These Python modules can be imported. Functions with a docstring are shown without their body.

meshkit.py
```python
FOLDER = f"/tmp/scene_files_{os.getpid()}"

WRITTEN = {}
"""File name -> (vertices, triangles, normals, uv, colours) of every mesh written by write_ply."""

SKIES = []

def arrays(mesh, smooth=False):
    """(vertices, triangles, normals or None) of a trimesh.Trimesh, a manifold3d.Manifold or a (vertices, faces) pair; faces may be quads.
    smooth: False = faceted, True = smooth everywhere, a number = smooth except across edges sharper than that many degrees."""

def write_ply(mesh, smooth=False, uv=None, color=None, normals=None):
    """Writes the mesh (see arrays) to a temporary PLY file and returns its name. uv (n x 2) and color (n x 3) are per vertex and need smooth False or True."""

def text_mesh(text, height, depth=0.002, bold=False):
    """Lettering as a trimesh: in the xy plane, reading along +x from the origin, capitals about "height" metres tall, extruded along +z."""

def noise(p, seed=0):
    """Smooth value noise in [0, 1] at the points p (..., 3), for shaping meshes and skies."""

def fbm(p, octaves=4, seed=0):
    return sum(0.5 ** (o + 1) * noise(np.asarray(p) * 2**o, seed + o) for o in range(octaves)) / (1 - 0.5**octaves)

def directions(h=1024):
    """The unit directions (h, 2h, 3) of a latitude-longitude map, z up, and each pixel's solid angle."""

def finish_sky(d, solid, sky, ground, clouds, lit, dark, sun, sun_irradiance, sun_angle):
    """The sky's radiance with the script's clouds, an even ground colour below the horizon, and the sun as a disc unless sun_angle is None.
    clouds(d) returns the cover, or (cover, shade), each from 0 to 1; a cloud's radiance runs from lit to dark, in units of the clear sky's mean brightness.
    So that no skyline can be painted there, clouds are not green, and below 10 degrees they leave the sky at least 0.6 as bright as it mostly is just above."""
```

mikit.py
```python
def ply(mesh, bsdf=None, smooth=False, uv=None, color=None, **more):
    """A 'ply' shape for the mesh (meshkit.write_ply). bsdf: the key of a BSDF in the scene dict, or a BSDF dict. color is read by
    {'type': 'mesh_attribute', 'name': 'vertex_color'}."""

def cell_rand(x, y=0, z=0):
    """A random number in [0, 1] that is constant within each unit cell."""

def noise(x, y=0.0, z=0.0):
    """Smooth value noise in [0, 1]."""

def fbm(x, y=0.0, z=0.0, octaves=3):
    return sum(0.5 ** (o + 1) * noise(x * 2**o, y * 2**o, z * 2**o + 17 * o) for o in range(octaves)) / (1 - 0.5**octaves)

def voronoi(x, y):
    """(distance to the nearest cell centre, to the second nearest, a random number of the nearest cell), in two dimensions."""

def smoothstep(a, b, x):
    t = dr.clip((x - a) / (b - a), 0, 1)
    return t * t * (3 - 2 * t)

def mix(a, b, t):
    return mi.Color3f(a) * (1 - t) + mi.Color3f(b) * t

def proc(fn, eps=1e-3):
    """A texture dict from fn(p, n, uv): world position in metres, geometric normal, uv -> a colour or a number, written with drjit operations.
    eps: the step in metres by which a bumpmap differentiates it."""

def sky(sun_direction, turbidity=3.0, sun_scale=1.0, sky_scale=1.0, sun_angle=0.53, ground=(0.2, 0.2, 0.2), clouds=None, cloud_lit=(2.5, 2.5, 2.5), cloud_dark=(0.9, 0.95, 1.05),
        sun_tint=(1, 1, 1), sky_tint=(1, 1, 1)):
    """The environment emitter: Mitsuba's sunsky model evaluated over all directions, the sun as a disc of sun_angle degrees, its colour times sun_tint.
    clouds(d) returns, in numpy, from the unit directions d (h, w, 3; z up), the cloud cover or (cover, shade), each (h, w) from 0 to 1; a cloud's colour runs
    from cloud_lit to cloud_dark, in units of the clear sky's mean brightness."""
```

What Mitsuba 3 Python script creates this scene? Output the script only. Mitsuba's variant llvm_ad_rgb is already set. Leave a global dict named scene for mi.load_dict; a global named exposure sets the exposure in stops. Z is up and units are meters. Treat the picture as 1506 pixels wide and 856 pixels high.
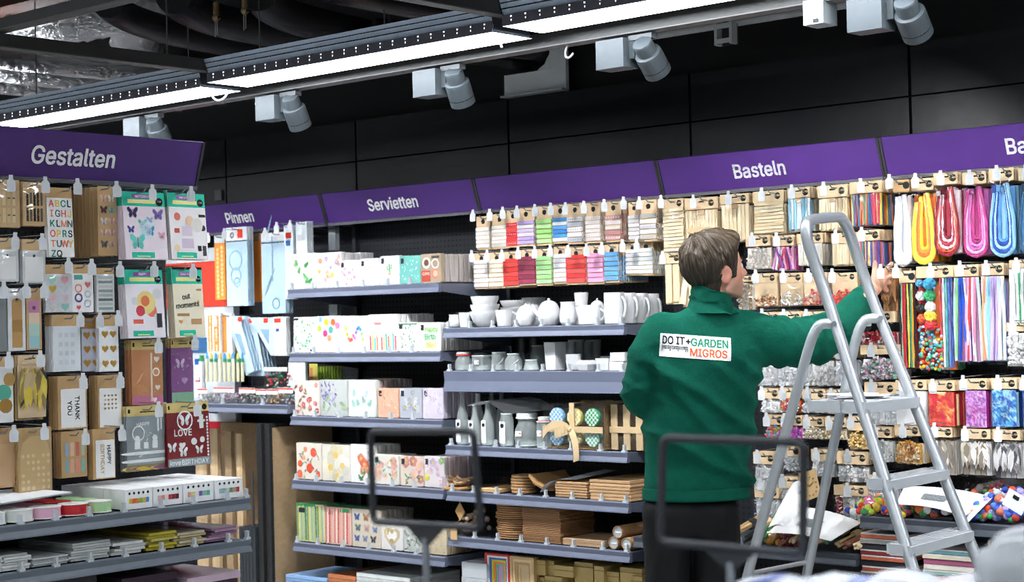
import math, random
import numpy as np, trimesh, mitsuba as mi, drjit as dr
import manifold3d as m3
import mikit, meshkit
from mikit import proc, noise, fbm, smoothstep, mix

T = mi.ScalarTransform4f
scene, labels = {}, {}
RNG = random.Random(7)
NR = np.random.default_rng(7)

# ------------------------------------------------------------------ camera
FPX, HCAM, DCAM, XCAM = 2493.63, 1.50, 5.70, 7.055
_yaw, _pit, _rol = np.radians([-41.5736, 1.06927, -1.36696])
FW = np.array([math.sin(_yaw) * math.cos(_pit), math.cos(_yaw) * math.cos(_pit), math.sin(_pit)])
_r = np.array([math.cos(_yaw), -math.sin(_yaw), 0.0]); _u = np.cross(_r, FW)
RT = math.cos(_rol) * _r + math.sin(_rol) * _u
UP = -math.sin(_rol) * _r + math.cos(_rol) * _u
CAM = np.array([XCAM, -DCAM, HCAM])
scene['camera'] = {'type': 'thinlens', 'fov': math.degrees(2 * math.atan(753 / FPX)), 'fov_axis': 'x', 'aperture_radius': 0.0065,
                   'focus_distance': 5.75, 'near_clip': 0.05,
                   'to_world': T().look_at(CAM.tolist(), (CAM + FW).tolist(), UP.tolist())}
exposure = 0.75
# ------------------------------------------------------------------ light levels
LED_RGB = np.array([.95, 1.0, 1.06]) * 11.5
SPOT_RGB = np.array([1.0, 1.0, 1.02]) * 2.5


def ray(px, py): return FW * FPX + RT * (px - 753) - UP * (py - 428)
def atY(px, py, Y):                       # the point of the plane y = Y seen at a pixel
    w = ray(px, py); return CAM + w * ((Y + DCAM) / w[1])
def atX(px, py, X):
    w = ray(px, py); return CAM + w * ((X - XCAM) / w[0])
def atZ(px, py, Z): return CAM + ray(px, py) * (Z / FPX)
def atH(px, py, z):
    w = ray(px, py); return CAM + w * ((z - HCAM) / w[2])


# ------------------------------------------------------------------ colours and materials
def lin(c):
    if not isinstance(c, str): return np.array(c, float)
    v = np.array([int(c[i:i + 2], 16) for i in (1, 3, 5)]) / 255
    return np.where(v <= .04045, v / 12.92, ((v + .055) / 1.055) ** 2.4)
VC = {'type': 'mesh_attribute', 'name': 'vertex_color'}
def _flat(p, n, uv):                      # plain colours of the pieces, packed into the texture coordinates
    r = dr.floor(uv.x); return mi.Color3f(dr.square(r / 255), dr.square((uv.x - r - .05) / .9), dr.square(uv.y))
FLAT = proc(_flat)
def packuv(c): c = np.sqrt(np.clip(c, 0, 1)); return np.c_[np.floor(c[:, 0] * 254.9) + .05 + .9 * c[:, 1], c[:, 2]]
def two(d): return {'type': 'twosided', 'inner': d}
def pr(key, rough, spec=.5, **k):
    for name, c in ((key, VC), (key + '_plain', FLAT)): scene[name] = two({'type': 'principled', 'base_color': c, 'roughness': rough, 'specular': spec, **k})
pr('paper', .75, .3)
pr('satin', .45, .5)
pr('gloss', .18, .5, clearcoat=.4, clearcoat_gloss=.9)
pr('metal', .36, .5, metallic=.62)
pr('steel', .5, .5, metallic=.6)
def clearskin(op, rgb): return {'type': 'mask', 'opacity': op, 'inner': two({'type': 'conductor', 'specular_reflectance': {'type': 'rgb', 'value': rgb}})}
scene['film'] = clearskin(.085, [.97, .98, 1.0])
scene['wrap'] = clearskin(.05, [.95, .97, 1.0])
scene['glass'] = {'type': 'mask', 'opacity': .22, 'inner': two({'type': 'principled', 'base_color': {'type': 'rgb', 'value': [.74, .82, .81]}, 'roughness': .1, 'specular': .9, 'clearcoat': 1.0, 'clearcoat_gloss': .97})}
scene['acrylic'] = clearskin(.10, [.95, 1.0, 1.0])
scene['frosted'] = two({'type': 'principled', 'base_color': {'type': 'rgb', 'value': [.66, .69, .71]}, 'roughness': .4, 'specular': .5})
scene['skin'] = two({'type': 'principled', 'base_color': VC, 'roughness': .5, 'specular': .4, 'sheen': .2})
def _fleece(p, n, uv):
    v = fbm(p.x * 420, p.y * 420, p.z * 420, 3); w = fbm(p.x * 40, p.y * 40, p.z * 40, 2)
    return mi.Color3f(.0045, .088, .057) * (.55 + .7 * v + .25 * w)
scene['fleece'] = two({'type': 'bumpmap', 'tex': proc(lambda p, n, uv: fbm(p.x * 260, p.y * 260, p.z * 260, 2), 5e-4), 'scale': .004,
                       'inner': {'type': 'principled', 'base_color': proc(_fleece), 'roughness': .95, 'specular': .1, 'sheen': 1.0, 'sheen_tint': .7}})
def _peg(p, n, uv):
    a, b = (p.x + p.y) / .025, p.z / .025
    d = dr.sqrt(dr.square(a - dr.floor(a) - .5) + dr.square(b - dr.floor(b) - .5))
    return mix((.014, .0165, .021), (.002, .002, .003), 1 - smoothstep(.16, .22, d))
scene['pegboard'] = two({'type': 'principled', 'base_color': proc(_peg), 'roughness': .55, 'specular': .4})
scene['dark_wall'] = two({'type': 'principled', 'base_color': proc(lambda p, n, uv: mi.Color3f(.0075, .0078, .0085) * (.8 + .4 * fbm(p.x * 3, p.y * 3, p.z * 3))), 'roughness': .7, 'specular': .3})
scene['store_wall'] = two({'type': 'principled', 'base_color': proc(lambda p, n, uv: mi.Color3f(.42, .42, .41) * (.8 + .4 * noise(p.x * 2, p.y * 2, p.z * 3))), 'roughness': .7, 'specular': .3})
scene['dark_panel'] = two({'type': 'principled', 'base_color': proc(lambda p, n, uv: mi.Color3f(.0065, .0073, .0088) * (.9 + .2 * fbm(p.x * 8, p.y * 8, p.z * 30))), 'roughness': .33, 'specular': .2})
scene['concrete'] = two({'type': 'principled', 'base_color': proc(lambda p, n, uv: mi.Color3f(.42, .42, .41) * (.8 + .4 * fbm(p.x * 5, p.y * 5, p.z * 5, 4))), 'roughness': .4, 'specular': .4})
scene['foil'] = two({'type': 'bumpmap', 'tex': proc(lambda p, n, uv: fbm(p.x * 38, p.y * 38, p.z * 38, 4), 1e-3), 'scale': .05,
                     'inner': {'type': 'principled', 'base_color': {'type': 'rgb', 'value': [.75, .76, .77]}, 'roughness': .33, 'metallic': .75}})
def _mdf(p, n, uv):
    v = fbm(p.x * 60, p.y * 60, p.z * 60, 4)
    return mix((.36, .24, .13), (.48, .34, .2), v)
scene['mdf'] = two({'type': 'principled', 'base_color': proc(_mdf), 'roughness': .7, 'specular': .3})
def _pine(p, n, uv):
    v = noise(p.x * 70 + 3 * noise(p.z * 2), p.y * 70, p.z * 1.6)
    return mix((.55, .38, .2), (.72, .55, .34), v)
scene['pine'] = two({'type': 'principled', 'base_color': proc(_pine), 'roughness': .6, 'specular': .3})


# ------------------------------------------------------------------ mesh collecting
KRAFT, KRAFTD, WHITE, BLACK = lin('#dcc29c'), lin('#a98a62'), np.array([.84, .85, .85]), np.array([.012, .012, .013])
PALE = lin('#e6d3b0')


def rotm(ax, deg): return trimesh.transformations.rotation_matrix(math.radians(deg), ax)


class G:
    """collects coloured pieces of ONE part"""
    def __init__(self): self.v, self.f, self.c, self.n = [], [], [], 0
    def add(self, v, f, col):
        v = np.asarray(v, float); f = np.asarray(f, int)
        if f.shape[1] == 4: f = np.vstack([f[:, [0, 1, 2]], f[:, [0, 2, 3]]])
        col = np.asarray(col, float)
        self.v.append(v); self.f.append(f + self.n); self.n += len(v)
        self.c.append(col if col.ndim == 2 else np.tile(col, (len(v), 1)))
        return self
    def mesh(self, m, col): return self.add(m.vertices, m.faces, col)
    def box(self, c, s, col, M=None):
        v = np.array([[x, y, z] for x in (-.5, .5) for y in (-.5, .5) for z in (-.5, .5)]) * s
        f = [[0, 1, 3, 2], [4, 6, 7, 5], [0, 4, 5, 1], [2, 3, 7, 6], [0, 2, 6, 4], [1, 5, 7, 3]]
        if M is not None: v = v @ np.asarray(M)[:3, :3].T
        return self.add(v + np.asarray(c, float), f, col)
    def b2(self, lo, hi, col): lo, hi = np.array(lo, float), np.array(hi, float); return self.box((lo + hi) / 2, hi - lo, col)
    def poly(self, pts, y, col):          # flat figure in the xz plane at depth y, convex or star-shaped about its middle
        pts = np.asarray(pts, float); c = pts.mean(0); n = len(pts)
        v = np.vstack([np.c_[pts[:, 0], np.full(n, y), pts[:, 1]], [[c[0], y, c[1]]]])
        return self.add(v, [[i, (i + 1) % n, n] for i in range(n)], col)
    def disc(self, x, z, r, y, col, n=10):
        a = np.arange(n) * 2 * math.pi / n
        return self.poly(np.c_[x + r * np.cos(a), z + r * np.sin(a)], y, col)
    def ring(self, x, z, r0, r1, y, col, n=14):
        a = np.arange(n) * 2 * math.pi / n
        v = np.vstack([np.c_[x + r * np.cos(a), np.full(n, y), z + r * np.sin(a)] for r in (r0, r1)])
        return self.add(v, [[i, (i + 1) % n, (i + 1) % n + n, i + n] for i in range(n)], col)
    def prism(self, pts, y0, y1, col):    # outline in xz, from y0 to y1
        pts = np.asarray(pts, float); n = len(pts); self.poly(pts, y0, col); self.poly(pts, y1, col)
        v = np.vstack([np.c_[pts[:, 0], np.full(n, y), pts[:, 1]] for y in (y0, y1)])
        return self.add(v, [[i, (i + 1) % n, (i + 1) % n + n, i + n] for i in range(n)], col)
    def tube(self, path, r, col, n=6, sx=1.0, caps=True):
        P = np.asarray(path, float); k = len(P); r = np.broadcast_to(np.asarray(r, float), (k,))
        t = np.gradient(P, axis=0); t /= np.linalg.norm(t, axis=1, keepdims=True) + 1e-12
        ref = np.array([0, 0, 1.0]) if abs(t[0][2]) < .8 else np.array([0, 1.0, 0])
        a = np.arange(n) * 2 * math.pi / n; V = []
        for i in range(k):
            s = np.cross(t[i], ref); s /= np.linalg.norm(s) + 1e-12; b = np.cross(s, t[i]); ref = b
            V.append(P[i] + r[i] * (sx * np.cos(a)[:, None] * s + np.sin(a)[:, None] * b))
        V = np.vstack(V); f = [[i * n + j, i * n + (j + 1) % n, (i + 1) * n + (j + 1) % n, (i + 1) * n + j] for i in range(k - 1) for j in range(n)]
        self.add(V, f, col)
        if caps:
            for i in (0, k - 1):
                self.add(np.vstack([V[i * n:(i + 1) * n], P[i:i + 1]]), [[j, (j + 1) % n, n] for j in range(n)], col)
        return self
    def lathe(self, prof, c, col, n=24, M=None):
        prof = np.asarray(prof, float); k = len(prof); a = np.arange(n) * 2 * math.pi / n
        v = np.vstack([np.c_[r * np.cos(a), r * np.sin(a), np.full(n, z)] for r, z in prof])
        if M is not None: v = v @ np.asarray(M)[:3, :3].T
        return self.add(v + np.asarray(c, float), [[i * n + j, i * n + (j + 1) % n, (i + 1) * n + (j + 1) % n, (i + 1) * n + j] for i in range(k - 1) for j in range(n)], col)
    def sph(self, c, r, col, sub=1, sc=(1, 1, 1)):
        m = ICO[sub]; return self.add(m[0] * r * np.asarray(sc) + np.asarray(c, float), m[1], col)
    def text(self, s, h, x, z, y, col, rot=0, bold=True, depth=.0004, sx=1.0, align=.5):
        m = textm(s, bold); v = m[0] * h; w = v[:, 0].max()
        v = v - [w * align, h * .5, 0]; v[:, 0] *= sx; a = math.radians(rot)
        X = v[:, 0] * math.cos(a) - v[:, 1] * math.sin(a); Z = v[:, 0] * math.sin(a) + v[:, 1] * math.cos(a)
        return self.add(np.c_[x + X, y - v[:, 2] * 0 - (m[0][:, 2] > .0005) * depth, z + Z], m[1], col)
    def done(self, M=None):
        v, f, c = np.vstack(self.v), np.vstack(self.f), np.vstack(self.c)
        if M is not None: v = v @ np.asarray(M)[:3, :3].T + np.asarray(M)[:3, 3]
        return trimesh.Trimesh(v, f, process=False), np.clip(c, 0, 1)


ICO = {k: (lambda m: (np.array(m.vertices), np.array(m.faces)))(trimesh.creation.icosphere(subdivisions=k)) for k in (0, 1, 2, 3)}
_TXT = {}
def textm(s, bold=True):
    if (s, bold) not in _TXT:
        m = meshkit.text_mesh(s, 1.0, .001, bold); _TXT[s, bold] = (np.array(m.vertices), np.array(m.faces))
    return _TXT[s, bold]


_NEXT = {}
_USED = set()
def key_for(name):
    if name not in _USED: _USED.add(name); return name
    k = _NEXT.get(name, 0) + 1; _NEXT[name] = k
    key = f'{name}_{k:03d}'; _USED.add(key); return key


def thing(name, label, cat, group=None):
    k = key_for(name); labels[k] = {'label': label, 'category': cat}
    if group: labels[k]['group'] = group
    return k
def struct(name):
    _USED.add(name); labels[name] = {'kind': 'structure'}; return name
def shape(g, bsdf, M, smooth, more):
    m, c = g.done(M)
    if bsdf + '_plain' not in scene: return mikit.ply(m, bsdf, smooth=smooth, **({} if bsdf not in ('skin', 'hair') else {'color': c}), **more)
    if np.ptp(c[m.faces], axis=1).max() < 1e-9: return mikit.ply(m, bsdf + '_plain', smooth=smooth, uv=packuv(c), **more)
    return mikit.ply(m, bsdf, smooth=smooth, color=c, **more)
def part(t, name, g, bsdf, M=None, smooth=False, label=None, kind=None, **more):
    k = key_for(f'{t}__{name}'); scene[k] = shape(g, bsdf, M, smooth, more)
    if label or kind: labels[k] = {a: b for a, b in (('label', label), ('kind', kind)) if b}
    return k
def solo(name, g, bsdf, label, cat, group=None, M=None, smooth=False, **more):
    k = thing(name, label, cat, group); scene[k] = shape(g, bsdf, M, smooth, more); return k


class Frame:
    """A shelving run: x along it, y into it (0 at its back panel), z up."""
    def __init__(self, left): self.left = left; self.M = np.array([[0, -1, 0, XL], [1, 0, 0, 0], [0, 0, 1, 0], [0, 0, 0, 1.0]]) if left else np.eye(4)
    def px(self, x, y, yl):               # local (x, z) of the pixel on the local plane y = yl
        if self.left: p = atX(x, y, XL - yl); return p[1], p[2]
        p = atY(x, y, yl); return p[0], p[2]
    def at(self, x, y, z, rz=0, rx=0, ry=0):
        M = np.eye(4); M[:3, 3] = (x, y, z); return self.M @ M @ rotm([0, 0, 1], rz) @ rotm([1, 0, 0], rx) @ rotm([0, 1, 0], ry)
XL = 2.13
BK, LF = Frame(False), Frame(True)

# ------------------------------------------------------------------ the setting
def slab(name, lo, hi, bsdf): g = G().b2(lo, hi, WHITE); k = struct(name); scene[k] = shape(g, bsdf, None, False, {}); return k
slab('floor', (-3.2, -8.5, -.1), (10, .25, 0), 'concrete')
slab('ceiling', (-3.2, -8.5, 3.7), (10, .25, 3.8), 'dark_wall')
slab('wall_back', (-3.2, .06, 0), (10, .25, 3.7), 'dark_wall')
slab('wall_left', (-3.3, -8.5, 0), (-3.2, .25, 3.7), 'store_wall')
slab('wall_right', (10, -8.5, 0), (10.1, .25, 3.7), 'store_wall')
slab('wall_front', (-3.3, -8.6, 0), (10.1, -8.5, 3.7), 'store_wall')
for i in range(-2, 8):                    # dark panels above the shelving, in two rows
    for z0, z1 in ((1.90, 2.303), (2.31, 2.505)):
        part('wall_back', 'panel', G().b2((i + .006, 0, z0), (i + .994, .06, z1), WHITE), 'dark_panel')
part('wall_back', 'socket_plate', G().b2((-.085, -.012, 2.185), (-.03, 0, 2.24), lin('#4a4a4c')), 'satin')

# ------------------------------------------------------------------ shelving
SLATE, LIP, LIPL = lin('#3a3f47'), lin('#62697c'), lin('#5d6670')
def bay(fr, x0, x1, zt, label, z0=.0):
    t = thing('shelving_bay', label, 'shelving')
    part(t, 'back_panel', G().b2((x0 + .012, 0, .1), (x1 - .012, .018, zt), WHITE), 'pegboard', fr.M)
    for x in (x0,) if x0 < 5 else (x0, x1):
        part(t, 'upright', G().b2((x - .011, -.028, 0), (x + .011, .018, zt + .02), SLATE * .6), 'satin', fr.M)
    part(t, 'base_shelf', G().b2((x0 + .012, -.46, .0), (x1 - .012, -.03, .16), SLATE * .7), 'satin', fr.M)
def shelf(fr, x0, x1, zb, label, col, yf=-.46, lip=.042, divs=(), double=False, name='shelf', zback=None):
    t = thing(name, label, 'shelf'); zt = zb + lip
    part(t, 'board', G().b2((x0 + .012, yf + .012, zt - .03), (x1 - .012, -.002, zt - .004), SLATE), 'satin', fr.M)
    n = G()
    pts = [(yf + .004, zt), (yf - .006, zt - .004), (yf - .001, zb + lip * .5), (yf - .009, zb + .004), (yf - .005, zb), (yf + .012, zb), (yf + .012, zt)]
    v = np.array([[x, a, b] for x in (x0 + .01, x1 - .01) for a, b in pts]); k = len(pts)
    n.add(v, [[i, (i + 1) % k, (i + 1) % k + k, i + k] for i in range(k)], col)
    for o in (0, k): n.add(v[o:o + k], [[0, i, i + 1] for i in range(1, k - 1)], col)
    part(t, 'price_rail', n, 'satin', fr.M)
    part(t, 'rail_edge', G().b2((x0 + .01, yf - .0105, zb), (x1 - .01, yf - .004, zb + .005), col * 1.25), 'satin', fr.M)
    for x in (x0 + .013, x1 - .013):
        g = G(); pt = [(yf + .012, zt - .004), (yf + .012, zb + .004), (-.03, zb - .045), (-.03, zt - .004)]
        v = np.array([[x + dx, a, b] for dx in (-.0025, .0025) for a, b in pt])
        g.add(v, [[0, 1, 2, 3], [4, 5, 6, 7], [0, 1, 5, 4], [1, 2, 6, 5], [2, 3, 7, 6], [3, 0, 4, 7]], col * .75)
        part(t, 'bracket', g, 'satin', fr.M)
    for x in divs:                        # clear dividers with their little feet
        g = G(); a = np.linspace(0, math.pi / 2, 7)
        pt = [(yf + .015, zt)] + [(yf + .015 + .06 * (1 - math.cos(s)), zt + .02 + .05 * math.sin(s)) for s in a] + [(-.12, zt + .07), (-.12, zt)]
        v = np.array([[x, p, q] for p, q in pt]); g.add(v, [[0, i, i + 1] for i in range(1, len(pt) - 1)], WHITE)
        part(t, 'divider', g, 'acrylic', fr.M)
        part(t, 'divider_clip', G().b2((x - .004, yf - .002, zt), (x + .004, yf + .012, zt + .028), lin('#b9c0c4')).b2((x - .01, yf - .003, zt - .002), (x + .01, yf + .012, zt + .006), lin('#b9c0c4')), 'gloss', fr.M)
    return t

for i, s in ((-1, 'dark shelving bay at the far left end of the back wall, behind the set squares'), (0, 'dark shelving bay of drawing stencils and pens under the PINNEN sign'), (1, 'dark pegboard shelving bay of paper napkins under the SERVIETTEN sign'),
             (2, 'dark shelving bay with white crockery and hanging ribbons'), (3, 'dark pegboard bay full of wooden sticks and buttons behind the man'),
             (4, 'dark pegboard bay of chenille loops and pompoms right of the stepladder'), (5, 'dark pegboard bay at the right edge of the picture')):
    bay(BK, i, i + 1, 1.99, s)
bay(LF, -3.02, -2.02, 2.02, 'dark pegboard shelving bay under the GESTALTEN sign in the left foreground')
bay(LF, -4.04, -3.04, 2.02, 'dark shelving bay running out of the picture at the left edge')
SC = [1.022, 1.205, 1.385, 1.56, 1.71, 1.84, 1.975]
for zb, s in ((1.639, 'grey metal shelf holding fern and flower napkins, top one of the napkin bay'), (1.341, 'grey metal shelf holding balloon and birthday napkins'), (1.048, 'grey metal shelf holding lavender and lilac napkins'),
              (.751, 'grey metal shelf holding fruit and rose napkins'), (.461, 'grey metal shelf holding striped and butterfly napkins')):
    shelf(BK, 1, 2, zb, s, LIP, divs=[1.03, 1.17, 1.34, 1.51, 1.67, 1.81])
for zb, s, l in ((1.442, 'grey metal shelf of white crockery below the ribbons', .042), (1.213, 'deep-fronted grey metal shelf of glass jars and white bowls', .088), (.943, 'grey metal shelf of glass bottles and the bow-tied gift box', .042),
                 (.747, 'grey metal shelf of light wooden slices and boards', .042), (.555, 'grey metal shelf of brown disc stacks and cardboard tubes', .042)):
    shelf(BK, 2, 3, zb, s, LIP, lip=l, divs=[2.035, 2.16, 2.29, 2.42, 2.56, 2.7, 2.85, 2.97])
p = atY(360, 607, -.46)
shelf(BK, 0, 1, p[2], 'grey metal shelf of small pin boxes under the drawing stencils', LIP, divs=[.2, .5, .8])
Z34 = atY(1180, 826, -.46)[2]; Z45 = atY(1480, 791.5, -.46)[2]
shelf(BK, 3, 4, Z34 - .0, 'dark metal shelf of brush and stick bundles behind the stepladder legs', SLATE * 1.1, divs=[3.5])
shelf(BK, 4, 5, Z45, 'dark metal shelf of bead bags at the lower right', SLATE * 1.6)
shelf(BK, 5, 6, Z45, 'dark metal shelf outside the right edge', SLATE * 1.6)
ZL1, ZL2, ZL3 = .895, .755, .60
ZL3 = .575
for zb, s, s2 in ((ZL1, 'slate grey shelf of ribbon spools and white boxes under the card racks', 'slate grey upper shelf running on past the left edge'), (ZL2, 'slate grey shelf of flat wrapped packets, below the ribbon spools', 'slate grey lower shelf running on past the left edge'), (ZL3, 'slate grey shelf at the bottom left edge of the picture', 'slate grey bottom shelf running on past the left edge')):
    shelf(LF, -3.02, -2.02, zb, s, LIPL, yf=-.47, divs=[-2.90, -2.78, -2.66, -2.53, -2.39, -2.26, -2.12, -2.04])
    shelf(LF, -4.04, -3.04, zb, s2, LIPL, yf=-.47)

# ------------------------------------------------------------------ header signs
PURP = lin('#4f2b7c') * .8
def sign(fr, x0, x1, zt, zb, yt, yb, text, cx, label, th=.062, skip=False):
    t = thing('header_sign', label, 'sign'); L = math.hypot(zt - zb, yt - yb); ang = math.degrees(math.atan2(yb - yt, zt - zb))
    M = fr.at(0, yb, zb, rx=ang)
    part(t, 'panel', G().b2((x0 + .006, 0, .006), (x1 - .006, .012, L), PURP), 'satin', M)
    part(t, 'bottom_rail', G().b2((x0 + .001, -.004, -.008), (x1 - .001, .02, .005), lin('#63636b')), 'satin', M)
    for x in (x0 + .006, x1 - .006): part(t, 'end_strip', G().b2((x - .005, -.004, -.008), (x + .005, .018, L), lin('#2b2a2e')), 'satin', M)
    part(t, 'canopy', G().b2((x0 + .002, yt + .02, zt - .022), (x1 - .002, -.001, zt - .012), SLATE * .4), 'satin', fr.M)
    if text: part(t, 'lettering', G().text(text, th, cx, L * .5, -.0008, WHITE, depth=.0016, sx=.93), 'paper', M)
ST = [('PINNEN', 'Pinnen', 0, .37), ('SERVIETTEN', 'Servietten', 1, 1.47), (None, None, 2, 0), ('BASTELN', 'Basteln', 3, 3.47), ('BASTELN', 'Basteln', 4, 4.59), (None, None, 5, 0)]
for i, (_, tx, x, cx) in enumerate(ST):
    s = {0: 'purple header sign reading Pinnen', 1: 'purple header sign reading Servietten', 2: 'blank purple header sign above the hanging ribbons', 3: 'purple header sign reading Basteln above the stepladder and wooden sticks',
         4: 'purple header sign reading Basteln, cut off by the right edge', 5: 'purple header sign outside the right edge'}[i]
    sign(BK, x, x + 1, 2.135, 1.993, -.245, -.197, tx, cx, s, th=.054)
sign(BK, -1, 0, 2.135, 1.993, -.245, -.197, None, 0, 'purple header sign end hidden behind the left shelving')
gl = LF.px(108, 228, -.235)[0]
sign(LF, -3.02, -2.02, 2.147, 1.995, -.26, -.21, 'Gestalten', gl, 'large dark purple header sign reading Gestalten in the left foreground', th=.056)
sign(LF, -4.04, -3.03, 2.147, 1.995, -.26, -.21, None, 0, 'dark purple header sign past the left edge')

# ------------------------------------------------------------------ goods: small printed figures
def heart(x, z, s, n=14):
    t = np.linspace(0, 2 * math.pi, n, endpoint=False)
    return np.c_[x + s * .0625 * 16 * np.sin(t) ** 3 / 2, z + s * .0625 / 2 * (13 * np.cos(t) - 5 * np.cos(2 * t) - 2 * np.cos(3 * t) - np.cos(4 * t))]
def leaf(x, z, l, w, a):
    c, s = math.cos(a), math.sin(a); p = np.array([[0, 0], [.3, .5], [.7, .4], [1, 0], [.7, -.4], [.3, -.5]]) * [l, w]
    return p @ np.array([[c, s], [-s, c]]) + [x, z]
def prints(g, ops, w, h, y, u0=0, v0=0):
    """ops in fractions of the w x h field whose lower left corner is (u0, v0)"""
    X = lambda u: u0 + u * w; Z = lambda v: v0 + v * h; k = 0
    for o in ops:
        yy = y - .0003 - .00012 * (k % 5); k += 1; q = o[0]
        c = lin(o[-1]) if not callable(o[-1]) else None
        if q == 'r': g.poly([(X(o[1]), Z(o[2])), (X(o[3]), Z(o[2])), (X(o[3]), Z(o[4])), (X(o[1]), Z(o[4]))], yy, c)
        elif q == 'c': g.disc(X(o[1]), Z(o[2]), o[3] * w, yy, c)
        elif q == 'o': g.ring(X(o[1]), Z(o[2]), o[3] * w, o[4] * w, yy, c)
        elif q == 'h': g.poly(heart(X(o[1]), Z(o[2]), o[3] * w), yy, c)
        elif q == 'l': g.poly(leaf(X(o[1]), Z(o[2]), o[3] * w, o[4] * w, o[5]), yy, c)
        elif q == 'b':                    # butterfly
            s = o[3] * w
            for sg in (-1, 1):
                g.poly([(X(o[1]) + sg * s * p, Z(o[2]) + s * q_) for p, q_ in ((.02, -.02), (.1, .28), (.34, .5), (.52, .46), (.5, .2), (.3, .0))], yy, c); g.poly([(X(o[1]) + sg * s * p, Z(o[2]) + s * q_) for p, q_ in ((.02, .0), (.3, .02), (.4, -.16), (.3, -.4), (.14, -.36), (.04, -.14))], yy, c * .82)
            g.poly([(X(o[1]) - s * .03, Z(o[2]) - s * .3), (X(o[1]) + s * .03, Z(o[2]) - s * .3), (X(o[1]) + s * .02, Z(o[2]) + s * .3), (X(o[1]) - s * .02, Z(o[2]) + s * .3)], yy - .0001, lin('#3a3038'))
        elif q == 't': g.text(o[1], o[4] * h, X(o[2]), Z(o[3]), yy, c, rot=o[5])
        elif q == 'f':                    # flower
            s = o[3] * w
            for i in range(5): a = i * 1.2566 + o[1] * 9; g.disc(X(o[1]) + .55 * s * math.cos(a), Z(o[2]) + .55 * s * math.sin(a), s * .5, yy - .00002 * i, c * (1 - .06 * i), n=7)
            g.disc(X(o[1]), Z(o[2]), s * .3, yy - .00015, lin('#e8c76a') * .9, n=7)
def scatter(kind, n, cols, smin, smax, seed, lo=.08, hi=.92, v0=.08, v1=.92):
    r = random.Random(seed); out = []
    for i in range(n):
        u, v, s, c = r.uniform(lo, hi), r.uniform(v0, v1), r.uniform(smin, smax), cols[i % len(cols)]
        if kind == 'l': out.append(('l', u, v, s, s * r.uniform(.25, .4), r.uniform(0, 6.28), c))
        else: out.append((kind, u, v, s, c))
    return out
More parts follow.
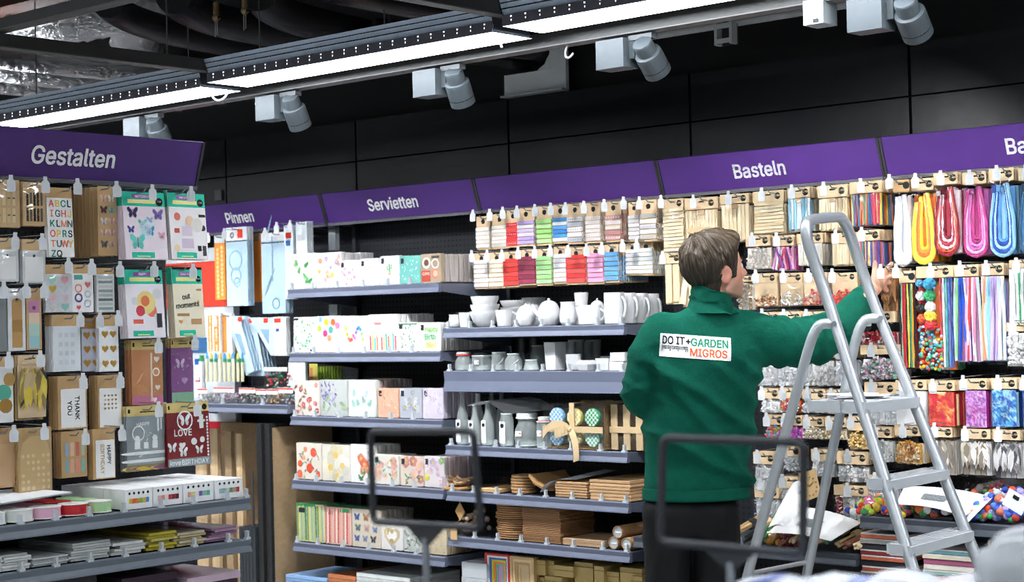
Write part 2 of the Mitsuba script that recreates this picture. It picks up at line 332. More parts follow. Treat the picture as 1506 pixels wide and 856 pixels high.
def sprigs(n, cols, size, seed):
    r = random.Random(seed); out = []
    for i in range(n):
        u, v, a = r.uniform(.15, .8), r.uniform(.12, .75), r.uniform(.6, 2.2); c = cols[i % len(cols)]
        for k in range(6):
            q = k / 6 * size
            for sg in (-1, 1): out.append(('l', u + q * math.cos(a), v + q * math.sin(a), size * .42 * (1 - k / 9), .045, a + sg * .9, c))
    return out

# ------------------------------------------------------------------ goods hung on pegs
def badge(g, x, z, r, y, big):
    g.disc(x, z, r, y - .0004, BLACK, n=14)
    if big: g.text('I AM', r * .6, x, z + r * .15, y - .0008, lin('#cdb58d'))
def filmsheet(w, h, zt, y, seed, bulge=.006, cr=.0035):
    g = G(); nx, nz = 9, 13; r = np.random.default_rng(seed)
    U, V = np.meshgrid(np.linspace(-.5, .5, nx), np.linspace(0, 1, nz)); y_ = y - bulge * (1 - (2 * U) ** 2) * np.sin(V * math.pi) ** .5 + r.uniform(-cr, cr, U.shape)
    v = np.c_[(U * w).ravel(), y_.ravel(), (zt - V * h).ravel()]
    return g.add(v, [[i * nx + j, i * nx + j + 1, (i + 1) * nx + j + 1, (i + 1) * nx + j] for i in range(nz - 1) for j in range(nx - 1)], WHITE)

def pack(kind, w, h, a, seed):
    """parts of a front pack: [(part name, G, bsdf, smooth, stuff)], top edge at z=0, hanging down, front at y=0; and (mean colour, depth) for those behind it"""
    r = random.Random(seed); P = []; g = G(); col = [lin(c) for c in a.get('c', ['#e6d3b0'])]; big = a.get('big', w > .075)
    mean = sum(col) / len(col); t = a.get('t', .012); kc = lin(a.get('k', '#dcc29c')) * r.uniform(.92, 1.05)
    hh = a.get('hh', .19) * h
    if kind == 'ribbon':
        g.b2((-w / 2, 0, -h), (w / 2, .003, 0), kc); badge(g, a.get('bx', .0) * w, -.16 * h, min(.011, .15 * w), 0, False); P.append(('card', g, 'paper'))
        n = a.get('n', 5); g = G(); v0, v1 = a.get('v0', .3) * h, .965 * h
        for i in range(n):
            z1 = -(v0 + (v1 - v0) * i / n); z0 = -(v0 + (v1 - v0) * (i + .82) / n); c = col[i % len(col)]
            g.prism([(-w * .49, z0), (w * .49, z0), (w * .49, z1), (-w * .49, z1)], -.007, .006, c)
            if a.get('dots') and i % 2 == 0:
                for k in range(6): g.disc(-w * .4 + k * w * .16, (z0 + z1) / 2, w * .035, -.0074, lin(a['dots']), n=5)
        P.append(('ribbon_wraps', g, 'satin'))
    elif kind == 'sheet':                 # a flat printed sheet, with a header of its own colour
        g.b2((-w / 2, 0, -h), (w / 2, .0025, 0), lin(a.get('body', '#f2f2f0')))
        P.append(('sheet', g, 'paper')); g = G()
        if a.get('head'): prints(g, [('r', 0, 1 - a.get('hh', .2), 1, 1, a['head'])], w, h, .0002, -w / 2, -h)
        prints(g, a.get('ops', []), w, h, 0, -w / 2, -h)
        if g.v: P.append(('print', g, 'paper'))
        if a.get('film'): P.append(('film_bag', filmsheet(w * 1.02, h * (1 - a.get('hh', .2)), -h * a.get('hh', .2), -.003, seed, .004, .002), 'film', True))
        mean = lin(a.get('body', '#f2f2f0')); t = .004
    else:
        full = a.get('full', False)
        g.b2((-w / 2, 0, -hh), (w / 2, .0025, 0), kc)
        if full: g.b2((-w / 2, .004, -h * .97), (w / 2, .006, -hh), kc)
        badge(g, w * a.get('bx', .3), -hh * .5, min(.013, hh * .34), 0, big)
        g.b2((-.012, -.0006, -hh * .42), (.012, 0, -hh * .3), BLACK)
        P.append(('header_card', g, 'paper')); g = G(); H = h - hh; zt = -hh
        if kind == 'sticks':
            n = a.get('n', 11); dw = w * .94 / n
            for i in range(n):
                c = col[r.randrange(len(col))] * r.uniform(.88, 1.06); x = -w * .47 + (i + .5) * dw; l = H * r.uniform(.88, .96)
                g.box((x, .004 + r.uniform(-.002, .002), zt - .02 * h - l / 2), (dw * .86, .006, l), c, rotm([0, 1, 0], r.uniform(-1, 1) * a.get('mess', 1.0)))
            if a.get('band'): g.b2((-w * .48, -.002, zt - H * .56), (w * .48, .0, zt - H * .44), lin(a['band']))
            if a.get('patch'): g.b2((-w * .1, -.003, zt - H * .15), (w * .1, -.001, zt - H * .02), lin('#bb9a70'))
            P.append(('sticks', g, 'satin')); t = .014
        elif kind == 'slats':
            n = a.get('n', 12); dz = H * .95 / n
            for i in range(n):
                g.box((r.uniform(-.02, .02) * w, .004, zt - (i + .5) * dz), (w * .95, .006, dz * .84), col[i % len(col)] * r.uniform(.9, 1.05), rotm([0, 1, 0], r.uniform(-2.2, 2.2)))
            P.append(('slats', g, 'satin')); t = .014
        elif kind in ('beads', 'rings', 'flakes'):
            n = a.get('n', 60); fr_ = a.get('fill', .5); rr = a.get('r', .0035)
            for i in range(n):
                u = r.uniform(-.46, .46) * w; v = -h + rr + r.random() ** 1.3 * H * fr_ * (1 - .5 * (2 * u / w) ** 2); c = col[r.randrange(len(col))] * r.uniform(.9, 1.2); y = r.uniform(-.008, .003)
                if kind == 'beads': g.sph((u, y, v), rr * r.uniform(.8, 1.2), c, 1 if rr > .006 else 0)
                elif kind == 'rings':
                    q = r.uniform(.8, 1.25) * rr; n0 = G().ring(0, 0, q * .45, q, 0, c, n=8); m = n0.v[0] @ (rotm([1, 0, 0], r.uniform(-60, 60)) @ rotm([0, 0, 1], r.uniform(-60, 60)))[:3, :3].T; g.add(m + [u, y, v], n0.f[0], c)
                else:
                    q = rr * r.uniform(.7, 1.6); m = np.array([[-q, 0, -q * .5], [q * .8, 0, -q * .6], [q, 0, q * .4], [-q * .6, 0, q * .6]]) @ trimesh.transformations.random_rotation_matrix(np.array([r.random(), r.random(), r.random()]))[:3, :3].T
                    g.add(m + [u, y, v], [[0, 1, 2, 3]], c)
            P.append(({'beads': 'beads', 'rings': 'rings', 'flakes': 'flakes'}[kind], g, 'gloss' if kind != 'flakes' else a.get('fb', 'satin'), False, 'stuff')); t = .014
        elif kind == 'loops':
            n = a.get('n', 5)
            for i in range(n):
                hw = w * (.46 - .36 * i / n) ; c = col[i % len(col)]; L = H * (.97 - .05 * i); rr = w * a.get('lr', .075)
                s = np.linspace(0, 1, 13); top = zt - .01
                pth = [(hw * .5, 0 + .002 * i, top)] + [(hw * (.5 + .5 * min(1, k * 1.6)), .002 * i, top - (L - hw) * k) for k in (.3, .6, .85)]
                pth += [(hw * math.cos(q), .002 * i, top - (L - hw) + hw * math.sin(q) * 1.0) for q in np.linspace(0, -math.pi, 9)]
                pth += [(-hw * (.5 + .5 * min(1, k * 1.6)), .002 * i, top - (L - hw) * k) for k in (.85, .6, .3)] + [(-hw * .5, .002 * i, top)]
                m = np.array(pth); m = np.vstack([m[:-1] * (1 - q) + m[1:] * q for q in (0, .5)])[np.argsort(np.r_[np.arange(len(m) - 1), np.arange(len(m) - 1) + .5])]
                rad = rr * (1 + a.get('fuzz', .1) * NR.uniform(-1, 1, len(m)))
                one = G().tube(m, rad, c, n=7); vv = one.v[0]
                cc = np.clip(np.tile(c, (len(vv), 1)) * (1 + a.get('sparkle', .12) * NR.uniform(-1, 1.6, (len(vv), 1))), 0, .95)
                g.add(vv, one.f[0], cc)
            P.append(('chenille_loops', g, 'satin', False)); t = .018
        elif kind == 'strips':
            n = a.get('n', 12)
            for i in range(n):
                c = col[i % len(col)]; x = -w * .44 + .88 * w * i / (n - 1); b = r.uniform(-1, 1) * w * a.get('sway', .06); x2 = x + r.uniform(-1, 1) * w * a.get('lean', .05)
                pth = [(x + (x2 - x) * q + b * math.sin(q * 3.14), r.uniform(-.002, .002), zt - .004 - H * .96 * q) for q in np.linspace(0, 1, 7)]
                one = G().tube(pth, a.get('sr', .0032), c, n=5, sx=1.0); vv = one.v[0]
                g.add(vv, one.f[0], np.clip(np.tile(c, (len(vv), 1)) * (1 + a.get('sparkle', .08) * NR.uniform(-1, 1.6, (len(vv), 1))), 0, .95))
            P.append(('strips', g, 'satin')); t = .014
        elif kind == 'pompoms':
            g2 = G()
            for i, (u, v, s, c) in enumerate(a['balls']):
                m = ICO[2][0]; d = 1 + .16 * NR.uniform(-1, 1, (len(m), 1)); g2.add(m * d * s * w + [u * w, -.006, -h + v * h], ICO[2][1], np.clip(lin(c) * (1 + .35 * NR.uniform(-1, 1, (len(m), 1))), 0, .9))
            for i in range(a.get('n', 60)):
                u, v = r.uniform(*a.get('us', (-.45, .1))), r.uniform(.015, a.get('fill', .42)); g2.sph((u * w, r.uniform(-.006, .004), -h + v * h), w * r.uniform(.035, .05), col[r.randrange(len(col))], 1)
            P.append(('pompoms', g2, 'satin', False, 'stuff'))
            g3 = G()
            for i, c in enumerate(a.get('rods', [])):
                x = w * (a.get('r0', .12) + .075 * i); pth = [(x, .002, zt - .003 - H * .95 * q) for q in np.linspace(0, 1, 16)]; one = G().tube(pth, .0042, lin(c), n=6); vv = one.v[0]
                g3.add(vv, one.f[0], np.clip(lin(c) * (1 + .6 * NR.uniform(-1, 1.5, (len(vv), 1))), 0, .95))
            if g3.v: P.append(('tinsel_rods', g3, 'satin'))
            t = .018
        elif kind == 'marble':
            nx, nz = 20, 26; U, V = np.meshgrid(np.linspace(-.5, .5, nx), np.linspace(0, 1, nz)); q = np.stack([U * 2.6 + seed, V * 3.4, U * 0], -1)
            f1 = meshkit.fbm(q + 2.5 * meshkit.fbm(q * .8 + 9)[..., None], 4); f1 = np.clip((f1 - .25) * 2, 0, .999) * (len(col) - 1); i0 = f1.astype(int); fr_ = (f1 - i0)[..., None]; C = np.array(col)
            cc = C[i0] * (1 - fr_) + C[np.minimum(i0 + 1, len(col) - 1)] * fr_
            g.add(np.c_[(U * w * .95).ravel(), 0 * U.ravel() - .002 - .003 * f1.ravel() / len(col), (zt - .004 - V * H * .96).ravel()], [[i * nx + j, i * nx + j + 1, (i + 1) * nx + j + 1, (i + 1) * nx + j] for i in range(nz - 1) for j in range(nx - 1)], cc.reshape(-1, 3))
            P.append((a.get('pn', 'felt_sheet'), g, 'paper')); t = .012
        elif kind == 'feathers':
            for i in range(int(a.get('n', 26) * 1.8)):
                u = r.uniform(-.42, .42) * w; v = zt - H * r.uniform(.05, .3); l = H * r.uniform(.35, .62); an = -math.pi / 2 + r.uniform(-.45, .45); c = col[r.randrange(len(col))] * r.uniform(.7, 1.1)
                g.poly(np.clip(leaf(u, v, l, w * r.uniform(.14, .26), an), [-w * .49, -h], [w * .49, 0]), r.uniform(-.008, .004), c)
            P.append(('feathers', g, 'paper', False, 'stuff')); t = .016
        elif kind == 'bundle':            # crumpled clear things: many bright slivers
            for i in range(a.get('n', 70)):
                u, v = r.uniform(-.45, .45) * w, zt - H * r.uniform(.05, .97); q = r.uniform(.004, .011); m = np.array([[-q, 0, -q * .2], [q, 0, -q * .3], [q * .8, 0, q * .3], [-q * .8, 0, q * .2]]) @ trimesh.transformations.random_rotation_matrix(np.array([r.random(), r.random(), r.random()]))[:3, :3].T
                g.add(m + [u, r.uniform(-.008, .004), v], [[0, 1, 2, 3]], col[r.randrange(len(col))] * r.uniform(.65, 1.2))
            P.append(('trinkets', g, 'gloss', False, 'stuff')); t = .014
        P.append(('film_bag', filmsheet(w * 1.0, H * 1.02, zt, -.012, seed, .007, a.get('cr', .0045)), 'film', True))
    return P, mean, t

def back_pack(kind, w, h, a, mean, t, rr):
    g = G(); kc = lin(a.get('k', '#dcc29c')) * rr.uniform(.85, 1.02); hh = a.get('hh', .19) * h
    if kind == 'sheet':
        g.b2((-w / 2, 0, -h), (w / 2, .0025, 0), mean * rr.uniform(.9, 1)); hd = a.get('head')
        if hd: g.b2((-w / 2 - .0002, -.0002, -a.get('hh', .2) * h), (w / 2 + .0002, .0027, .0002), lin(hd))
        return g
    g.b2((-w / 2, 0, -(h if kind == 'ribbon' or a.get('full') else hh)), (w / 2, .0025, 0), kc)
    cols = [lin(c) for c in a.get('c', ['#e6d3b0'])]; n = 5; v0 = (.3 * h if kind == 'ribbon' else hh); H = h - v0; fl = a.get('fill', 1) if kind in ('beads', 'rings', 'flakes') else 1
    for i in range(n):
        c = rr.choice(cols) * rr.uniform(.75, 1)
        if kind == 'ribbon': g.b2((-w * .49, -t * .4, -v0 - H * (i + .8) / n * .97), (w * .49, t * .4, -v0 - H * i / n * .97), c)
        else: g.b2((-w * .48 + w * .96 * i / n, -t * .35, -h * .985), (-w * .48 + w * .96 * (i + .9) / n, t * .35, -h + H * fl * rr.uniform(.9, .97)), c)
    return g

TAGPOLY = [(-.011, -.052), (.011, -.052), (.0135, -.048), (.0135, -.02), (.006, -.012), (.006, 0), (-.006, 0), (-.006, -.012), (-.0135, -.02), (-.0135, -.048)]
SEED = [100]
ORD = ['second', 'third', 'fourth', 'fifth', 'sixth', 'seventh', 'eighth', 'ninth', 'tenth', 'eleventh', 'twelfth', 'thirteenth', 'fourteenth'] + [f'{k}th' for k in range(15, 21)] + ['21st', '22nd', '23rd', '24th', '25th']
def hang(fr, tag, card, kind, a, desc, n=4, yf=-.23, sp=None, cat='craft pack', tilt=0, tagdy=.09):
    """one peg: its hook, the front pack and n packs behind it, each a thing of its own. tag, card in pixels"""
    SEED[0] += 1; seed = SEED[0]; rr = random.Random(seed)
    x0, x1, yt, yb = card; xm = (x0 + x1) / 2
    xa, _ = fr.px(x0, (yt + yb) / 2, yf); xb, _ = fr.px(x1, (yt + yb) / 2, yf); zt = fr.px(xm, yt, yf)[1]; zb = fr.px(xm, yb, yf)[1]
    w, h, cx = abs(xb - xa), zt - zb, (xa + xb) / 2
    P, mean, t = pack(kind, w, h, a, seed); sp = sp or max(t + .002, .006 if kind == 'sheet' else .012)
    M = fr.at(cx, yf, zt, rx=-tilt, rz=rr.uniform(-1.5, 1.5))
    k = thing(a.get('name', 'craft_pack'), 'front pack: ' + desc, cat)
    for q in P: part(k, q[0], q[1], q[2], M, smooth=(q[3] if len(q) > 3 else False), kind=(q[4] if len(q) > 4 else None))
    for i in range(n):
        yy = yf + sp * (i + 1) + rr.uniform(-.001, .001)
        if yy > -.012: break
        solo(a.get('name', 'craft_pack'), back_pack(kind, w, h, a, mean, t, rr), 'paper', ORD[i] + ' from the front: ' + desc, cat, group='packs behind: ' + desc,
             M=fr.at(cx + rr.uniform(-.002, .002), yy, zt + rr.uniform(-.002, .001), rx=-tilt * .6, rz=rr.uniform(-2, 2)))
    if tag is None: return
    hx = cx; tz = fr.px(tag[0], tag[1], yf - tagdy)[1]; tx = fr.px(tag[0], tag[1], yf - tagdy)[0]; hx = cx + max(-.3 * w, min(.3 * w, tx - cx))
    pk = thing('peg_hook', 'wire peg hook of ' + desc, 'hook')
    zc = zt - .012
    g = G().tube([(hx, -.003, zc), (hx, yf - .035, zc), (hx, yf - .05, zc + .012)], .0023, lin('#8b8f94'), n=5)
    g.tube([(hx, -.003, zc + .02), (hx, yf * .4, tz + .002), (hx, yf - tagdy, tz)], .0016, lin('#8b8f94'), n=5)
    part(pk, 'wire', g, 'steel', fr.M)
    part(pk, 'price_holder', G().prism(TAGPOLY, -.0015, .0015, WHITE), 'frosted', fr.at(hx, yf - tagdy, tz + .006, rz=rr.uniform(-8, 8) + (-14 if fr.left else 14), rx=rr.uniform(-6, 4)))
    part(pk, 'paper_slip', G().b2((-.008, -.0022, -.045), (.008, -.0016, -.024), lin('#cfd4d8')), 'paper', fr.at(hx, yf - tagdy, tz + .006, rz=(-14 if fr.left else 14)))
# ------------------------------------------------------------------ ceiling: lamps, rails, pipes
RAIL = lin('#50504e')
scene['led'] = two({'type': 'diffuse', 'reflectance': {'type': 'rgb', 'value': [.8, .8, .8]}})
def led_module(x0, x1, yn, z, label, group=None, dots=True, uplight=False):
    t = thing('ceiling_light', label, 'ceiling light', group); g = G()
    prof = [(yn + .01, z + .006), (yn + .004, z + .034), (yn + .004, z + .038), (yn - .016, z + .09), (yn + .17, z + .09), (yn + .19, z + .006)]
    n = len(prof); v = np.array([[x, a, b] for x in (x0, x1) for a, b in prof]); g.add(v, [[i, (i + 1) % n, (i + 1) % n + n, i + n] for i in range(n)], lin('#c4d6ea'))
    for o in (0, n): g.add(v[o:o + n], [[0, i, i + 1] for i in range(1, n - 1)], lin('#3b4046'))
    part(t, 'housing', g, 'satin')
    part(t, 'groove', G().b2((x0, yn - .0055, z + .055), (x1, yn - .001, z + .058), BLACK).b2((x0, yn - .0125, z + .073), (x1, yn - .008, z + .0755), BLACK), 'satin')
    g = G(); g.add([[x0, yn, z], [x1, yn, z], [x1, yn + .2, z], [x0, yn + .2, z]], [[0, 2, 1], [0, 3, 2]], WHITE)
    k = part(t, 'diffuser', g, 'led', emitter={'type': 'area', 'radiance': {'type': 'rgb', 'value': LED_RGB.tolist()}})
    part(t, 'reflector_side', G().b2((x0, yn - .002, z), (x1, yn + .003, z + .036), lin('#6a6a74')), 'satin')
    if dots:
        g = G()
        for i in range(int((x1 - x0) / .062)):
            x = x0 + .04 + i * .062
            g.b2((x - .0025, yn - .0028, z + .027), (x + .0025, yn - .002, z + .031), WHITE).b2((x - .0013, yn - .0028, z + .014), (x + .0013, yn - .002, z + .019), WHITE)
        part(t, 'light_holes', g, 'led', emitter={'type': 'area', 'radiance': {'type': 'rgb', 'value': [3.0, 3.0, 3.1]}}, kind='stuff')
    if uplight:
        g = G(); g.add([[x0, yn + .02, z + .092], [x1, yn + .02, z + .092], [x1, yn + .17, z + .092], [x0, yn + .17, z + .092]], [[0, 1, 2], [0, 2, 3]], WHITE); part(t, 'upper_diffuser', g, 'led', emitter={'type': 'area', 'radiance': {'type': 'rgb', 'value': (LED_RGB * 1.1).tolist()}})  # upward glow added to unseen modules, brightens ducts and ceiling
    for x in (x0 + .2, x1 - .2): part(t, 'hanger', G().tube([(x, yn + .1, z + .08), (x, yn + .1, 3.72)], .003, lin('#777777'), n=5), 'steel')
ZLED = 2.462
led_module(.28, 1.772, -1.55, ZLED - .012, 'long linear ceiling light with dotted side, the leftmost and lowest in the picture')
led_module(1.815, 3.315, -1.55, ZLED, 'long linear ceiling light with dotted side, in the middle between two cross rails')
led_module(3.36, 4.86, -1.55, ZLED + .012, 'long linear ceiling light with dotted side, cut off by the top edge')
for x, wd in ((-1.25, 'first'), (-2.8, 'second')): led_module(x, x + 1.5, -1.55, ZLED - .012, f'unseen linear light added beyond the left edge to brighten the ducts, {wd} from the picture', 'added lights beyond the left edge', False, True)  # unseen modules added so that their uplight reaches the foil ducts
for x in (4.9, 6.44): led_module(x, x + 1.5, -1.55, ZLED + .012, f'linear ceiling light of the main row, {"fourth" if x < 6 else "fifth"} from the left', 'ceiling lights beyond the frame', False)
for yr, wd in ((-4.3, 'customers aisle'), (-7.0, 'far aisle')):
    for i, x in enumerate((-1.2, .34, 1.88, 3.42, 4.96, 6.5)): led_module(x, x + 1.5, yr, 2.75, f'unseen linear ceiling light added for fill over the {wd}, {["first", "second", "third", "fourth", "fifth", "sixth"][i]} from the left', 'added fill lights over the ' + wd, False, True)  # unseen rows added as fill on surfaces facing the camera
# lamp rail behind the linear lights, cross rails
def bar(name, lo, hi, label, cat='rail', edge=None):
    t = thing(name, label, cat); part(t, 'profile', G().b2(lo, hi, RAIL * .8), 'satin')
    lo2, hi2 = list(lo), list(hi); hi2[2] = lo[2]; lo2[2] = lo[2] - .004; a = 0 if hi[0] - lo[0] < hi[1] - lo[1] else 1
    lo2[a] -= .006; hi2[a] += .006
    part(t, 'flange', G().b2(lo2, hi2, RAIL * 1.5), 'satin')
    ax = 1 - a if False else (1 if a == 0 else 0)
    for q in (.15, .5, .85):
        c = (np.array(lo) * (1 - q) + np.array(hi) * q); c = [(lo[0] + hi[0]) / 2, (lo[1] + hi[1]) / 2, hi[2]]; c[ax] = lo[ax] * (1 - q) + hi[ax] * q
        part(t, 'hanger', G().tube([tuple(c), (c[0], c[1], 3.72)], .003, lin('#777777'), n=5), 'steel')
bar('lamp_rail', (-2.5, -1.275, 2.444), (7.5, -1.225, 2.492), 'long grey lamp rail carrying the spotlights below the linear lights')
bar('cross_rail', (1.765, -4.2, 2.51), (1.812, -1.28, 2.555), 'grey cross rail running back from the left edge over the first light joint')
bar('cross_rail', (3.318, -4.2, 2.515), (3.357, -1.28, 2.56), 'grey cross rail meeting the second light joint at the top centre')
bar('cross_rail', (-2.5, -2.46, 2.566), (7.5, -2.42, 2.605), 'grey ceiling rail crossing the upper left corner of the picture')
# spotlights
def spotlight(x, label, aim, power=1.0, cut=52.0):
    t = thing('spotlight', label, 'spotlight'); x += .11; y, z = -1.25, 2.44; W = lin('#464d51')
    part(t, 'track_adapter', G().b2((x - .02, y - .016, z - .022), (x + .075, y + .016, z - .0045), lin('#55595c')), 'satin')
    part(t, 'driver_box', G().b2((x - .135, y - .045, z - .108), (x - .02, y + .035, z - .012), W), 'satin')
    part(t, 'arm', G().b2((x - .022, y - .012, z - .08), (x + .0, y + .012, z - .01), W * .9), 'satin')
    d = np.array(aim, float) - [x + .045, y, z - .066]; d /= np.linalg.norm(d)
    u = d * .0; s = np.cross(d, [0, 0, 1.0]); s /= np.linalg.norm(s); b = np.cross(s, d); R = np.stack([s, b, d], 1); c = np.array([x + .045, y, z - .066])
    prof = [(0, -.045), (.032, -.045), (.034, -.04), (.034, .0), (.045, .002), (.046, .01), (.046, .06)]
    part(t, 'head', G().lathe(prof, c, W, 28, R), 'satin', smooth=False)
    part(t, 'black_ring', G().lathe([(.0445, .059), (.0445, .064)], c, BLACK, 28, R), 'satin')
    part(t, 'front_ring', G().lathe([(.046, .063), (.046, .088), (.040, .088), (.036, .02), (0, .018)], c, W, 28, R), 'satin')
    p = c + d * .095
    part(t, 'lens', G().lathe([(0, .024), (.036, .024)], c, WHITE, 20, R), 'led', emitter={'type': 'area', 'radiance': {'type': 'rgb', 'value': [30.0, 30.0, 30.6]}})
    scene[f'lamp_of_{t}'] = {'type': 'spot', 'to_world': T().look_at(p.tolist(), (p + d).tolist(), [0.0, 0.3, 1.0]), 'intensity': {'type': 'rgb', 'value': (SPOT_RGB * power).tolist()}, 'cutoff_angle': cut, 'beam_width': 26.0}
SP = [(.93, 'white track spotlight above the GESTALTEN sign, leftmost of the row', (.85, -.6, 1.38), 1.0), (1.82, 'white track spotlight second from the left, above the SERVIETTEN sign', (1.78, -.6, 1.38), 1.0), (2.71, 'white track spotlight in the middle of the row, left of the galvanised pipe bracket', (2.66, -.6, 1.38), 1.1),
      (3.57, 'white track spotlight right of the pipe bracket, above the BASTELN sign', (3.62, -.36, 1.62), 1.15), (4.52, 'white track spotlight cut by the top edge at the right', (4.56, -.36, 1.62), 1.1)]
for x, l, aim, pw in SP: spotlight(x, l, aim, pw)
for x, aim in ((-.1, (-.15, -.6, 1.38)), (5.55, (5.45, -.6, 1.38)), (6.4, (6.3, -.6, 1.38))): spotlight(x, f'white track spotlight beyond the frame at {"the left end" if x < 0 else "the right end" if x > 6 else "the right side"} of the rail', aim)
# two lamps with their own adapters on the cross rail, lighting the left shelving
def cable(pts, label): solo('cable', G().tube(pts, .0045, lin('#c7cbcc'), n=6), 'satin', label, 'cable', smooth=True)
def bez(a, b, c, d, n=14): s = np.linspace(0, 1, n)[:, None]; a, b, c, d = (np.array(q, float) for q in (a, b, c, d)); return a * (1 - s) ** 3 + 3 * b * s * (1 - s) ** 2 + 3 * c * s * s * (1 - s) + d * s ** 3
cable(bez(atY(309, 128, -1.4), atY(311, 160, -1.4), atY(338, 150, -1.38), atY(337, 122, -1.36)), 'short white cable loop hanging at the first light joint')
cable(bez(atY(376, 152, -1.25), atY(380, 165, -1.25), atY(385, 160, -1.25), atY(388, 146, -1.26)), 'small white cable loop left of the second spotlight')
cable(bez(atY(727, 48, -1.5), atY(730, 52, -1.5), atY(735, 60, -1.5), atY(738, 70, -1.5)), 'stub of pale cable hanging at the second light joint')
cable(bez(atY(836, 64, -1.25), atY(826, 84, -1.25), atY(835, 92, -1.25), atY(843, 78, -1.25)), 'thin white cable loop over the galvanised pipe bracket')
# galvanised bracket plate with the ends of two black pipes
GALV = lin('#d2d7d9')
t = thing('pipe_bracket', 'galvanised notched bracket plate high on the dark wall', 'bracket')
part(t, 'plate', G().b2((2.0, -.02, 2.515), (2.36, .0, 2.61), GALV).b2((2.27, -.02, 2.61), (2.36, 0, 2.70), GALV).prism([(2.0 + .27, 2.61), (2.27 - .075, 2.61), (2.27 - .03, 2.635), (2.27, 2.68)], -.02, 0, GALV), 'satin')
part(t, 'flange', G().b2((2.0, -.05, 2.508), (2.36, 0, 2.515), GALV * .8), 'steel')
solo('black_pipe', G().tube([(2.2, .1, 2.72), (2.2, -.06, 2.715)] + [(2.2 - .2 * k, -.06 - .34 * k, 2.72 + .02 * k) for k in (.6, 1.2, 1.8)], .062, BLACK * 1.5, n=20), 'satin', 'thick black pipe ending in the galvanised bracket', 'pipe', smooth=False)
solo('black_pipe', G().tube([(2.07, .1, 2.665), (2.07, -.06, 2.66)] + [(2.07 - .2 * k, -.06 - .34 * k, 2.665 + .02 * k) for k in (.6, 1.2, 1.8)], .03, BLACK * 1.5, n=16), 'satin', 'thinner black pipe beside the thick one in the bracket', 'pipe')
# galvanised beam and strut at the upper right
a, b = atY(950, 45, -.35), atY(1130, 15, -.35); zb = atY(1035, 44, -.35)[2]
t = thing('cable_tray', 'galvanised steel beam with a slotted strut at the top right of centre', 'beam')
part(t, 'beam', G().b2((a[0], -.38, zb), (b[0] + .5, -.35, zb + .1), GALV * .5), 'satin'); part(t, 'beam_lip', G().b2((a[0], -.42, zb - .007), (b[0] + .5, -.35, zb + .001), GALV * .7), 'satin')
s0, s1 = atY(1056, 60, -.42), atY(1082, 60, -.42); g = G(); zz = atY(1070, 66, -.42)[2]
g.b2((s0[0], -.445, zz), (s0[0] + .012, -.405, 3.72), GALV * .7).b2((s1[0] - .012, -.445, zz), (s1[0], -.405, 3.72), GALV * .7).b2((s0[0], -.41, zz), (s1[0], -.405, 3.72), BLACK * 2)
for k in range(14): g.b2((s0[0] + .012, -.445, zz + .005 + k * .055), (s1[0] - .012, -.44, zz + .022 + k * .055), GALV * .7)
part(t, 'slotted_strut', g, 'satin')
# small boxes on the ceiling rails at the right
p = atY(1206, 16, -1.25); t = thing('sensor_box', 'small grey box hanging under the rail right of the strut', 'box')
part(t, 'case', G().b2((p[0] - .035, -1.29, p[2] - .045), (p[0] + .035, -1.21, p[2] + .03), lin('#8d9496')), 'satin'); part(t, 'stem', G().b2((p[0] - .012, -1.262, p[2] + .03), (p[0] + .012, -1.238, 2.445), lin('#8d9496')), 'satin'); part(t, 'port', G().b2((p[0] + .0, -1.292, p[2] - .04), (p[0] + .018, -1.289, p[2] - .03), BLACK), 'satin')
# pipes, ducts under the ceiling at the upper left
for i, (px, py, r, l) in enumerate(((0, 86, .043, 'upper'), (0, 108, .04, 'middle'), (0, 127, .036, 'lower'))):
    p = atH(px, py, 2.74); q = []
    for k in np.linspace(-1.4, 2.3, 40): q.append((p[0] - .02, p[1] + k, 2.74 + .002 * math.sin(k * 31)))
    solo('foil_pipe', G().tube(q, r * (1 + .03 * NR.uniform(-1, 1, 40)), WHITE, n=18), 'foil', f'silver foil wrapped pipe at the left edge, {l} of three', 'pipe', smooth=True)
def blob(path, r, n, seed, amp=.05):
    P = np.array(path, float); g = G().tube(P, r, WHITE, n=n); v = g.v[0]; c = v.mean(0); g.v[0] = v + (meshkit.noise(v * 22, seed)[:, None] - .5) * amp * np.array([1, 1, 1]); return g
D = 2.95
p0, p1, p2 = atH(-20, 70, D), atH(175, 30, D), atH(200, 60, D)
solo('foil_duct', blob(bez(atH(-60, 62, D), atH(60, 40, D), atH(130, 20, D), atH(195, 22, D), 30), .10, 26, 3, .03), 'foil', 'crumpled silver foil duct running along the upper left', 'duct', smooth=True)
solo('foil_duct', blob(bez(atH(195, 15, D + .05), atH(192, 45, D), atH(205, 80, D), atH(216, 98, D), 30), .11, 26, 5, .04), 'foil', 'crumpled silver foil duct dropping beside the black pipes', 'duct', smooth=True)
solo('foil_duct', blob(bez(atH(175, -6, D + .05), atH(215, 5, D), atH(240, 10, D), atH(275, 4, D), 24), .07, 24, 6, .03), 'foil', 'short silver foil duct at the top edge between black pipes', 'duct', smooth=True)
PB = BLACK * 1.3
def pipe(pts, r, label, z): solo('black_pipe', G().tube(bez(*[atH(x, y, z) for x, y in pts], 30), r, PB, n=20), 'satin', label, 'pipe', smooth=True)
pipe([(158, 4), (190, 40), (290, 55), (420, 78)], .062, 'black bent pipe in front of the silver ducts', 2.82)
pipe([(255, -6), (280, 26), (330, 36), (500, 62)], .07, 'black bent pipe at the top edge with brass taps', 2.8)
pipe([(380, -10), (400, 22), (430, 28), (560, 56)], .07, 'black pipe in the dark left of the second cross rail', 2.8)
pipe([(480, -12), (540, -2), (580, 8), (680, 24)], .04, 'thin black pipe above the second cross rail', 2.72)
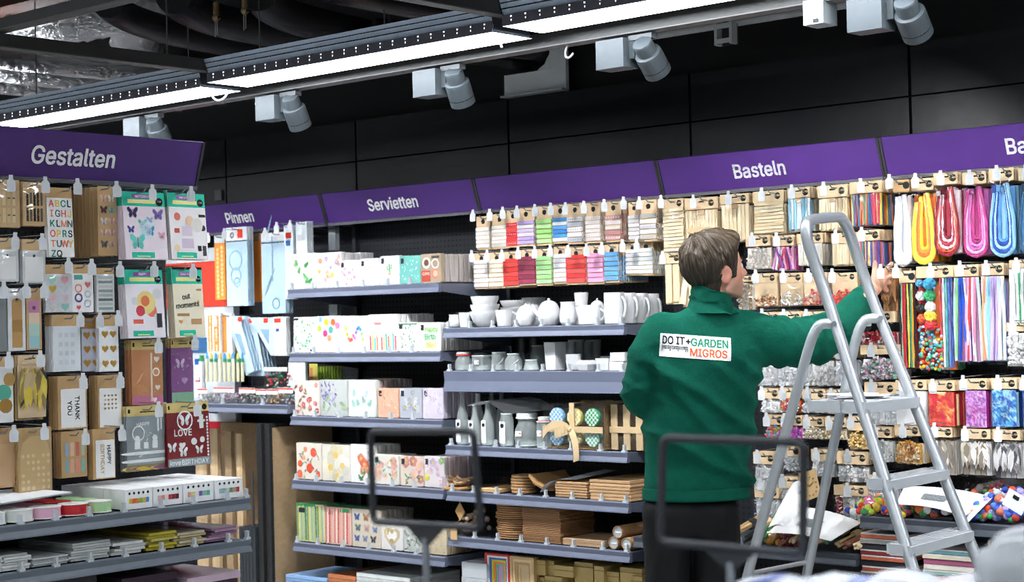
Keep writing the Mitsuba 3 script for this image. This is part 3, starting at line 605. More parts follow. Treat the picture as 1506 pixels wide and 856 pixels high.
for i, (x, y) in enumerate(((318, 26), (360, 16))):
    p = atH(x, y, 2.72); t = thing('pipe_tap', ('left' if i == 0 else 'right') + ' brass drain tap hanging under the black pipe', 'tap')
    part(t, 'body', G().tube([p + [0, 0, .06], p], .012, lin('#a98f62'), n=8).sph(p, .016, lin('#b9a277'), 1), 'metal'); part(t, 'handle', G().tube([p + [-.006, 0, -.0], p + [-.008, 0, -.075]], .002, lin('#c9c9c4'), n=5).tube([p + [.006, 0, -.0], p + [.004, 0, -.07]], .002, lin('#c9c9c4'), n=5).tube([p, p + [.035, .0, -.006]], .006, BLACK, n=6), 'metal')
t = thing('brown_duct', 'dark red-brown painted beam in the upper left corner', 'beam'); p = atH(20, 10, 3.0)
part(t, 'beam', G().tube([atH(-60, 30, 3.0), atH(130, -14, 3.0)], .05, lin('#5a2d1a'), n=4), 'satin'); part(t, 'clamp', G().box(atH(4, 24, 2.98), (.03, .1, .1), GALV * .6).box(atH(24, 20, 2.98), (.03, .1, .1), GALV * .6), 'steel')
p = atY(575, 100, -.9); t = thing('sprinkler', 'small sprinkler with a wire cage left of the middle spotlight', 'sprinkler'); g = G()
for k in range(8):
    a = k * math.pi / 4; g.tube([p + [.035 * math.cos(a), .035 * math.sin(a), .03], p + [.04 * math.cos(a), .04 * math.sin(a), -.01], p + [.012 * math.cos(a), .012 * math.sin(a), -.03]], .002, lin('#b8bcbd'), n=4)
part(t, 'wire_cage', g, 'metal'); part(t, 'stem', G().tube([p + [0, 0, 0], (p[0], p[1], 3.72)], .009, PB, n=8), 'satin')
# ------------------------------------------------------------------ ribbons on pegs, above the crockery
def Z5(cx, cy, s, pts): return [(cx + p / s) for p in pts]
RW, GR = '#f0eee9', '#c9c9c6'
rowA = [  # tag x, tag y, card x0, x1, top, bottom, colours, words, packs behind
    (699, 310, 701, 721, 318, 367, [RW, '#e2e0da'], 'white and cream ribbons', 3, None), (720, 309, 724, 746, 314.5, 366, ['#efece4', '#d9d7d2', '#cfcac0'], 'ivory and grey ribbons', 1, None),
    (742.6, 305.7, 746, 764, 309, 364, ['#d8242c', '#e33a3c', '#c81f28'], 'bright red ribbons with white dots', 0, '#f4f0f0'), (765.7, 304, 762, 786, 306, 362, ['#b7a3d9', '#f0eef5', '#c8badf', '#dcd4ec', '#a894d0'], 'violet and white ribbons', 5, None),
    (792.6, 301.7, 790, 812, 303, 361, ['#9ccf7c', '#b5dc98', '#8cc66c'], 'light green ribbons', 1, None), (815.9, 299.5, 814, 835, 301, 358, ['#3f8fd2', '#eef3f8', '#5aa2dd', '#2c7cc4'], 'blue and white ribbons', 1, None),
    (839.3, 298.7, 835, 857, 299, 359, ['#e4e6ea', '#b9bdc6', '#f1f2f4'], 'white and silver ribbons', 3, '#8a8f98'), (865, 297, 862, 884, 298, 357.5, ['#efe9e4', '#e3dad4'], 'cream lace ribbons', 5, '#c8c0b8'),
    (892, 294.7, 891, 914, 296, 356, ['#c89a98', '#e9ded8', '#d9cfc0', '#b98484'], 'dusty rose and beige ribbons', 6, '#f5efe9'), (918, 291, 925, 941, 297, 355, ['#dcdadb', '#c3c2c6'], 'pale grey ribbons', 3, None),
    (941.4, 291, 942, 966, 293.5, 355, ['#a9a49c', '#e6dfcf', '#b7b3b6', '#dfe3ea', '#b0a8a0'], 'grey, beige and silver ribbons', 8, None)]
for i, (tx, ty, x0, x1, yt, yb, c, wd, n, dots) in enumerate(rowA):
    hang(BK, (tx, ty), (x0, x1, yt, yb), 'ribbon', dict(c=c, n=5 + i % 2, name='ribbon_card', dots=dots, v0=.34, k='#d8bd98'), f'kraft card of {wd}, upper ribbon row', n, yf=-.24, cat='ribbon card')
rowB = [(699, 369.5, 698, 719, 372, 425, ['#f2f3f5'], 'plain white ribbons', 6), (721, 369, 720, 742, 371, 424, ['#efe6cf', '#ece2c8'], 'cream ribbons', 6), (744, 368.5, 740, 764, 370, 422.5, ['#d6302e', '#e0423c'], 'glossy red ribbons', 7),
        (767, 365, 763, 788, 367, 419.5, ['#7e2743', '#8c2f4c'], 'dark wine red ribbons', 7), (793, 363.5, 790, 812, 366, 420, ['#9dd58c', '#aedd9f'], 'mint green ribbons', 7), (816, 361, 815, 834, 362.5, 417.5, ['#eceef2', '#dfe2e8'], 'silvery white ribbons', 7),
        (839, 362, 833.5, 862, 364, 418.5, ['#d93438', '#e4524e'], 'shiny scarlet ribbons', 7), (865, 360, 865, 888, 361, 418, ['#e59cc8', '#eaaed2'], 'rose pink ribbons', 8), (891, 358, 890, 910, 359.5, 415.5, ['#63a7dd', '#78b4e4'], 'sky blue ribbons', 12),
        (915.5, 354, 921, 941, 357.5, 405, ['#eceff0', '#e2e7ea'], 'pale ice white ribbons', 2), (944, 353, 940, 961, 355, 405, ['#dfe9ef', '#e8f0f4'], 'light bluish white ribbons', 8)]
for i, (tx, ty, x0, x1, yt, yb, c, wd, n) in enumerate(rowB):
    hang(BK, (tx, ty), (x0, x1, yt, yb), 'ribbon', dict(c=c, n=6, name='ribbon_card', v0=.2, k='#d8bd98'), f'kraft card of {wd}, lower ribbon row', n, yf=-.25 if i < 9 else -.2, sp=.016, cat='ribbon card')

# ------------------------------------------------------------------ sticks, beads and the like behind the man (pixels of the photograph)
PALES = ['#ecd9b4', '#e8d2a8', '#f0e0c0']
MULTI = ['#2f8f6a', '#e8743c', '#c93b52', '#3f7fb4', '#e5c04a', '#4d3f86', '#e08a6a', '#2c6c8c']
def H(tx, ty, x0, x1, yt, yb, kind, wd, nb=4, cat='craft pack', yf=-.24, **a):
    a.setdefault('name', 'craft_pack'); hang(BK, (tx, ty) if tx else None, (x0, x1, yt, yb), kind, a, wd, nb, yf=yf, cat=cat)
ST = dict(cat='stick bundle', name='stick_bundle')
H(972, 289, 974, 1006, 292.5, 373, 'slats', 'flat wooden sticks stacked crosswise, left end of the sticks', 5, c=PALES, hh=.17, **ST)
H(1019.5, 288.4, 1008, 1056, 290.5, 368, 'sticks', 'round wooden sticks tied with string, above the mans head', 5, c=PALES, n=15, hh=.22, band='#c9ae84', patch=1, **ST)
H(1071, 283.3, 1060, 1102, 285, 356, 'sticks', 'broad wooden spatula sticks right above his hair', 5, c=PALES, n=7, hh=.2, patch=1, **ST)
H(1120, 278, 1108, 1153, 280.5, 345, 'slats', 'square wooden block of thin sticks in a bag', 6, c=['#e2c79a', '#ecd9b4', '#e8d2a8'], n=9, hh=.26, **ST)
H(1164, 273.7, 1158, 1192, 275.5, 341, 'sticks', 'light blue and white wooden sticks, left of the ladder hoop', 6, c=['#8cc8e0', '#ece0c8', '#dfe9ee', '#a8d4e6'], n=8, hh=.23, patch=1, **ST)
H(1211, 269.5, 1203, 1247, 272, 340, 'sticks', 'pale wooden sticks above the ladder hoop', 6, c=PALES, n=12, hh=.27, patch=1, **ST)
H(1265.5, 264.5, 1250, 1298, 266.5, 333, 'sticks', 'coloured wooden sticks, right of the ladder hoop', 7, c=MULTI, n=15, hh=.26, mess=3, **ST)
H(996, 370, 977, 1000, 372, 448, 'sticks', 'two long wooden laths left of his head', 3, c=PALES, n=2, hh=.2, **ST)
H(None, 0, 1001, 1022, 388, 452, 'sticks', 'slanting wooden laths close to his collar', 2, c=PALES, n=2, mess=14, hh=.1, **ST)
H(1107, 344, 1097, 1133, 346, 396, 'rings', 'small white wooden rings in a bag in front of his nose', 5, c=['#e8e2da', '#f2efe9', '#d9d0c4'], n=150, fill=.95, r=.0042, hh=.32, name='bead_bag', cat='bead bag')
H(1144.7, 344, 1137, 1168, 346, 398, 'sticks', 'pink, orange and violet small wooden sticks', 4, c=['#d0439a', '#e8743c', '#7d3f96', '#e8a0c8', '#b02c50', '#efefef'], n=9, mess=22, hh=.3, **ST)
H(1187, 342, 1172, 1211, 343, 391, 'sticks', 'whitewashed short sticks behind the left ladder rail', 6, c=['#f0ece2', '#e6dcc6', '#f4f2ee'], n=9, hh=.3, **ST)
H(1228.6, 340, 1223, 1264, 342, 391, 'sticks', 'pale match sticks between the ladder rails', 6, c=PALES, n=14, hh=.32, **ST)
H(1267, 336, 1263, 1294, 338, 393, 'sticks', 'rainbow coloured match sticks right above his hand', 9, c=MULTI + ['#c88ab8', '#e8e2d4'], n=15, hh=.29, **ST)
BB = dict(name='bead_bag', cat='bead bag')
H(1096, 404, 1084, 1108, 406, 456, 'bundle', 'twine and wire pieces close to his chin', 3, c=['#b8a488', '#8a765a', '#e0d8cc', '#c8c0b4'], n=120, hh=.16)
H(1111, 398.5, 1109, 1143, 402, 451, 'beads', 'brown and white buttons in a kraft bag under his chin', 4, c=['#b5763e', '#ece4da', '#7d4a26', '#d8b088'], n=60, fill=.5, full=True, r=.0042, hh=.28, **BB)
H(1151.8, 398, 1147, 1181, 401.5, 450, 'beads', 'white buttons in a kraft bag', 4, c=['#f0f0ee', '#dfe0de'], n=60, fill=.55, full=True, r=.0045, hh=.28, **BB)
H(1188.4, 397, 1182, 1216, 401, 449, 'rings', 'red and white rings in a kraft bag', 4, c=['#b52a34', '#f0e8e8', '#d45a60'], n=75, fill=.62, full=True, r=.005, hh=.26, **BB)
H(1223.7, 397, 1224, 1261, 401, 449, 'flakes', 'coral red petals in a kraft bag between the rails', 4, c=['#e0524e', '#f0908a', '#c93a3c'], n=70, fill=.6, full=True, r=.007, hh=.26, **BB)
H(1317.7, 390, 1296, 1319, 394, 458, 'feathers', 'brown leather strips next to his hand', 6, c=['#9c6a40', '#b88656', '#7d5230'], n=30, hh=.12, cat='craft pack')
H(1160, 456.7, 1149, 1178, 458, 500, 'beads', 'white beads showing over his sleeve', 3, c=['#f2f2f0', '#e4e4e2'], n=50, fill=.9, r=.005, hh=.4, **BB)
H(1195, 456.7, 1182, 1211, 458, 502, 'beads', 'pearl beads showing over his forearm', 3, c=['#f4f3f0', '#dcdcda'], n=50, fill=.9, r=.005, hh=.4, **BB)
H(1125, 456, 1118, 1146, 459, 500, 'beads', 'ivory beads showing over his shoulder', 3, c=['#f2efe6', '#e6e2d6'], n=40, fill=.9, r=.005, hh=.4, **BB)
H(1236, 461, 1228, 1252, 462, 506, 'beads', 'glass beads behind his cuff', 3, c=['#e6e8e8', '#c9cccd'], n=50, fill=.8, r=.004, hh=.35, **BB)
H(1276, 461, 1258, 1317, 458, 507, 'flakes', 'dark red and white chips, below the leather strips', 5, c=['#a82430', '#d8a8a8', '#7a1822', '#f0e6e6', '#c2404a'], n=170, fill=.6, r=.0055, hh=.33, **BB)
for i, (x0, x1, wd, c) in enumerate(((1085, 1118, 'clear sequins in a bag beside his armpit', ['#eef0f2', '#d8dce0']), (1120, 1154, 'white sequins in a bag below his upper arm', ['#f4f4f4', '#dfe2e6']), (1156, 1190, 'silver white sequins left of the rear ladder leg', ['#e9edf0', '#f6f6f6', '#c8ccd2']), (1192, 1226, 'white pearl sequins behind the ladder legs', ['#f6f6f4', '#e2e2e0']), (1228, 1259, 'iridescent white sequins behind the front left rail', ['#f0eef4', '#dce6ea', '#e8dfe6']))):
    H(x0 + 12, 510, x0, x1, 512, 568, 'rings', wd, 4, c=c, n=190, fill=.95, r=.0055, hh=.25, **BB)
H(1281, 506, 1266, 1325, 507, 558, 'flakes', 'white and rose sequins with some green, above the ladder platform', 5, c=['#f2eef0', '#e4c8d8', '#d8a0c0', '#f6f6f6', '#7fb8a0', '#b86a98'], n=330, fill=.85, r=.0058, hh=.28, fb='gloss', **BB)
small = [(1124.8, 570.4, 1119, 1145, 571, 607, ['#f2f2f0', '#dfe4e6'], 'white feathery chips', 'flakes'), (1154.6, 570, 1147, 1176, 570.5, 607, ['#e0632c', '#3fae6a', '#d8c23a', '#f0f0f0', '#c93b52'], 'orange, green and white beads', 'beads'), (1187, 571, 1180, 1214, 572, 608, ['#e2e6e8', '#cdd2d6'], 'clear glass beads', 'beads'), (1222, 573, 1217, 1250, 573, 609, ['#eceae6', '#d4d0c8'], 'cream glass beads', 'beads'),
         (1281, 560, 1272, 1319, 562, 626, ['#f0f2f3', '#dde2e5'], 'frosty white glass drops in a large bag', 'bundle'),
         (1128, 609, 1126, 1152, 610, 645, ['#e8742c', '#e0409a', '#58b858', '#e8c83a', '#3f8fd2'], 'neon coloured beads', 'beads'), (1153, 610, 1154, 1180, 611, 646, ['#c04ab0', '#e8a0d8', '#8a3aa0'], 'magenta beads', 'beads'), (1186, 612, 1181, 1212, 613, 646, ['#d8cdb8', '#c2b498', '#e8e0d0'], 'champagne coloured beads', 'beads'), (1219, 614, 1213, 1245, 614, 647, ['#cdb88c', '#d8c8a4', '#e8e0cc'], 'pale golden beads', 'beads'),
         (1257, 612, 1247, 1276, 613, 661, ['#b8924a', '#d8b870', '#e8d8a8'], 'golden beads filling a tall bag', 'beads'), (1120, 664, 1108, 1140, 665, 724, ['#dfe3e6', '#c4c9cd', '#f0f0f0'], 'clear trinkets beside the jacket hem', 'bundle'), (1162, 655, 1152, 1176, 656, 692, ['#d4d8da', '#bcc2c6'], 'silver wire pieces', 'bundle'), (1204, 661, 1193, 1226, 661, 702, ['#d8d8d8', '#f0f0f0', '#aab0b4'], 'silver chain links', 'rings'), (1246, 663, 1231, 1278, 664, 709, ['#dcdcda', '#f2f2f2', '#9aa0a4'], 'silver and clear rings in a wide bag', 'rings'),
         (1163, 700, 1149, 1176, 701, 758, ['#cfd5d8', '#e8ecee', '#a8b0b4'], 'clear hanging crystals', 'bundle'), (1125, 706, 1110, 1146, 716, 770, ['#d4dade', '#b8c0c4', '#eef0f2'], 'long clear crystals by the jacket hem', 'bundle'), (1246, 712, 1227, 1277, 714, 764, ['#c2c8cb', '#e4e8ea', '#a0343c', '#dfe3e5'], 'clear bits with a red cord', 'bundle'), (1288, 697, 1278, 1312, 699, 745, ['#c6ccd0', '#e2dff0', '#f0f0f0'], 'lilac glass bits', 'bundle'), (1290, 626, 1279, 1312, 628, 680, ['#c4c8c8', '#e4e4e0', '#a8acac'], 'grey glass beads in a bag behind the rail', 'beads')]
for tx, ty, x0, x1, yt, yb, c, wd, kd in small:
    H(tx, ty, x0, x1, yt, yb, kd, wd + ' in a small bag' if 'bag' not in wd else wd, 4, c=c, n=110 if kd != 'bundle' else 120, fill=.9 if kd == 'beads' else .95, r=.0042, hh=.42 if yb - yt < 50 else .3, **BB)
# ------------------------------------------------------------------ chenille loops, pompoms, felt and feathers at the right
LP = dict(name='chenille_pack', cat='craft pack', hh=.145)
H(1307.7, 258.4, 1315, 1339, 264, 389, 'loops', 'white chenille loops', 2, c=['#e6e8ec', '#dcdfe6', '#f0f0f2'], n=4, lr=.1, fuzz=.2, k='#b8966a', **LP)
H(1346, 257, 1342, 1374, 262, 386, 'loops', 'yellow and orange chenille loops', 6, c=['#efd640', '#f0dc58', '#e8762c', '#f0913c'], n=5, lr=.085, **LP)
H(1388, 252.6, 1374, 1410, 253.5, 374, 'loops', 'red, orange and white tinsel loops', 8, c=['#7c1c2c', '#e25a3a', '#d8d0d8', '#9c2a3c', '#f0e6ea'], n=6, sparkle=.6, fuzz=.35, lr=.06, **LP)
H(1429, 251.8, 1417, 1452, 252.5, 376, 'loops', 'magenta and pink chenille loops', 8, c=['#b83a80', '#e8b8d4', '#c86ab4', '#d88cc0', '#9c2c6c'], n=6, sparkle=.4, lr=.065, **LP)
H(1467, 245, 1456, 1492, 247, 375, 'loops', 'light and dark blue chenille loops', 9, c=['#8cc4e8', '#2c4ca8', '#a8d8f0', '#1f3a8c', '#5a9cd0'], n=5, sparkle=.35, lr=.075, **LP)
H(1508, 244, 1500, 1534, 246, 374, 'loops', 'petrol blue chenille loops cut by the right edge', 6, c=['#1c4a6c', '#2c6c9c', '#14344c'], n=5, sparkle=.3, **LP)
SP_ = dict(name='stem_pack', cat='craft pack', hh=.12)
H(1317.7, 390, 1324, 1347, 398, 544, 'strips', 'black, red, yellow and green chenille stems', 3, c=['#16181a', '#7fae9a', '#a8262c', '#c22c30', '#16181a', '#e8c84a', '#2c2c2e', '#3a8a68', '#e0a030', '#2a1a1a'], n=10, sr=.005, sway=.03, **SP_)
H(1368, 389, 1349, 1404, 391, 546, 'pompoms', 'coloured pompoms and tinsel rods', 4, c=['#d83a3c', '#f0f0ee', '#3fa878', '#e8c83a', '#5aa8d8', '#e8742c', '#7ac8c0'], n=120, us=(-.45, .16), fill=.44, balls=[(-.4, .9 - .06, .09, '#5aa0d0'), (-.12, .83, .15, '#3f9cc4'), (-.12, .72, .14, '#2f9c60'), (-.38, .72, .12, '#d8dadc'), (-.12, .61, .14, '#eef0f0'), (-.38, .6, .11, '#1a1a1c'), (-.12, .52, .15, '#ecd044'), (-.36, .5, .11, '#e0603c'), (-.12, .44, .14, '#d0303a')], rods=['#a83240', '#dfe3e6', '#3fa0a0', '#3f68b8', '#2c4890'], r0=.14, name='pompom_pack', cat='craft pack', hh=.11)
H(1411.4, 386, 1405, 1441, 389, 534, 'strips', 'blue, pink and green chenille stems', 5, c=['#b8d8c8', '#8fd08a', '#1f48b8', '#2454c4', '#e8eef0', '#d8a0c8', '#e0b8d8', '#c83a44', '#f0e0e8', '#e490b8'], n=11, sr=.0055, sway=.06, lean=.15, **SP_)
H(1450, 385, 1445, 1478, 387, 533, 'strips', 'pastel orange, blue and lilac chenille stems', 5, c=['#e8d8d0', '#e8946c', '#a8d8ec', '#90c8e8', '#d8c4ec', '#cbb4e4', '#c2a4dc', '#b8d4e8', '#dcd4e0'], n=10, sr=.006, sway=.09, lean=.18, **SP_)
H(1501, 381, 1485, 1520, 382, 476, 'strips', 'white and green chenille stems at the right edge', 4, c=['#eef0f0', '#dfe4e4', '#f4f4f4', '#2f8a5a', '#e4e8e8'], n=8, sr=.0055, sway=.05, **SP_)
r_ = random.Random(5)
H(1489, 472, 1481, 1520, 474, 540, 'pompoms', 'white snow pompoms under the white stems', 3, c=['#f4f4f2', '#eaeae8'], n=160, us=(-.45, .45), fill=.8, balls=[(r_.uniform(-.4, .4), r_.uniform(.06, .74), .07, '#f6f6f4') for _ in range(34)], name='pompom_pack', cat='craft pack', hh=.2)
FT = dict(name='felt_pack', cat='craft pack', hh=.22)
H(1327, 556, 1318, 1363, 559, 625, 'marble', 'plain white felt', 5, c=['#eef0f0', '#e6e9ea', '#f2f2f2'], **FT)
H(1371.4, 559.5, 1366, 1405, 560, 627, 'marble', 'red and orange marbled felt', 9, c=['#f0d49c', '#e89a50', '#d23a40', '#c22c3a', '#e86a48', '#b4243c'], **FT)
H(1416, 554.4, 1420, 1452, 557, 629, 'marble', 'violet and pink marbled felt', 6, c=['#b47ac8', '#b02c90', '#d8a8e0', '#8a2c9c', '#e0b8d4', '#a84ab0'], **FT)
H(1467, 553.8, 1459, 1496, 556, 628, 'marble', 'blue and turquoise marbled felt', 7, c=['#5ac0e8', '#1f5cb8', '#a8e0f0', '#2c3ca0', '#3fa8dc', '#b8e4ec'], **FT)
H(1505, 554, 1504, 1540, 556, 630, 'marble', 'dark blue marbled felt at the right edge', 4, c=['#2c4a9c', '#1f3a7c', '#5a8ac8'], **FT)
FE = dict(name='feather_pack', cat='craft pack', hh=.21)
H(1327, 624.4, 1316, 1354, 625.5, 683, 'flakes', 'gold leaf flakes between the ladder rails', 5, c=['#d8a850', '#e8c888', '#c89038', '#efe6d4'], n=160, fill=.75, r=.009, hh=.27, name='flake_pack', cat='craft pack')
H(1374, 624, 1370, 1401, 628, 700, 'feathers', 'grey natural feathers right of the ladder', 8, c=['#d8d2c8', '#b4ab9e', '#ece8e2', '#8f867a'], n=40, **FE)
H(1419, 629, 1414, 1457, 631, 700, 'feathers', 'white and brown feathers in a wide bag', 5, c=['#e8e4dc', '#c8c0b2', '#f2f0ec', '#9a8c78'], n=50, **FE)
H(1468, 630, 1461, 1501, 632, 704, 'feathers', 'grey guinea fowl feathers at the right edge', 5, c=['#8e8c8a', '#b8b4b0', '#5a5a62', '#d8d6d4'], n=50, **FE)

# ------------------------------------------------------------------ drawing stencils on pegs under the PINNEN sign
SQ = dict(name='stencil_pack', cat='stencil')
BLUEP = '#bcd6e6'
H(308.6, 343.5, 316, 331, 346, 441, 'sheet', 'orange stencil left of the protractors', 2, yf=-.3, body='#e89038', head='#c8cdd2', hh=.12, ops=[('c', .3 + .4 * (k % 2), .05 + .033 * k, .12, '#f4c890') for k in range(24)], **SQ)
H(329.6, 337.6, 333, 364, 334, 450, 'sheet', 'pale blue protractor and curve set', 6, yf=-.33, body=BLUEP, head='#e9edf0', hh=.17, ops=[('o', .45, .58, .26, .32, '#8fb4cc'), ('o', .45, .38, .2, .27, '#8fb4cc'), ('o', .5, .3, .12, .16, '#7fa6c0'), ('r', .55, .86, .8, .97, '#d8402c'), ('o', .3, .9, .06, .09, '#3a3a3c'), ('r', 0, .815, 1, .83, '#49525a')], **SQ)
H(370.5, 339, 371, 384, 343, 444, 'sheet', 'orange stencil behind the blue protractor set', 2, yf=-.22, body='#e0852f', head='#9a7a58', hh=.12, **SQ)
H(398, 336, 385, 419, 342, 461, 'sheet', 'big pale blue set square and half circle', 7, yf=-.33, body=BLUEP, head='#e9edf0', hh=.1, ops=[('l', .1, .2, .95, .1, 1.05, '#7494aa'), ('l', .2, .9, .8, .07, 1.2, '#8fb0c6'), ('o', .6, .12, .12, .17, '#7494aa'), ('r', .45, .4, .5, .95, '#86a8c0'), ('r', 0, .87, 1, .885, '#49525a')], **SQ)
H(422, 327, 418, 432, 331, 440, 'sheet', 'clear ruler pack with a red corner, left of the fern napkins', 5, yf=-.33, body='#dbe6ec', ops=[('r', .2, .82, .8, .9, '#d8402c'), ('r', .2, .72, .7, .79, '#2f5c9c')], **SQ)
H(445, 324, 436, 452, 326, 420, 'sheet', 'clear ruler pack nearest the fern napkins', 6, yf=-.33, body='#e6edf0', ops=[('r', .1, .7, .5, .8, '#c8ccd0')], **SQ)
H(None, 0, 304, 324, 461, 520, 'sheet', 'orange letter stencil, lower peg row', 2, yf=-.34, body='#f0f0ec', ops=[('r', .1, .05, .42, .95, '#e8903c'), ('r', .55, .05, .92, .95, '#e8903c')] + [('c', .26, .1 + .08 * k, .08, '#f6dcb8') for k in range(11)] + [('c', .73, .1 + .08 * k, .08, '#f6dcb8') for k in range(11)], **SQ)
H(331, 466, 326, 341, 461, 520, 'sheet', 'orange stencil strip beside the letter stencil', 3, yf=-.32, body='#f4f0ea', ops=[('r', .1, .03, .5, .97, '#e89a4c')], **SQ)
def tri_pack(tag, pts, yf, desc, n):
    w0 = [BK.px(x, y, yf) for x, y in pts]; SEED[0] += 1; r = random.Random(SEED[0]); x0 = min(p[0] for p in w0)
    for i in range(n + 1):
        q = [(a, b) for a, b in w0]; y = yf + i * .02
        if i: solo('set_square', G().prism(q, y, y + .003, lin(BLUEP) * r.uniform(.85, 1.1)), 'gloss', ORD[i - 1] + ' from the front: ' + desc, 'set square', group='set squares behind: ' + desc)
        else:
            t = thing('set_square', 'front: ' + desc, 'set square'); part(t, 'plate', G().prism(q, y, y + .003, lin('#c6dcea')), 'gloss')
            c = np.mean(q, 0); part(t, 'cut_out', G().poly([c + (np.array(p) - c) * .38 for p in q], y - .0006, lin('#86a8c0')), 'paper'); part(t, 'label', G().b2((c[0] - .02, y - .0012, max(p[1] for p in q) - .028), (c[0] + .012, y - .0004, max(p[1] for p in q) - .006), lin('#d8402c')), 'paper')
tri_pack(None, [(331, 465), (352, 465), (374, 545), (362, 553)], -.32, 'long pale blue set square on the lower peg row', 3)
tri_pack(None, [(354, 467), (375, 467), (390, 553), (365, 553)], -.27, 'pale blue ruler plate beside the long set square', 4)
tri_pack(None, [(367, 467), (402, 467), (402, 523), (398, 523)], -.33, 'right-angled clear set square pointing down', 3)
H(None, 0, 402, 421, 466, 523, 'sheet', 'white set square card with a dark logo', 4, yf=-.33, body='#e9eeee', ops=[('r', .1, .85, .6, .96, '#d8402c'), ('r', .2, .62, .45, .7, '#2f4c8c'), ('r', .1, .1, .8, .5, '#d4dfd0')], **SQ)
for i in range(9):                        # glue pens standing in a row
    x = 305 + i * 6.5; p = BK.px(x, 562, -.35); q = BK.px(x, 519, -.35); t = thing('glue_pen', f'glue pen with a {["blue", "yellow"][i % 2]} cap, {ORD[i - 1] if i else "first"} from the left above the pin boxes', 'pen')
    part(t, 'barrel', G().tube([(p[0], -.35, p[1] + .002), (p[0], -.35, q[1] - .03)], .008, lin('#d8d4b0'), n=8), 'gloss'); part(t, 'cap', G().tube([(p[0], -.35, q[1] - .03), (p[0], -.35, q[1])], [.008, .004], lin('#3f9cd0' if i % 2 == 0 else '#d8c04a'), n=8), 'gloss'); part(t, 'band', G().tube([(p[0], -.35, q[1] - .046), (p[0], -.35, q[1] - .03)], .0085, lin('#2f8a5a' if i % 3 else '#e0ddc8'), n=8), 'gloss')
zs = BK.px(360, 595, -.46)[1] + .0
zsh = atY(360, 607, -.46)[2] + .042
for i, (x0, x1, y0, c, wd) in enumerate(((291, 305, 570, '#c8c8c4', 'grey pins'), (315, 345, 568, '#d8b8c8', 'mixed pastel pins'), (352, 376, 569, '#d8d8d0', 'white pins'), (377, 392, 571, '#c8d0d8', 'steel pins'), (393, 409, 571, '#c8a878', 'brass pins'), (410, 431, 569, '#b8c8d8', 'pale blue pins'))):
    a, b = BK.px(x0, 590, -.42), BK.px(x1, 590, -.42); zt = BK.px(x0, y0, -.42)[1]; t = thing('pin_box', f'small clear box of {wd} with a red and white label', 'box'); w = b[0] - a[0]
    part(t, 'case', G().b2((a[0], -.42, zsh), (b[0], -.34, zt), WHITE), 'acrylic'); g = G(); r = random.Random(i)
    for k in range(40): g.sph((r.uniform(a[0] + .005, b[0] - .005), r.uniform(-.415, -.345), zsh + .004 + r.random() * (zt - zsh) * .55), .006, lin(c) * r.uniform(.6, 1.1), 0)
    part(t, 'pins', g, 'gloss', kind='stuff'); part(t, 'label', G().b2((a[0], -.4215, zt - .03), (b[0], -.42, zt - .004), WHITE).b2((a[0], -.4225, zt - .012), (b[0], -.4215, zt - .006), lin('#d8402c')), 'paper')
a, b = BK.px(389, 562, -.36), BK.px(423, 562, -.36); zt = BK.px(400, 540, -.36)[1]; t = thing('pin_box', 'clear case of red, green and white push pins at the shelf end', 'box'); g = G(); r = random.Random(44)
for k in range(120): g.sph((r.uniform(a[0], b[0]), r.uniform(-.35, -.3), zsh + r.random() * (zt - zsh - .01)), .007, lin(r.choice(['#c8323c', '#2f8a5a', '#e8e8e4', '#c8323c', '#3f6a4a'])), 0)
part(t, 'pins', g, 'gloss', kind='stuff'); part(t, 'case', G().b2((a[0] - .005, -.36, zsh), (b[0] + .005, -.29, zt), WHITE), 'acrylic'); part(t, 'label', G().b2((a[0], -.361, zt - .02), (b[0], -.36, zt), lin('#d8e4e0')), 'paper')
# red and white display board at the far left end, colour tubes in front of it
a = BK.px(284, 480, -.2); b = BK.px(328, 480, -.2)
t = thing('display_board', 'red and white display board at the back left, partly behind the card racks', 'board')
part(t, 'panel', G().b2((-.4, -.1, .9), (.16, -.06, 1.93), lin('#dfe5ea')), 'satin'); part(t, 'red_field', G().b2((-.4, -.104, 1.62), (.16, -.1, 1.86), lin('#d8402e')), 'satin'); part(t, 'red_field', G().b2((-.4, -.104, .9), (.17, -.1, 1.02), lin('#c8202e')), 'satin'); part(t, 'blue_field', G().b2((-.4, -.104, 1.38), (.1, -.1, 1.46), lin('#3a6a9c')), 'satin')
for i, (x, y, c) in enumerate(((290, 545, '#2f5cb0'), (297, 540, '#3f9c58'), (291, 570, '#d83a3c'), (298, 572, '#e8e8e8'))):
    p = BK.px(x, y, -.3); solo('paint_tube', G().tube([(p[0], -.3, p[1] - .05), (p[0], -.3, p[1] + .03)], .016, WHITE, n=8).tube([(p[0], -.3, p[1] + .03), (p[0], -.3, p[1] + .06)], .012, lin(c), n=8), 'gloss', f'white paint tube with a {["blue", "green", "red", "pale"][i]} cap at the left end of the back wall', 'tube')
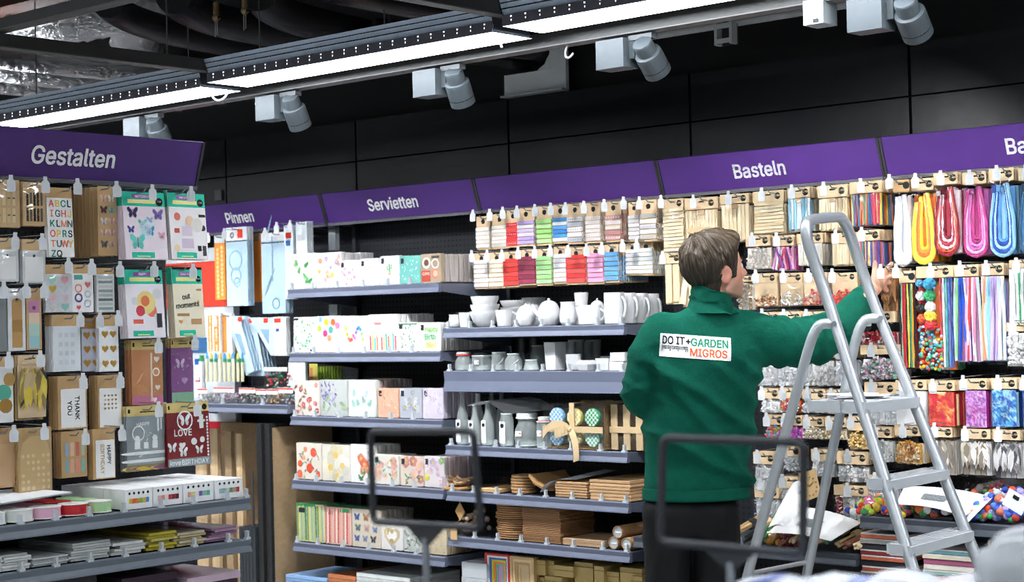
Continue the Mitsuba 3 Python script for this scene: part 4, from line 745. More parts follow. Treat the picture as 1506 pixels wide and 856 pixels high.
# ------------------------------------------------------------------ paper napkins
def napkin(x0, x1, yt, yb, shelf_z, desc, base, ops, n=4, side=None, yf=-.425, tone=None):
    xm = (x0 + x1) / 2; a, b = BK.px(x0, (yt + yb) / 2, yf)[0], BK.px(x1, (yt + yb) / 2, yf)[0]; zt = BK.px(xm, yt, yf)[1]; w, h = b - a, zt - shelf_z; t = .026
    SEED[0] += 1; rr = random.Random(SEED[0]); col = lin(base)
    def body(c, w, h):
        g = G(); q = .003; pts = [(-w / 2 + q, 0), (w / 2 - q, 0), (w / 2, q), (w / 2, h - q), (w / 2 - q, h), (-w / 2 + q, h), (-w / 2, h - q), (-w / 2, q)]
        v = np.vstack([np.c_[np.array(pts)[:, 0] * s, np.full(8, y), np.array(pts)[:, 1] * (1 if s == 1 else 1) ] for y, s in ((0, .97), (.004, 1), (t - .004, 1), (t, .97))])
        g.add(v, [[i * 8 + j, i * 8 + (j + 1) % 8, (i + 1) * 8 + (j + 1) % 8, (i + 1) * 8 + j] for i in range(3) for j in range(8)], c)
        for o in (0, 24): g.add(v[o:o + 8], [[0, j, j + 1] for j in range(1, 7)], c)
        return g
    for i in range(n + 1):
        y = yf + i * (t + .004); M = BK.at((a + b) / 2 + (rr.uniform(-.003, .003) if i else 0), y, shelf_z + .0012, rx=rr.uniform(-2, 1), rz=rr.uniform(-2, 2))
        if i: solo('napkin_pack', body(lin(side or base) * rr.uniform(.85, 1.05), w, h * rr.uniform(.97, 1.0)), 'gloss', ORD[i - 1] + ' from the front: ' + desc, 'napkin pack', group='packs behind: ' + desc, M=M)
        else:
            k = thing('napkin_pack', 'front pack: ' + desc, 'napkin pack'); part(k, 'body', body(col * .88, w, h), 'satin', M); g = G(); prints(g, ops, w * .95, h * .95, -.0006, -w * .475, h * .025); part(k, 'print', g, 'satin', M)
            part(k, 'film_wrap', filmsheet(w, h, h, -.003, SEED[0], .002, .0012), 'wrap', M, smooth=True)
NS = [1.639 + .042, 1.341 + .042, 1.048 + .042, .751 + .042, .461 + .042]
DK = ('r', .05, .74, .2, .94, '#24262c')
FLW = ['#e8b8c8', '#e8a080', '#d8c858', '#b8a0d0', '#f0c8a8']
napkin(426.5, 464, 373, 425, NS[0], 'white napkins with green fern leaves', '#f2f3f0', sprigs(7, ['#4f9a52', '#6fb068', '#3f8a48', '#8cc07c'], .2, 1), 3)
napkin(465.5, 502, 371.5, 424, NS[0], 'white napkins with scattered pastel blossoms', '#f5f3f1', scatter('f', 14, FLW, .05, .1, 2), 6)
napkin(500, 528, 383, 421.5, NS[0], 'small white napkins speckled with pink blossoms', '#f4f1f3', scatter('f', 16, ['#e0a0c0', '#d898c8', '#b8a0d8', '#e8b0b0'], .03, .07, 3, v0=.05, v1=.7) + [DK], 2)
napkin(529.5, 557.5, 380.5, 420.5, NS[0], 'small white napkins with a faint brown wreath', '#f6f4f1', [('c', .5 + .22 * math.cos(q) , .5 + .2 * math.sin(q), .025, '#d8b89c') for q in np.linspace(0, 6, 18)] + [DK], 2)
napkin(559, 587, 376.5, 419.5, NS[0], 'small white napkins with a green cactus', '#f6f6f3', [('r', .46, .4, .54, .72, '#7fae7c'), ('r', .36, .5, .41, .64, '#7fae7c'), ('r', .36, .5, .5, .54, '#7fae7c'), ('r', .58, .54, .63, .7, '#7fae7c'), ('r', .5, .54, .63, .58, '#7fae7c'), ('r', .42, .32, .58, .4, '#c8b090'), DK], 2)
napkin(588, 618, 376.5, 418.5, NS[0], 'small turquoise napkins with white dots', '#7fd0c4', scatter('c', 26, ['#d8f0ec'], .02, .04, 4) + [DK], 3)
napkin(619, 648, 373.5, 417, NS[0], 'small brown coffee print napkins', '#b8a48c', [('o', .28, .7, .14, .22, '#f0ece6'), ('c', .28, .7, .12, '#6a4630'), ('o', .74, .66, .14, .2, '#e8e0d4'), ('c', .74, .3, .2, '#d88a68'), ('c', .74, .3, .12, '#e8b8a0'), ('r', .02, .02, .48, .42, '#b84838'), ('t', 'CAFE', .26, .3, .1, 0, '#f0e0d0'), ('r', .55, .86, .95, .95, '#4a3a30')], 9, side='#c4bcb8')
napkin(430.5, 464.5, 466.5, 519, NS[1], 'white napkins with green clover dots', '#f4f5f2', scatter('c', 30, ['#6fb88c', '#4fa070', '#8cc8a4'], .022, .045, 6) + [('r', .0, .93, .22, .99, '#1d2226'), ('r', .76, .01, .99, .06, '#1d2226')], 3)
napkin(465.5, 502.5, 465, 518, NS[1], 'white napkins with colourful balloons', '#f7f7f6', [('c', .15, .93, .08, '#8ab8c8'), ('c', .4, .85, .1, '#d8d048'), ('c', .68, .84, .1, '#e8683c'), ('c', .86, .74, .1, '#e87aa0'), ('c', .1, .66, .09, '#a8c04a'), ('c', .34, .52, .1, '#b8407c'), ('c', .58, .62, .1, '#4fa898'), ('c', .52, .38, .09, '#f09060'), ('l', .52, .36, .04, .01, -1.5, '#c87850')], 4)
napkin(503.5, 541, 465, 518, NS[1], 'white napkins with a garland of colourful balloons', '#f7f7f6', [('c', .12 + .06 * k, .66 - .35 * math.sin(k * .5), .055, c) for k, c in enumerate(['#f0c040', '#f0a830', '#f08840', '#e86840', '#e85858', '#d86898'])] + [('c', .48 + .055 * k, .38 + .3 * math.sin(k * .55), .055, c) for k, c in enumerate(['#c878b0', '#8868b8', '#5070c0', '#4a90c8', '#50a8b0', '#88b878', '#b0c060'])], 4)
napkin(542.5, 584.5, 462.5, 517, NS[1], 'white napkins with birthday candle stripes', '#f7f4f1', [('r', .02 + .083 * k, .02, .065 + .083 * k, .42 + .06 * math.sin(k * 2), c) for k, c in enumerate(['#e84848', '#f0d060', '#50b8b0', '#f09050', '#e8e0d0', '#e84868', '#f0d868', '#50b8a8', '#e86848', '#f0e0b0', '#60b8c0', '#e85050'])] + [('l', .1 + .083 * k, .46 + .06 * math.sin(k * 2 + 1), .06, .03, 1.57, '#f0b040') for k in range(10)] + [('t', 'Happy', .32, .78, .07, 0, '#c86070')], 7)
napkin(586, 615.5, 474.5, 517, NS[1], 'small white napkins with dark green dots', '#f2f4f0', scatter('c', 34, ['#4f8a68', '#78b08c', '#2f6a4c'], .018, .035, 7) + [('r', .04, .8, .22, .96, '#24262c'), ('r', .0, .94, .99, .99, '#5a8a70')], 3)
napkin(616.5, 648, 474.5, 516, NS[1], 'small white napkins reading Happy Birthday in green', '#f4f5ee', [('t', 'Happy', .58, .78, .17, 0, '#7ab858'), ('t', 'Birth', .5, .5, .2, 0, '#4fae6c'), ('t', 'day!', .55, .22, .2, 0, '#c8c848'), DK] + scatter('c', 14, ['#e8a040', '#e85888', '#60b0d0'], .012, .022, 8, v1=.4), 8, side='#cfccc8')
napkin(433, 470, 560.5, 611, NS[2], 'cream napkins with red blossom twigs', '#e6ddd4', scatter('f', 12, ['#c86068', '#b84858', '#d89090'], .05, .09, 10) + scatter('l', 16, ['#8a6a50', '#a88868', '#988070'], .1, .2, 11), 3)
napkin(471, 510, 559, 612, NS[2], 'napkins with a bunch of purple lavender', '#c8ccc8', scatter('l', 60, ['#6a5cb0', '#8074c0', '#5850a0', '#9488c8'], .05, .12, 12, .05, .6, .35, .9) + scatter('l', 16, ['#a8b898', '#90a880', '#b8b8c8'], .15, .3, 13, .05, .9, .05, .45), 3)
napkin(511, 552.5, 559, 613.5, NS[2], 'pale mint napkins with feathery leaves', '#dfe9e4', sprigs(6, ['#a8d0c4', '#90c0b4', '#b8c8d8', '#98b8b0'], .2, 14), 7, side='#c4b8b4')
napkin(555.5, 586, 571.5, 614.5, NS[2], 'small apricot napkins with damask pattern', '#eab89c', scatter('l', 20, ['#f0c8b0', '#e4a888'], .1, .2, 15) + [DK], 3)
napkin(587.5, 619.5, 571.5, 616, NS[2], 'small grey floral napkins', '#b8bcc4', scatter('f', 14, ['#d4d8dc', '#a0a6b0', '#c8ccd4'], .08, .14, 16) + [DK], 3)
napkin(621, 652, 571.5, 617.5, NS[2], 'small lilac napkins with damask pattern', '#d4ccdc', scatter('l', 20, ['#c2b6cc', '#e4dcea'], .1, .2, 17) + [DK], 7, side='#a8a0ac')
napkin(435.5, 472.5, 652, 703.5, NS[3], 'cream napkins with orange pomegranates', '#ece2d2', [('c', .72, .76, .13, '#e0583c'), ('c', .14, .42, .1, '#e06038'), ('c', .55, .3, .14, '#dc5034'), ('c', .12, .12, .12, '#e46844'), ('c', .9, .14, .09, '#e05a3c'), ('c', .38, .84, .08, '#e89878'), ('c', .3, .6, .07, '#e8a888')] + scatter('l', 26, ['#6a8a58', '#88a070', '#a8584a', '#4f7050'], .08, .15, 18), 3)
napkin(474, 514, 654.5, 706.5, NS[3], 'napkins with large cream roses', '#e9e4d8', [('f', .5, .72, .3, '#e6dcb8'), ('f', .3, .36, .32, '#e9e2c8'), ('f', .75, .42, .3, '#ece8d8'), ('f', .55, .14, .2, '#e2d8b4')], 3)
napkin(515.5, 549.5, 654, 709, NS[3], 'white napkins with a coral amaryllis', '#f1efea', [('f', .45, .64, .16, '#e89078'), ('f', .6, .48, .2, '#e4785c'), ('f', .75, .38, .16, '#e88a70'), ('f', .55, .3, .15, '#eba08c')] + scatter('l', 12, ['#5a9068', '#3f7850'], .15, .3, 19, .2, .8, .02, .25), 5)
napkin(550, 586, 669.5, 712, NS[3], 'small napkins with pink roses and green leaves', '#eae8dc', scatter('f', 11, ['#e8b8b0', '#f0d4c8', '#e4a8a0', '#f4e4d8'], .1, .17, 20) + scatter('l', 18, ['#5a9070', '#7fa888'], .1, .2, 21) + [DK], 3)
napkin(588, 623, 672, 714.5, NS[3], 'small napkins with dusky pink peonies', '#e2d4c4', scatter('f', 9, ['#d8a098', '#c88880', '#e8c0b8'], .12, .2, 22) + scatter('l', 10, ['#507a58', '#6a9470'], .12, .2, 23, v1=.4) + [DK], 3)
napkin(624, 654, 672, 717, NS[3], 'small napkins with pale lilac hydrangeas', '#e4dcdc', scatter('f', 12, ['#d8c4d8', '#c8b4cc', '#e8d8e4'], .1, .18, 24) + [('f', .12, .3, .14, '#e0d858'), ('f', .9, .9, .14, '#8cb87c')] + [DK], 6, side='#c8b8bc')
stripes = lambda cs, n: [('r', k / n, .01, (k + .72) / n, .99, cs[k % len(cs)]) for k in range(n)]
napkin(437, 476.5, 742, 795, NS[4], 'napkins with green and yellow stripes', '#e4dfa8', stripes(['#6a9a68', '#d8cc70', '#8fb8b0', '#b8c878', '#48806a'], 13) + [('r', .0, .96, .7, 1.04, '#2f9c58'), ('r', .08, .78, .35, .92, '#1d2226')], 4, side='#4fa06a')
napkin(477.5, 516, 747, 800, NS[4], 'napkins with pink and red stripes', '#ecc8b8', stripes(['#d87880', '#f0d8c0', '#c85868', '#e8a898', '#d8c0a0'], 14) + [('r', .6, .9, .98, 1.0, '#2f9c58'), ('r', .08, .8, .32, .92, '#1d2226')], 4, side='#4fa06a')
napkin(518, 560, 750, 806, NS[4], 'beige napkins with blue and brown butterflies', '#dcd0bc', [('b', .17, .8, .2, '#3f5c9c'), ('b', .5, .8, .22, '#a87a58'), ('b', .2, .5, .2, '#5a7a70'), ('b', .52, .5, .2, '#c8a098'), ('b', .82, .48, .18, '#6a8ab8'), ('b', .16, .2, .18, '#3f5ca8'), ('b', .45, .2, .18, '#8088b0'), ('b', .75, .2, .2, '#4a4a58')], 6, side='#b4aca4')
napkin(561, 592, 769.5, 809, NS[4], 'small white napkins with a beige heart wreath', '#e9e6e0', [('h', .5, .5, .8, '#c8b894'), ('h', .5, .5, .52, '#e9e6e0')] + scatter('f', 12, ['#d8c8a0', '#b8a880'], .05, .09, 25, .2, .8, .25, .8), 3)
napkin(593.5, 625, 775, 814, NS[4], 'small grey napkins with foliage', '#c8cac4', scatter('l', 36, ['#8a9488', '#a8b0a4', '#6a746c', '#e0e0da'], .12, .25, 26), 3)
napkin(626.5, 657, 777, 817, NS[4], 'small beige speckled napkins', '#d8c8a8', scatter('c', 50, ['#8a7450', '#a89068', '#6a5a40'], .012, .022, 27), 6, side='#a8987c')
# behind the napkins: hanging clear packs, and green pens
H(None, 0, 483, 493, 327, 368, 'sheet', 'clear plastic wallet hanging on the pegboard above the blossom napkins', 4, yf=-.12, body='#b8c0c4', name='wallet_pack', cat='wallet')
H(None, 0, 484, 496, 448, 472, 'sheet', 'clear plastic wallet hanging between the two upper napkin shelves', 4, yf=-.12, body='#b8c0c4', name='wallet_pack', cat='wallet')
a = BK.px(424, 560, -.3); H(None, 0, 424, 450, 533, 575, 'sheet', 'white card hanging behind the red blossom napkins', 2, yf=-.33, body='#eef0f0', name='blank_card', cat='card')
H(None, 0, 455, 467, 535, 575, 'sheet', 'yellow card with a red bar behind the lavender napkins', 0, yf=-.25, body='#e8dc70', ops=[('r', .1, .2, .45, .85, '#d88a60')], name='yellow_card', cat='card')
for i in range(9):
    x0 = 468.5 + i * 4.2; p = BK.px(x0, 557, -.2); solo('green_pen', G().tube([(p[0], -.2, NS[2]), (p[0], -.2, p[1] + .06)], .0065, lin('#b8cc3c' if i % 2 else '#8cae34'), n=7), 'gloss', ('first ' if i == 0 else ORD[i - 1] + ' ') + 'yellow green pen from the left behind the lavender napkins', 'pen', group='green pens behind the napkins')
# flat blue and white packs at the bottom of the napkin bay
for i, (x0, x1, y, c, wd, nn) in enumerate(((418, 478, 848, '#8fb4e0', 'blue and white', 3), (480, 520, 846, '#c87a50', 'copper brown', 3), (522, 600, 846, '#dfe3e0', 'greenish white', 3))):
    a, b = BK.px(x0, y, -.45)[0], BK.px(x1, y, -.45)[0]; zt = BK.px((x0 + x1) / 2, y, -.45)[1]
    for k in range(12):
        z0 = .1601 + k * (zt - .16) / 12; solo('flat_pack', G().b2((a, -.44, z0), (b, -.12, z0 + (zt - .16) / 12 - .002), lin(c) * (.8 + .2 * (k % 2)) if k < 11 else lin(c)), 'gloss', f'flat {wd} napkin pack, {ORD[10 - k] if k < 11 else "topmost"} from the top of the stack', 'napkin pack', group=f'{wd} flat packs at the bottom')
# ------------------------------------------------------------------ white crockery, glass and wooden goods in the third bay
TS = [1.442 + .042, 1.213 + .088, .943 + .042, .747 + .042, .555 + .042]
PORC = np.array([.72, .735, .74])
def spot_at(xc, wpx, y, yt, zs):          # (x, radius, height) of a thing whose middle is at pixel column xc, on the shelf board
    a, b = BK.px(xc - wpx / 2, 480, y)[0], BK.px(xc + wpx / 2, 480, y)[0]; X = (a + b) / 2
    return X, wpx / 2 / (FPX / float((np.array([X, y, zs]) - CAM) @ FW)), BK.px(xc, yt, y)[1] - zs
def wares(name, label, cat, xc, wpx, yt, y, zs, prof, handle=None, spout=None, lid=False, group=None, bs='gloss', col=None, dz=0):
    X, r, h = spot_at(xc, wpx, y, yt, zs + dz); col = PORC if col is None else col
    t = thing(name, label, cat, group); part(t, 'body', G().lathe([(p * r, q * h) for p, q in prof], (X, y, zs + dz + .001), col, 32), bs, smooth=True)
    if handle:                            # angle in plan, and heights of its ends
        a, z0, z1, out = handle; d = np.array([math.cos(a), math.sin(a), 0]); c = np.array([X, y, zs + dz])
        P = [c + d * (r * .86) + [0, 0, h * z1], c + d * (r * 1.15 * out) + [0, 0, h * (z1 + .02)], c + d * (r * 1.5 * out) + [0, 0, h * (z0 * .4 + z1 * .6)], c + d * (r * 1.35 * out) + [0, 0, h * (z0 * .8 + z1 * .2)], c + d * (r * .86) + [0, 0, h * z0]]
        part(t, 'handle', G().tube(bez(P[0], P[1] * 2 - P[0] * 1.0 if False else P[1] + d * r * .5, P[3] + d * r * .45, P[4], 12), r * .1 + .0012, col, n=8, sx=1.3), bs, smooth=True)
    if spout:
        d = np.array([math.cos(spout), math.sin(spout), 0]); c = np.array([X, y, zs + dz]); part(t, 'spout', G().tube([c + d * r * .75 + [0, 0, h * .35], c + d * r * 1.2 + [0, 0, h * .55], c + d * r * 1.45 + [0, 0, h * .8]], [r * .28, r * .18, r * .13], col, n=10), bs, smooth=True)
    if lid: part(t, 'lid', G().lathe([(r * .72, h * .78), (r * .55, h * .86), (r * .2, h * .92), (r * .09, h * .93), (r * .13, h * .97), (r * .1, h * 1.0), (0, h)], (X, y, zs + dz + .001), col, 28), bs, smooth=True)
    return t
BOWL = [(0, 0), (.45, 0), (.5, .04), (.8, .35), (.97, .8), (1.0, 1.0), (.95, 1.0), (.76, .38), (0, .1)]
CUPP = [(0, 0), (.72, 0), (.8, .03), (.92, .5), (1, 1), (.93, 1), (.85, .5), (.7, .08), (0, .07)]
MUGP = [(0, 0), (.9, 0), (.97, .03), (1, .5), (1, 1), (.93, 1), (.92, .5), (.88, .06), (0, .05)]
POTP = [(0, 0), (.6, 0), (.66, .03), (.95, .22), (1, .42), (.92, .62), (.7, .78), (.62, .8), (0, .8)]
JUGP = [(0, 0), (.7, 0), (.95, .15), (1, .4), (.85, .75), (.8, .9), (.9, 1.0), (.84, 1.0), (.75, .85), (.9, .4), (0, .08)]
z = TS[0]
wares('creamer', 'small round white creamer jug at the left end of the crockery shelf', 'jug', 668, 17, 463, -.38, z, JUGP, spout=2.8)
wares('cup', 'white egg cup shaped pot beside the small creamer', 'cup', 684, 18, 460, -.36, z, CUPP)
for i, (yt, dz) in enumerate(((458, 0), (449, .035), (437, .07))):
    wares('bowl', ['lowest', 'middle', 'topmost'][i] + ' white bowl of the stack of three at the front', 'bowl', 714, 46 - 2 * i, yt if i == 0 else 458 - 10 * i - (2 if i == 2 else 0), -.33, z, BOWL, dz=dz, group='stacked bowls')
for i in range(3): wares('bowl', ['lowest', 'middle', 'topmost'][i] + ' white bowl of the stack behind the front stack', 'bowl', 756, 40, 462 - 10 * i, -.16, z, BOWL, dz=.036 * i, group='stacked bowls behind')
for i in range(3): wares('bowl', ['lowest', 'middle', 'topmost'][i] + ' greyish bowl of the rear stack behind the sugar pot', 'bowl', 786, 36, 458 - 10 * i, -.1, z, BOWL, dz=.036 * i, group='stacked bowls at the rear')
wares('coffee_cup', 'white coffee cup right of the stacked bowls', 'cup', 742, 26, 456, -.38, z, CUPP, handle=(.55, .25, .85, 1))
wares('sugar_pot', 'white sugar pot with a lid', 'pot', 774, 29, 446.5, -.37, z, POTP, lid=True)
wares('tea_pot', 'white tea pot with a round lid knob', 'teapot', 808, 35, 439, -.36, z, POTP, lid=True, spout=-2.2)
wares('milk_jug', 'white milk jug with a pouring lip right of the tea pot', 'jug', 836, 26, 444, -.37, z, JUGP, handle=(.5, .25, .85, 1))
wares('mug', 'white mug with an ear handle', 'mug', 868, 34, 449, -.37, z, MUGP, handle=(.35, .2, .8, .85))
wares('mug', 'small white mug standing on top of the other crockery', 'mug', 856, 21, 430.5, -.24, z + .075, CUPP)
wares('bowl', 'white bowl under the small mug on top', 'bowl', 856, 24, 450, -.24, z, CUPP)
wares('sugar_pot', 'white lidded pot behind the ear handle mug', 'pot', 879, 26, 439, -.2, z, POTP, lid=True)
for i in range(4):
    wares('tall_mug', ['first', 'second', 'third', 'fourth'][i] + ' tall white mug of the row at the right end of the crockery shelf', 'mug', 904 + i * 17.5, 30 - i * .6, 430.5 + i * .6, -.36 + i * .085, z, MUGP, handle=(.05, .15, .85, .85), group='tall mugs')
# second shelf: jars and white bowls
z = TS[1]
GL = np.array([.9, .95, .95])
JARP = [(0, 0), (.8, 0), (.95, .06), (1, .3), (.92, .6), (.7, .8), (.68, .92), (.72, .95), (.72, 1)]
def jar(label, xc, wpx, yt, y, zs, prof=JARP, lid=None, cat='jar', name='glass_jar', label_card=None, wire=False, sq=False):
    X, r, h = spot_at(xc, wpx, y, yt, zs); t = thing(name, label, cat); hb = h * (.86 if lid else 1); n = 4 if sq else 28
    M = rotm([0, 0, 1], 45) if sq else None; k = 1.25 if sq else 1
    part(t, 'glass', G().lathe([(p * r * k, q * hb) for p, q in prof], (X, y, zs + .001), GL, n, M), 'glass', smooth=not sq)
    part(t, 'base_glass', G().lathe([(0, .004), (.7 * r, .004), (.85 * r, .012), (.7 * r, .02), (0, .016)], (X, y, zs + .001), lin('#9fb3b0'), 20), 'glass', smooth=True)
    k0 = max(p for p, q in prof[-2:]) * r * k; rim_glint = G().lathe([(k0 * .93, hb - .001), (k0 * 1.02, hb), (k0 * 1.04, hb - .003), (k0 * 1.0, hb - .005)], (X, y, zs + .001), lin('#dce8e6'), n if sq else 28, M); base = G().lathe([(r * k * .82, .0), (r * k * .97, .001), (r * k * .99, .004), (r * k * .95, .006)], (X, y, zs + .001), lin('#c4d2cf'), n if sq else 28, M)
    part(t, 'top_rim', rim_glint, 'gloss'); part(t, 'base_rim', base, 'gloss')  # highlights of the glass edges, painted as pale opaque rings
    if lid:
        part(t, 'lid', G().lathe([(r * .75 * k, hb), (r * .8 * k, hb + .002), (r * .8 * k, h - .003), (r * .7 * k, h), (0, h)], (X, y, zs + .001), lin(lid[0]), n if sq else 28, M), 'gloss', smooth=False)
        if len(lid) > 1: part(t, 'rubber_seal', G().lathe([(r * .84, hb - .004), (r * .86, hb - .001), (r * .84, hb + .003)], (X, y, zs + .001), lin(lid[1]), 28), 'satin')
    if wire:
        a = np.linspace(0, math.pi, 12); part(t, 'wire_handle', G().tube([(X - r * 1.03 * math.cos(q), y - .0 - r * .95 * math.sin(q), zs + h * (.78 - .5 * math.sin(q))) for q in a], .0018, lin('#d4d8da'), n=5), 'metal', smooth=True)
    if label_card:
        w_, h_, zc = label_card; g = G().b2((X - w_, y - r * 1.01 - .002, zs + zc - h_), (X + w_, y - r * 1.01 - .001, zs + zc + h_), WHITE)
        if h_ > .02: g.disc(X, zs + zc + h_ * .6, w_ * .62, y - r * 1.01 - .0025, BLACK)
        else: g.b2((X + w_ * .3, y - r * 1.01 - .0025, zs + zc - h_ * .2), (X + w_ * .8, y - r * 1.01 - .002, zs + zc + h_ * .3), lin('#d8402c'))
        part(t, 'label', g, 'paper')
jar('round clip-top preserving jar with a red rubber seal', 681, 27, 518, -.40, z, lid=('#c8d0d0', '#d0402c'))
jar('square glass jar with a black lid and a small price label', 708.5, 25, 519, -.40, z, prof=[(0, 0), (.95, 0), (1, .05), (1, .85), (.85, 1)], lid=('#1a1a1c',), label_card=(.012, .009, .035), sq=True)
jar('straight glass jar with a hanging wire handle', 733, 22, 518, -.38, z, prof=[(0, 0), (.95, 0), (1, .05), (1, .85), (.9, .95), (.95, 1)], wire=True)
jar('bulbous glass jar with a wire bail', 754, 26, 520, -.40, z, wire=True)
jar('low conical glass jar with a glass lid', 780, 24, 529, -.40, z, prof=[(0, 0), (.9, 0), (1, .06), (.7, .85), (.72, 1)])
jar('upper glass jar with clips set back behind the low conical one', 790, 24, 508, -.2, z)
for i, x in enumerate((768, 786)): wares('dark_bottle', ['left', 'right'][i] + ' dark glass bottle behind the jars', 'bottle', x, 17, 497, -.12, z, MUGP, bs='gloss', col=BLACK * 2)
def sqware(label, xc, wpx, yt, y, zs, taper=.75, dz=0, name='square_bowl', cat='bowl', group=None):
    X, r, h = spot_at(xc, wpx, y, yt, zs + dz); r *= 1.28; t = thing(name, label, cat, group); part(t, 'body', G().lathe([(0, 0), (r * taper, 0), (r, h), (r * .92, h), (r * taper * .9, h * .1), (0, h * .08)], (X, y, zs + dz + .001), PORC, 4, rotm([0, 0, 1], 45 - 8)), 'gloss')
X, r, h = spot_at(815.5, 26, -.37, 503.5, z); t = thing('vase', 'tall white square vase at the front of the jar shelf', 'vase'); part(t, 'body', G().lathe([(0, 0), (r * 1.1, 0), (r * 1.25, h), (r * 1.17, h), (r * 1.03, .02), (0, .02)], (X, -.37, z + .001), PORC, 4, rotm([0, 0, 1], 40)), 'gloss')
for i in range(4): wares('beaker', ['first', 'second', 'third', 'fourth'][i] + ' white beaker of the row running back behind the heart bowls', 'cup', 834 + i * 12.5, 24, 503 + (i % 2) * -3, -.28 + i * .075, z, CUPP, group='white beakers')
for k in range(2):
    X, r, h = spot_at(838, 26, -.41, 540, z); hp = heart(0, 0, r * 2.1, 24); t = thing('heart_bowl', ('lower' if k == 0 else 'upper') + ' white heart-shaped bowl of the stack of two', 'bowl', 'heart bowls'); g = G()
    ring = lambda s, zz: np.c_[X + hp[:, 0] * s, -.40 + hp[:, 1] * s, np.full(24, zz)]
    v = np.vstack([ring(.75, 0), ring(1.0, .042), ring(.92, .042), ring(.68, .006)]) + [0, 0, z + .002 + k * .022]; g.add(v, [[i * 24 + j, i * 24 + (j + 1) % 24, (i + 1) * 24 + (j + 1) % 24, (i + 1) * 24 + j] for i in range(3) for j in range(24)], PORC)
    for o in (0, 72): g.add(np.vstack([v[o:o + 24], v[o:o + 24].mean(0)]), [[j, (j + 1) % 24, 24] for j in range(24)], PORC)
    part(t, 'body', g, 'gloss')
for k in range(2): sqware(('lower' if k == 0 else 'upper') + ' white square bowl of the stack in the middle', 863, 28, 536, -.40, z, dz=.04 * k, group='square bowls')
sqware('wide white square bowl right of the stack', 894, 31, 527, -.39, z)
sqware('low white square dish behind the wide square bowl', 900, 30, 524, -.22, z)
for k in range(2):
    X, r, h = spot_at(921, 26, -.36, 531, z); solo('plate_box', G().b2((X - r + .006 * k, -.43, z + .001 + k * (h + .001)), (X + r + .006 * k, -.28, z + (k + 1) * h), PORC), 'satin', ('lower' if k == 0 else 'upper') + ' white square ceramic block next to the mans arm', 'dish')
# third shelf: bottles, jars and the gift box
z = TS[2]
BOTP = [(0, 0), (.85, 0), (1, .03), (1, .42), (.85, .56), (.45, .74), (.36, .85), (.36, .96), (.44, .965), (.44, 1)]
for i, (x, w_, yt, y) in enumerate(((677, 15, 577, -.41), (694, 14, 595, -.42), (712, 15, 590, -.41))):
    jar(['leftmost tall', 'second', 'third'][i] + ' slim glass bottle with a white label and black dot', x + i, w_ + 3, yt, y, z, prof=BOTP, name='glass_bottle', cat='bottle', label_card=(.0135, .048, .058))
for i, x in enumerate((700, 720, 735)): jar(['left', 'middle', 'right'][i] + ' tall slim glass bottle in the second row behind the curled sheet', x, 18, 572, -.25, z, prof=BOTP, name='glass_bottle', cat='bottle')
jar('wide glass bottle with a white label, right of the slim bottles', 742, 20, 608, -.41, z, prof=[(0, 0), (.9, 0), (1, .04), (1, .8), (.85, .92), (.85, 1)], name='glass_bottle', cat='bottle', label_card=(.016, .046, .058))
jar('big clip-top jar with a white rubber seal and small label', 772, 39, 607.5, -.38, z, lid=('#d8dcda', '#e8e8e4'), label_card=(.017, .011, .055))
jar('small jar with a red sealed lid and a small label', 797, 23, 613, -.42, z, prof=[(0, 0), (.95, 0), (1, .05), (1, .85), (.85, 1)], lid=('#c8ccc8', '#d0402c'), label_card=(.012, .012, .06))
sh = [atY(x, y, q) for x, y, q in ((687, 597, -.44), (705, 591, -.42), (722, 594, -.40), (738, 604, -.40), (746, 609, -.40))]
g = G(); v = np.array([p for p in sh] + [p + [0.09, .22, .01] for p in sh]); g.add(v, [[i, i + 1, i + 6, i + 5] for i in range(4)], WHITE); g.add(v + [0, 0, .0012], [[i, i + 1, i + 6, i + 5] for i in range(4)], WHITE)
solo('price_sheet', g, 'paper', 'white curled paper sheet lying on the glass bottles', 'paper sheet', smooth=True)
# gift box: six gingham lids behind a clear front, kraft bow
a = BK.px(800, 630, -.44); b = BK.px(887, 630, -.44); zt = BK.px(845, 593.5, -.44)[1]; X0, X1 = a[0], b[0]
t = thing('gift_box', 'clear gift box of six gingham-topped jars tied with a kraft ribbon bow', 'gift box')
part(t, 'clear_case', G().b2((X0, -.44, z + .001), (X1, -.2, zt), GL), 'acrylic'); part(t, 'case_frame', G().b2((X0, -.2, z + .001), (X1, -.197, zt), KRAFTD).b2((X1 - .002, -.43, z + .01), (X1, -.2, zt - .01), KRAFTD * .5).b2((X0, -.44, z + .001), (X1, -.19, z + .004), KRAFTD), 'paper')
cs = ['#7ab0d8', '#d8cc6c', '#3f9c68', '#6aa8d4', '#c8c080', '#6fae90']
for i in range(6):
    cx = X0 + (X1 - X0) * (.2 + .3 * (i % 3)); cz = zt - (zt - z) * (.3 if i < 3 else .74); r = (zt - z) * .2; c = lin(cs[i]); k = part(t, 'gingham_lid', G().lathe([(r, 0), (r, .012), (r * .92, .016), (0, .016)], (cx, -.418, cz), c, 28, rotm([1, 0, 0], 90)), 'satin')
    g = G(); q = r * .92 / 3.5
    for u in range(-3, 4):
        for v_ in range(-3, 4):
            if (u + v_) % 2 == 0 and math.hypot(u, v_) < 3.3: g.b2((cx + u * q - q / 2, -.4348, cz + v_ * q - q / 2), (cx + u * q + q / 2, -.4342, cz + v_ * q + q / 2), c * .3 + .7 * WHITE)
    part(k, 'checks', g, 'paper', kind='stuff'); part(t, 'jar_glass', G().lathe([(r * .9, 0), (r * .9, .17)], (cx, -.418, cz), GL, 20, rotm([1, 0, 0], -90)), 'glass')
RB = lin('#cdb48c'); g = G(); cz = zt - (zt - z) * .56; cxm = (X0 + X1) / 2 + .0
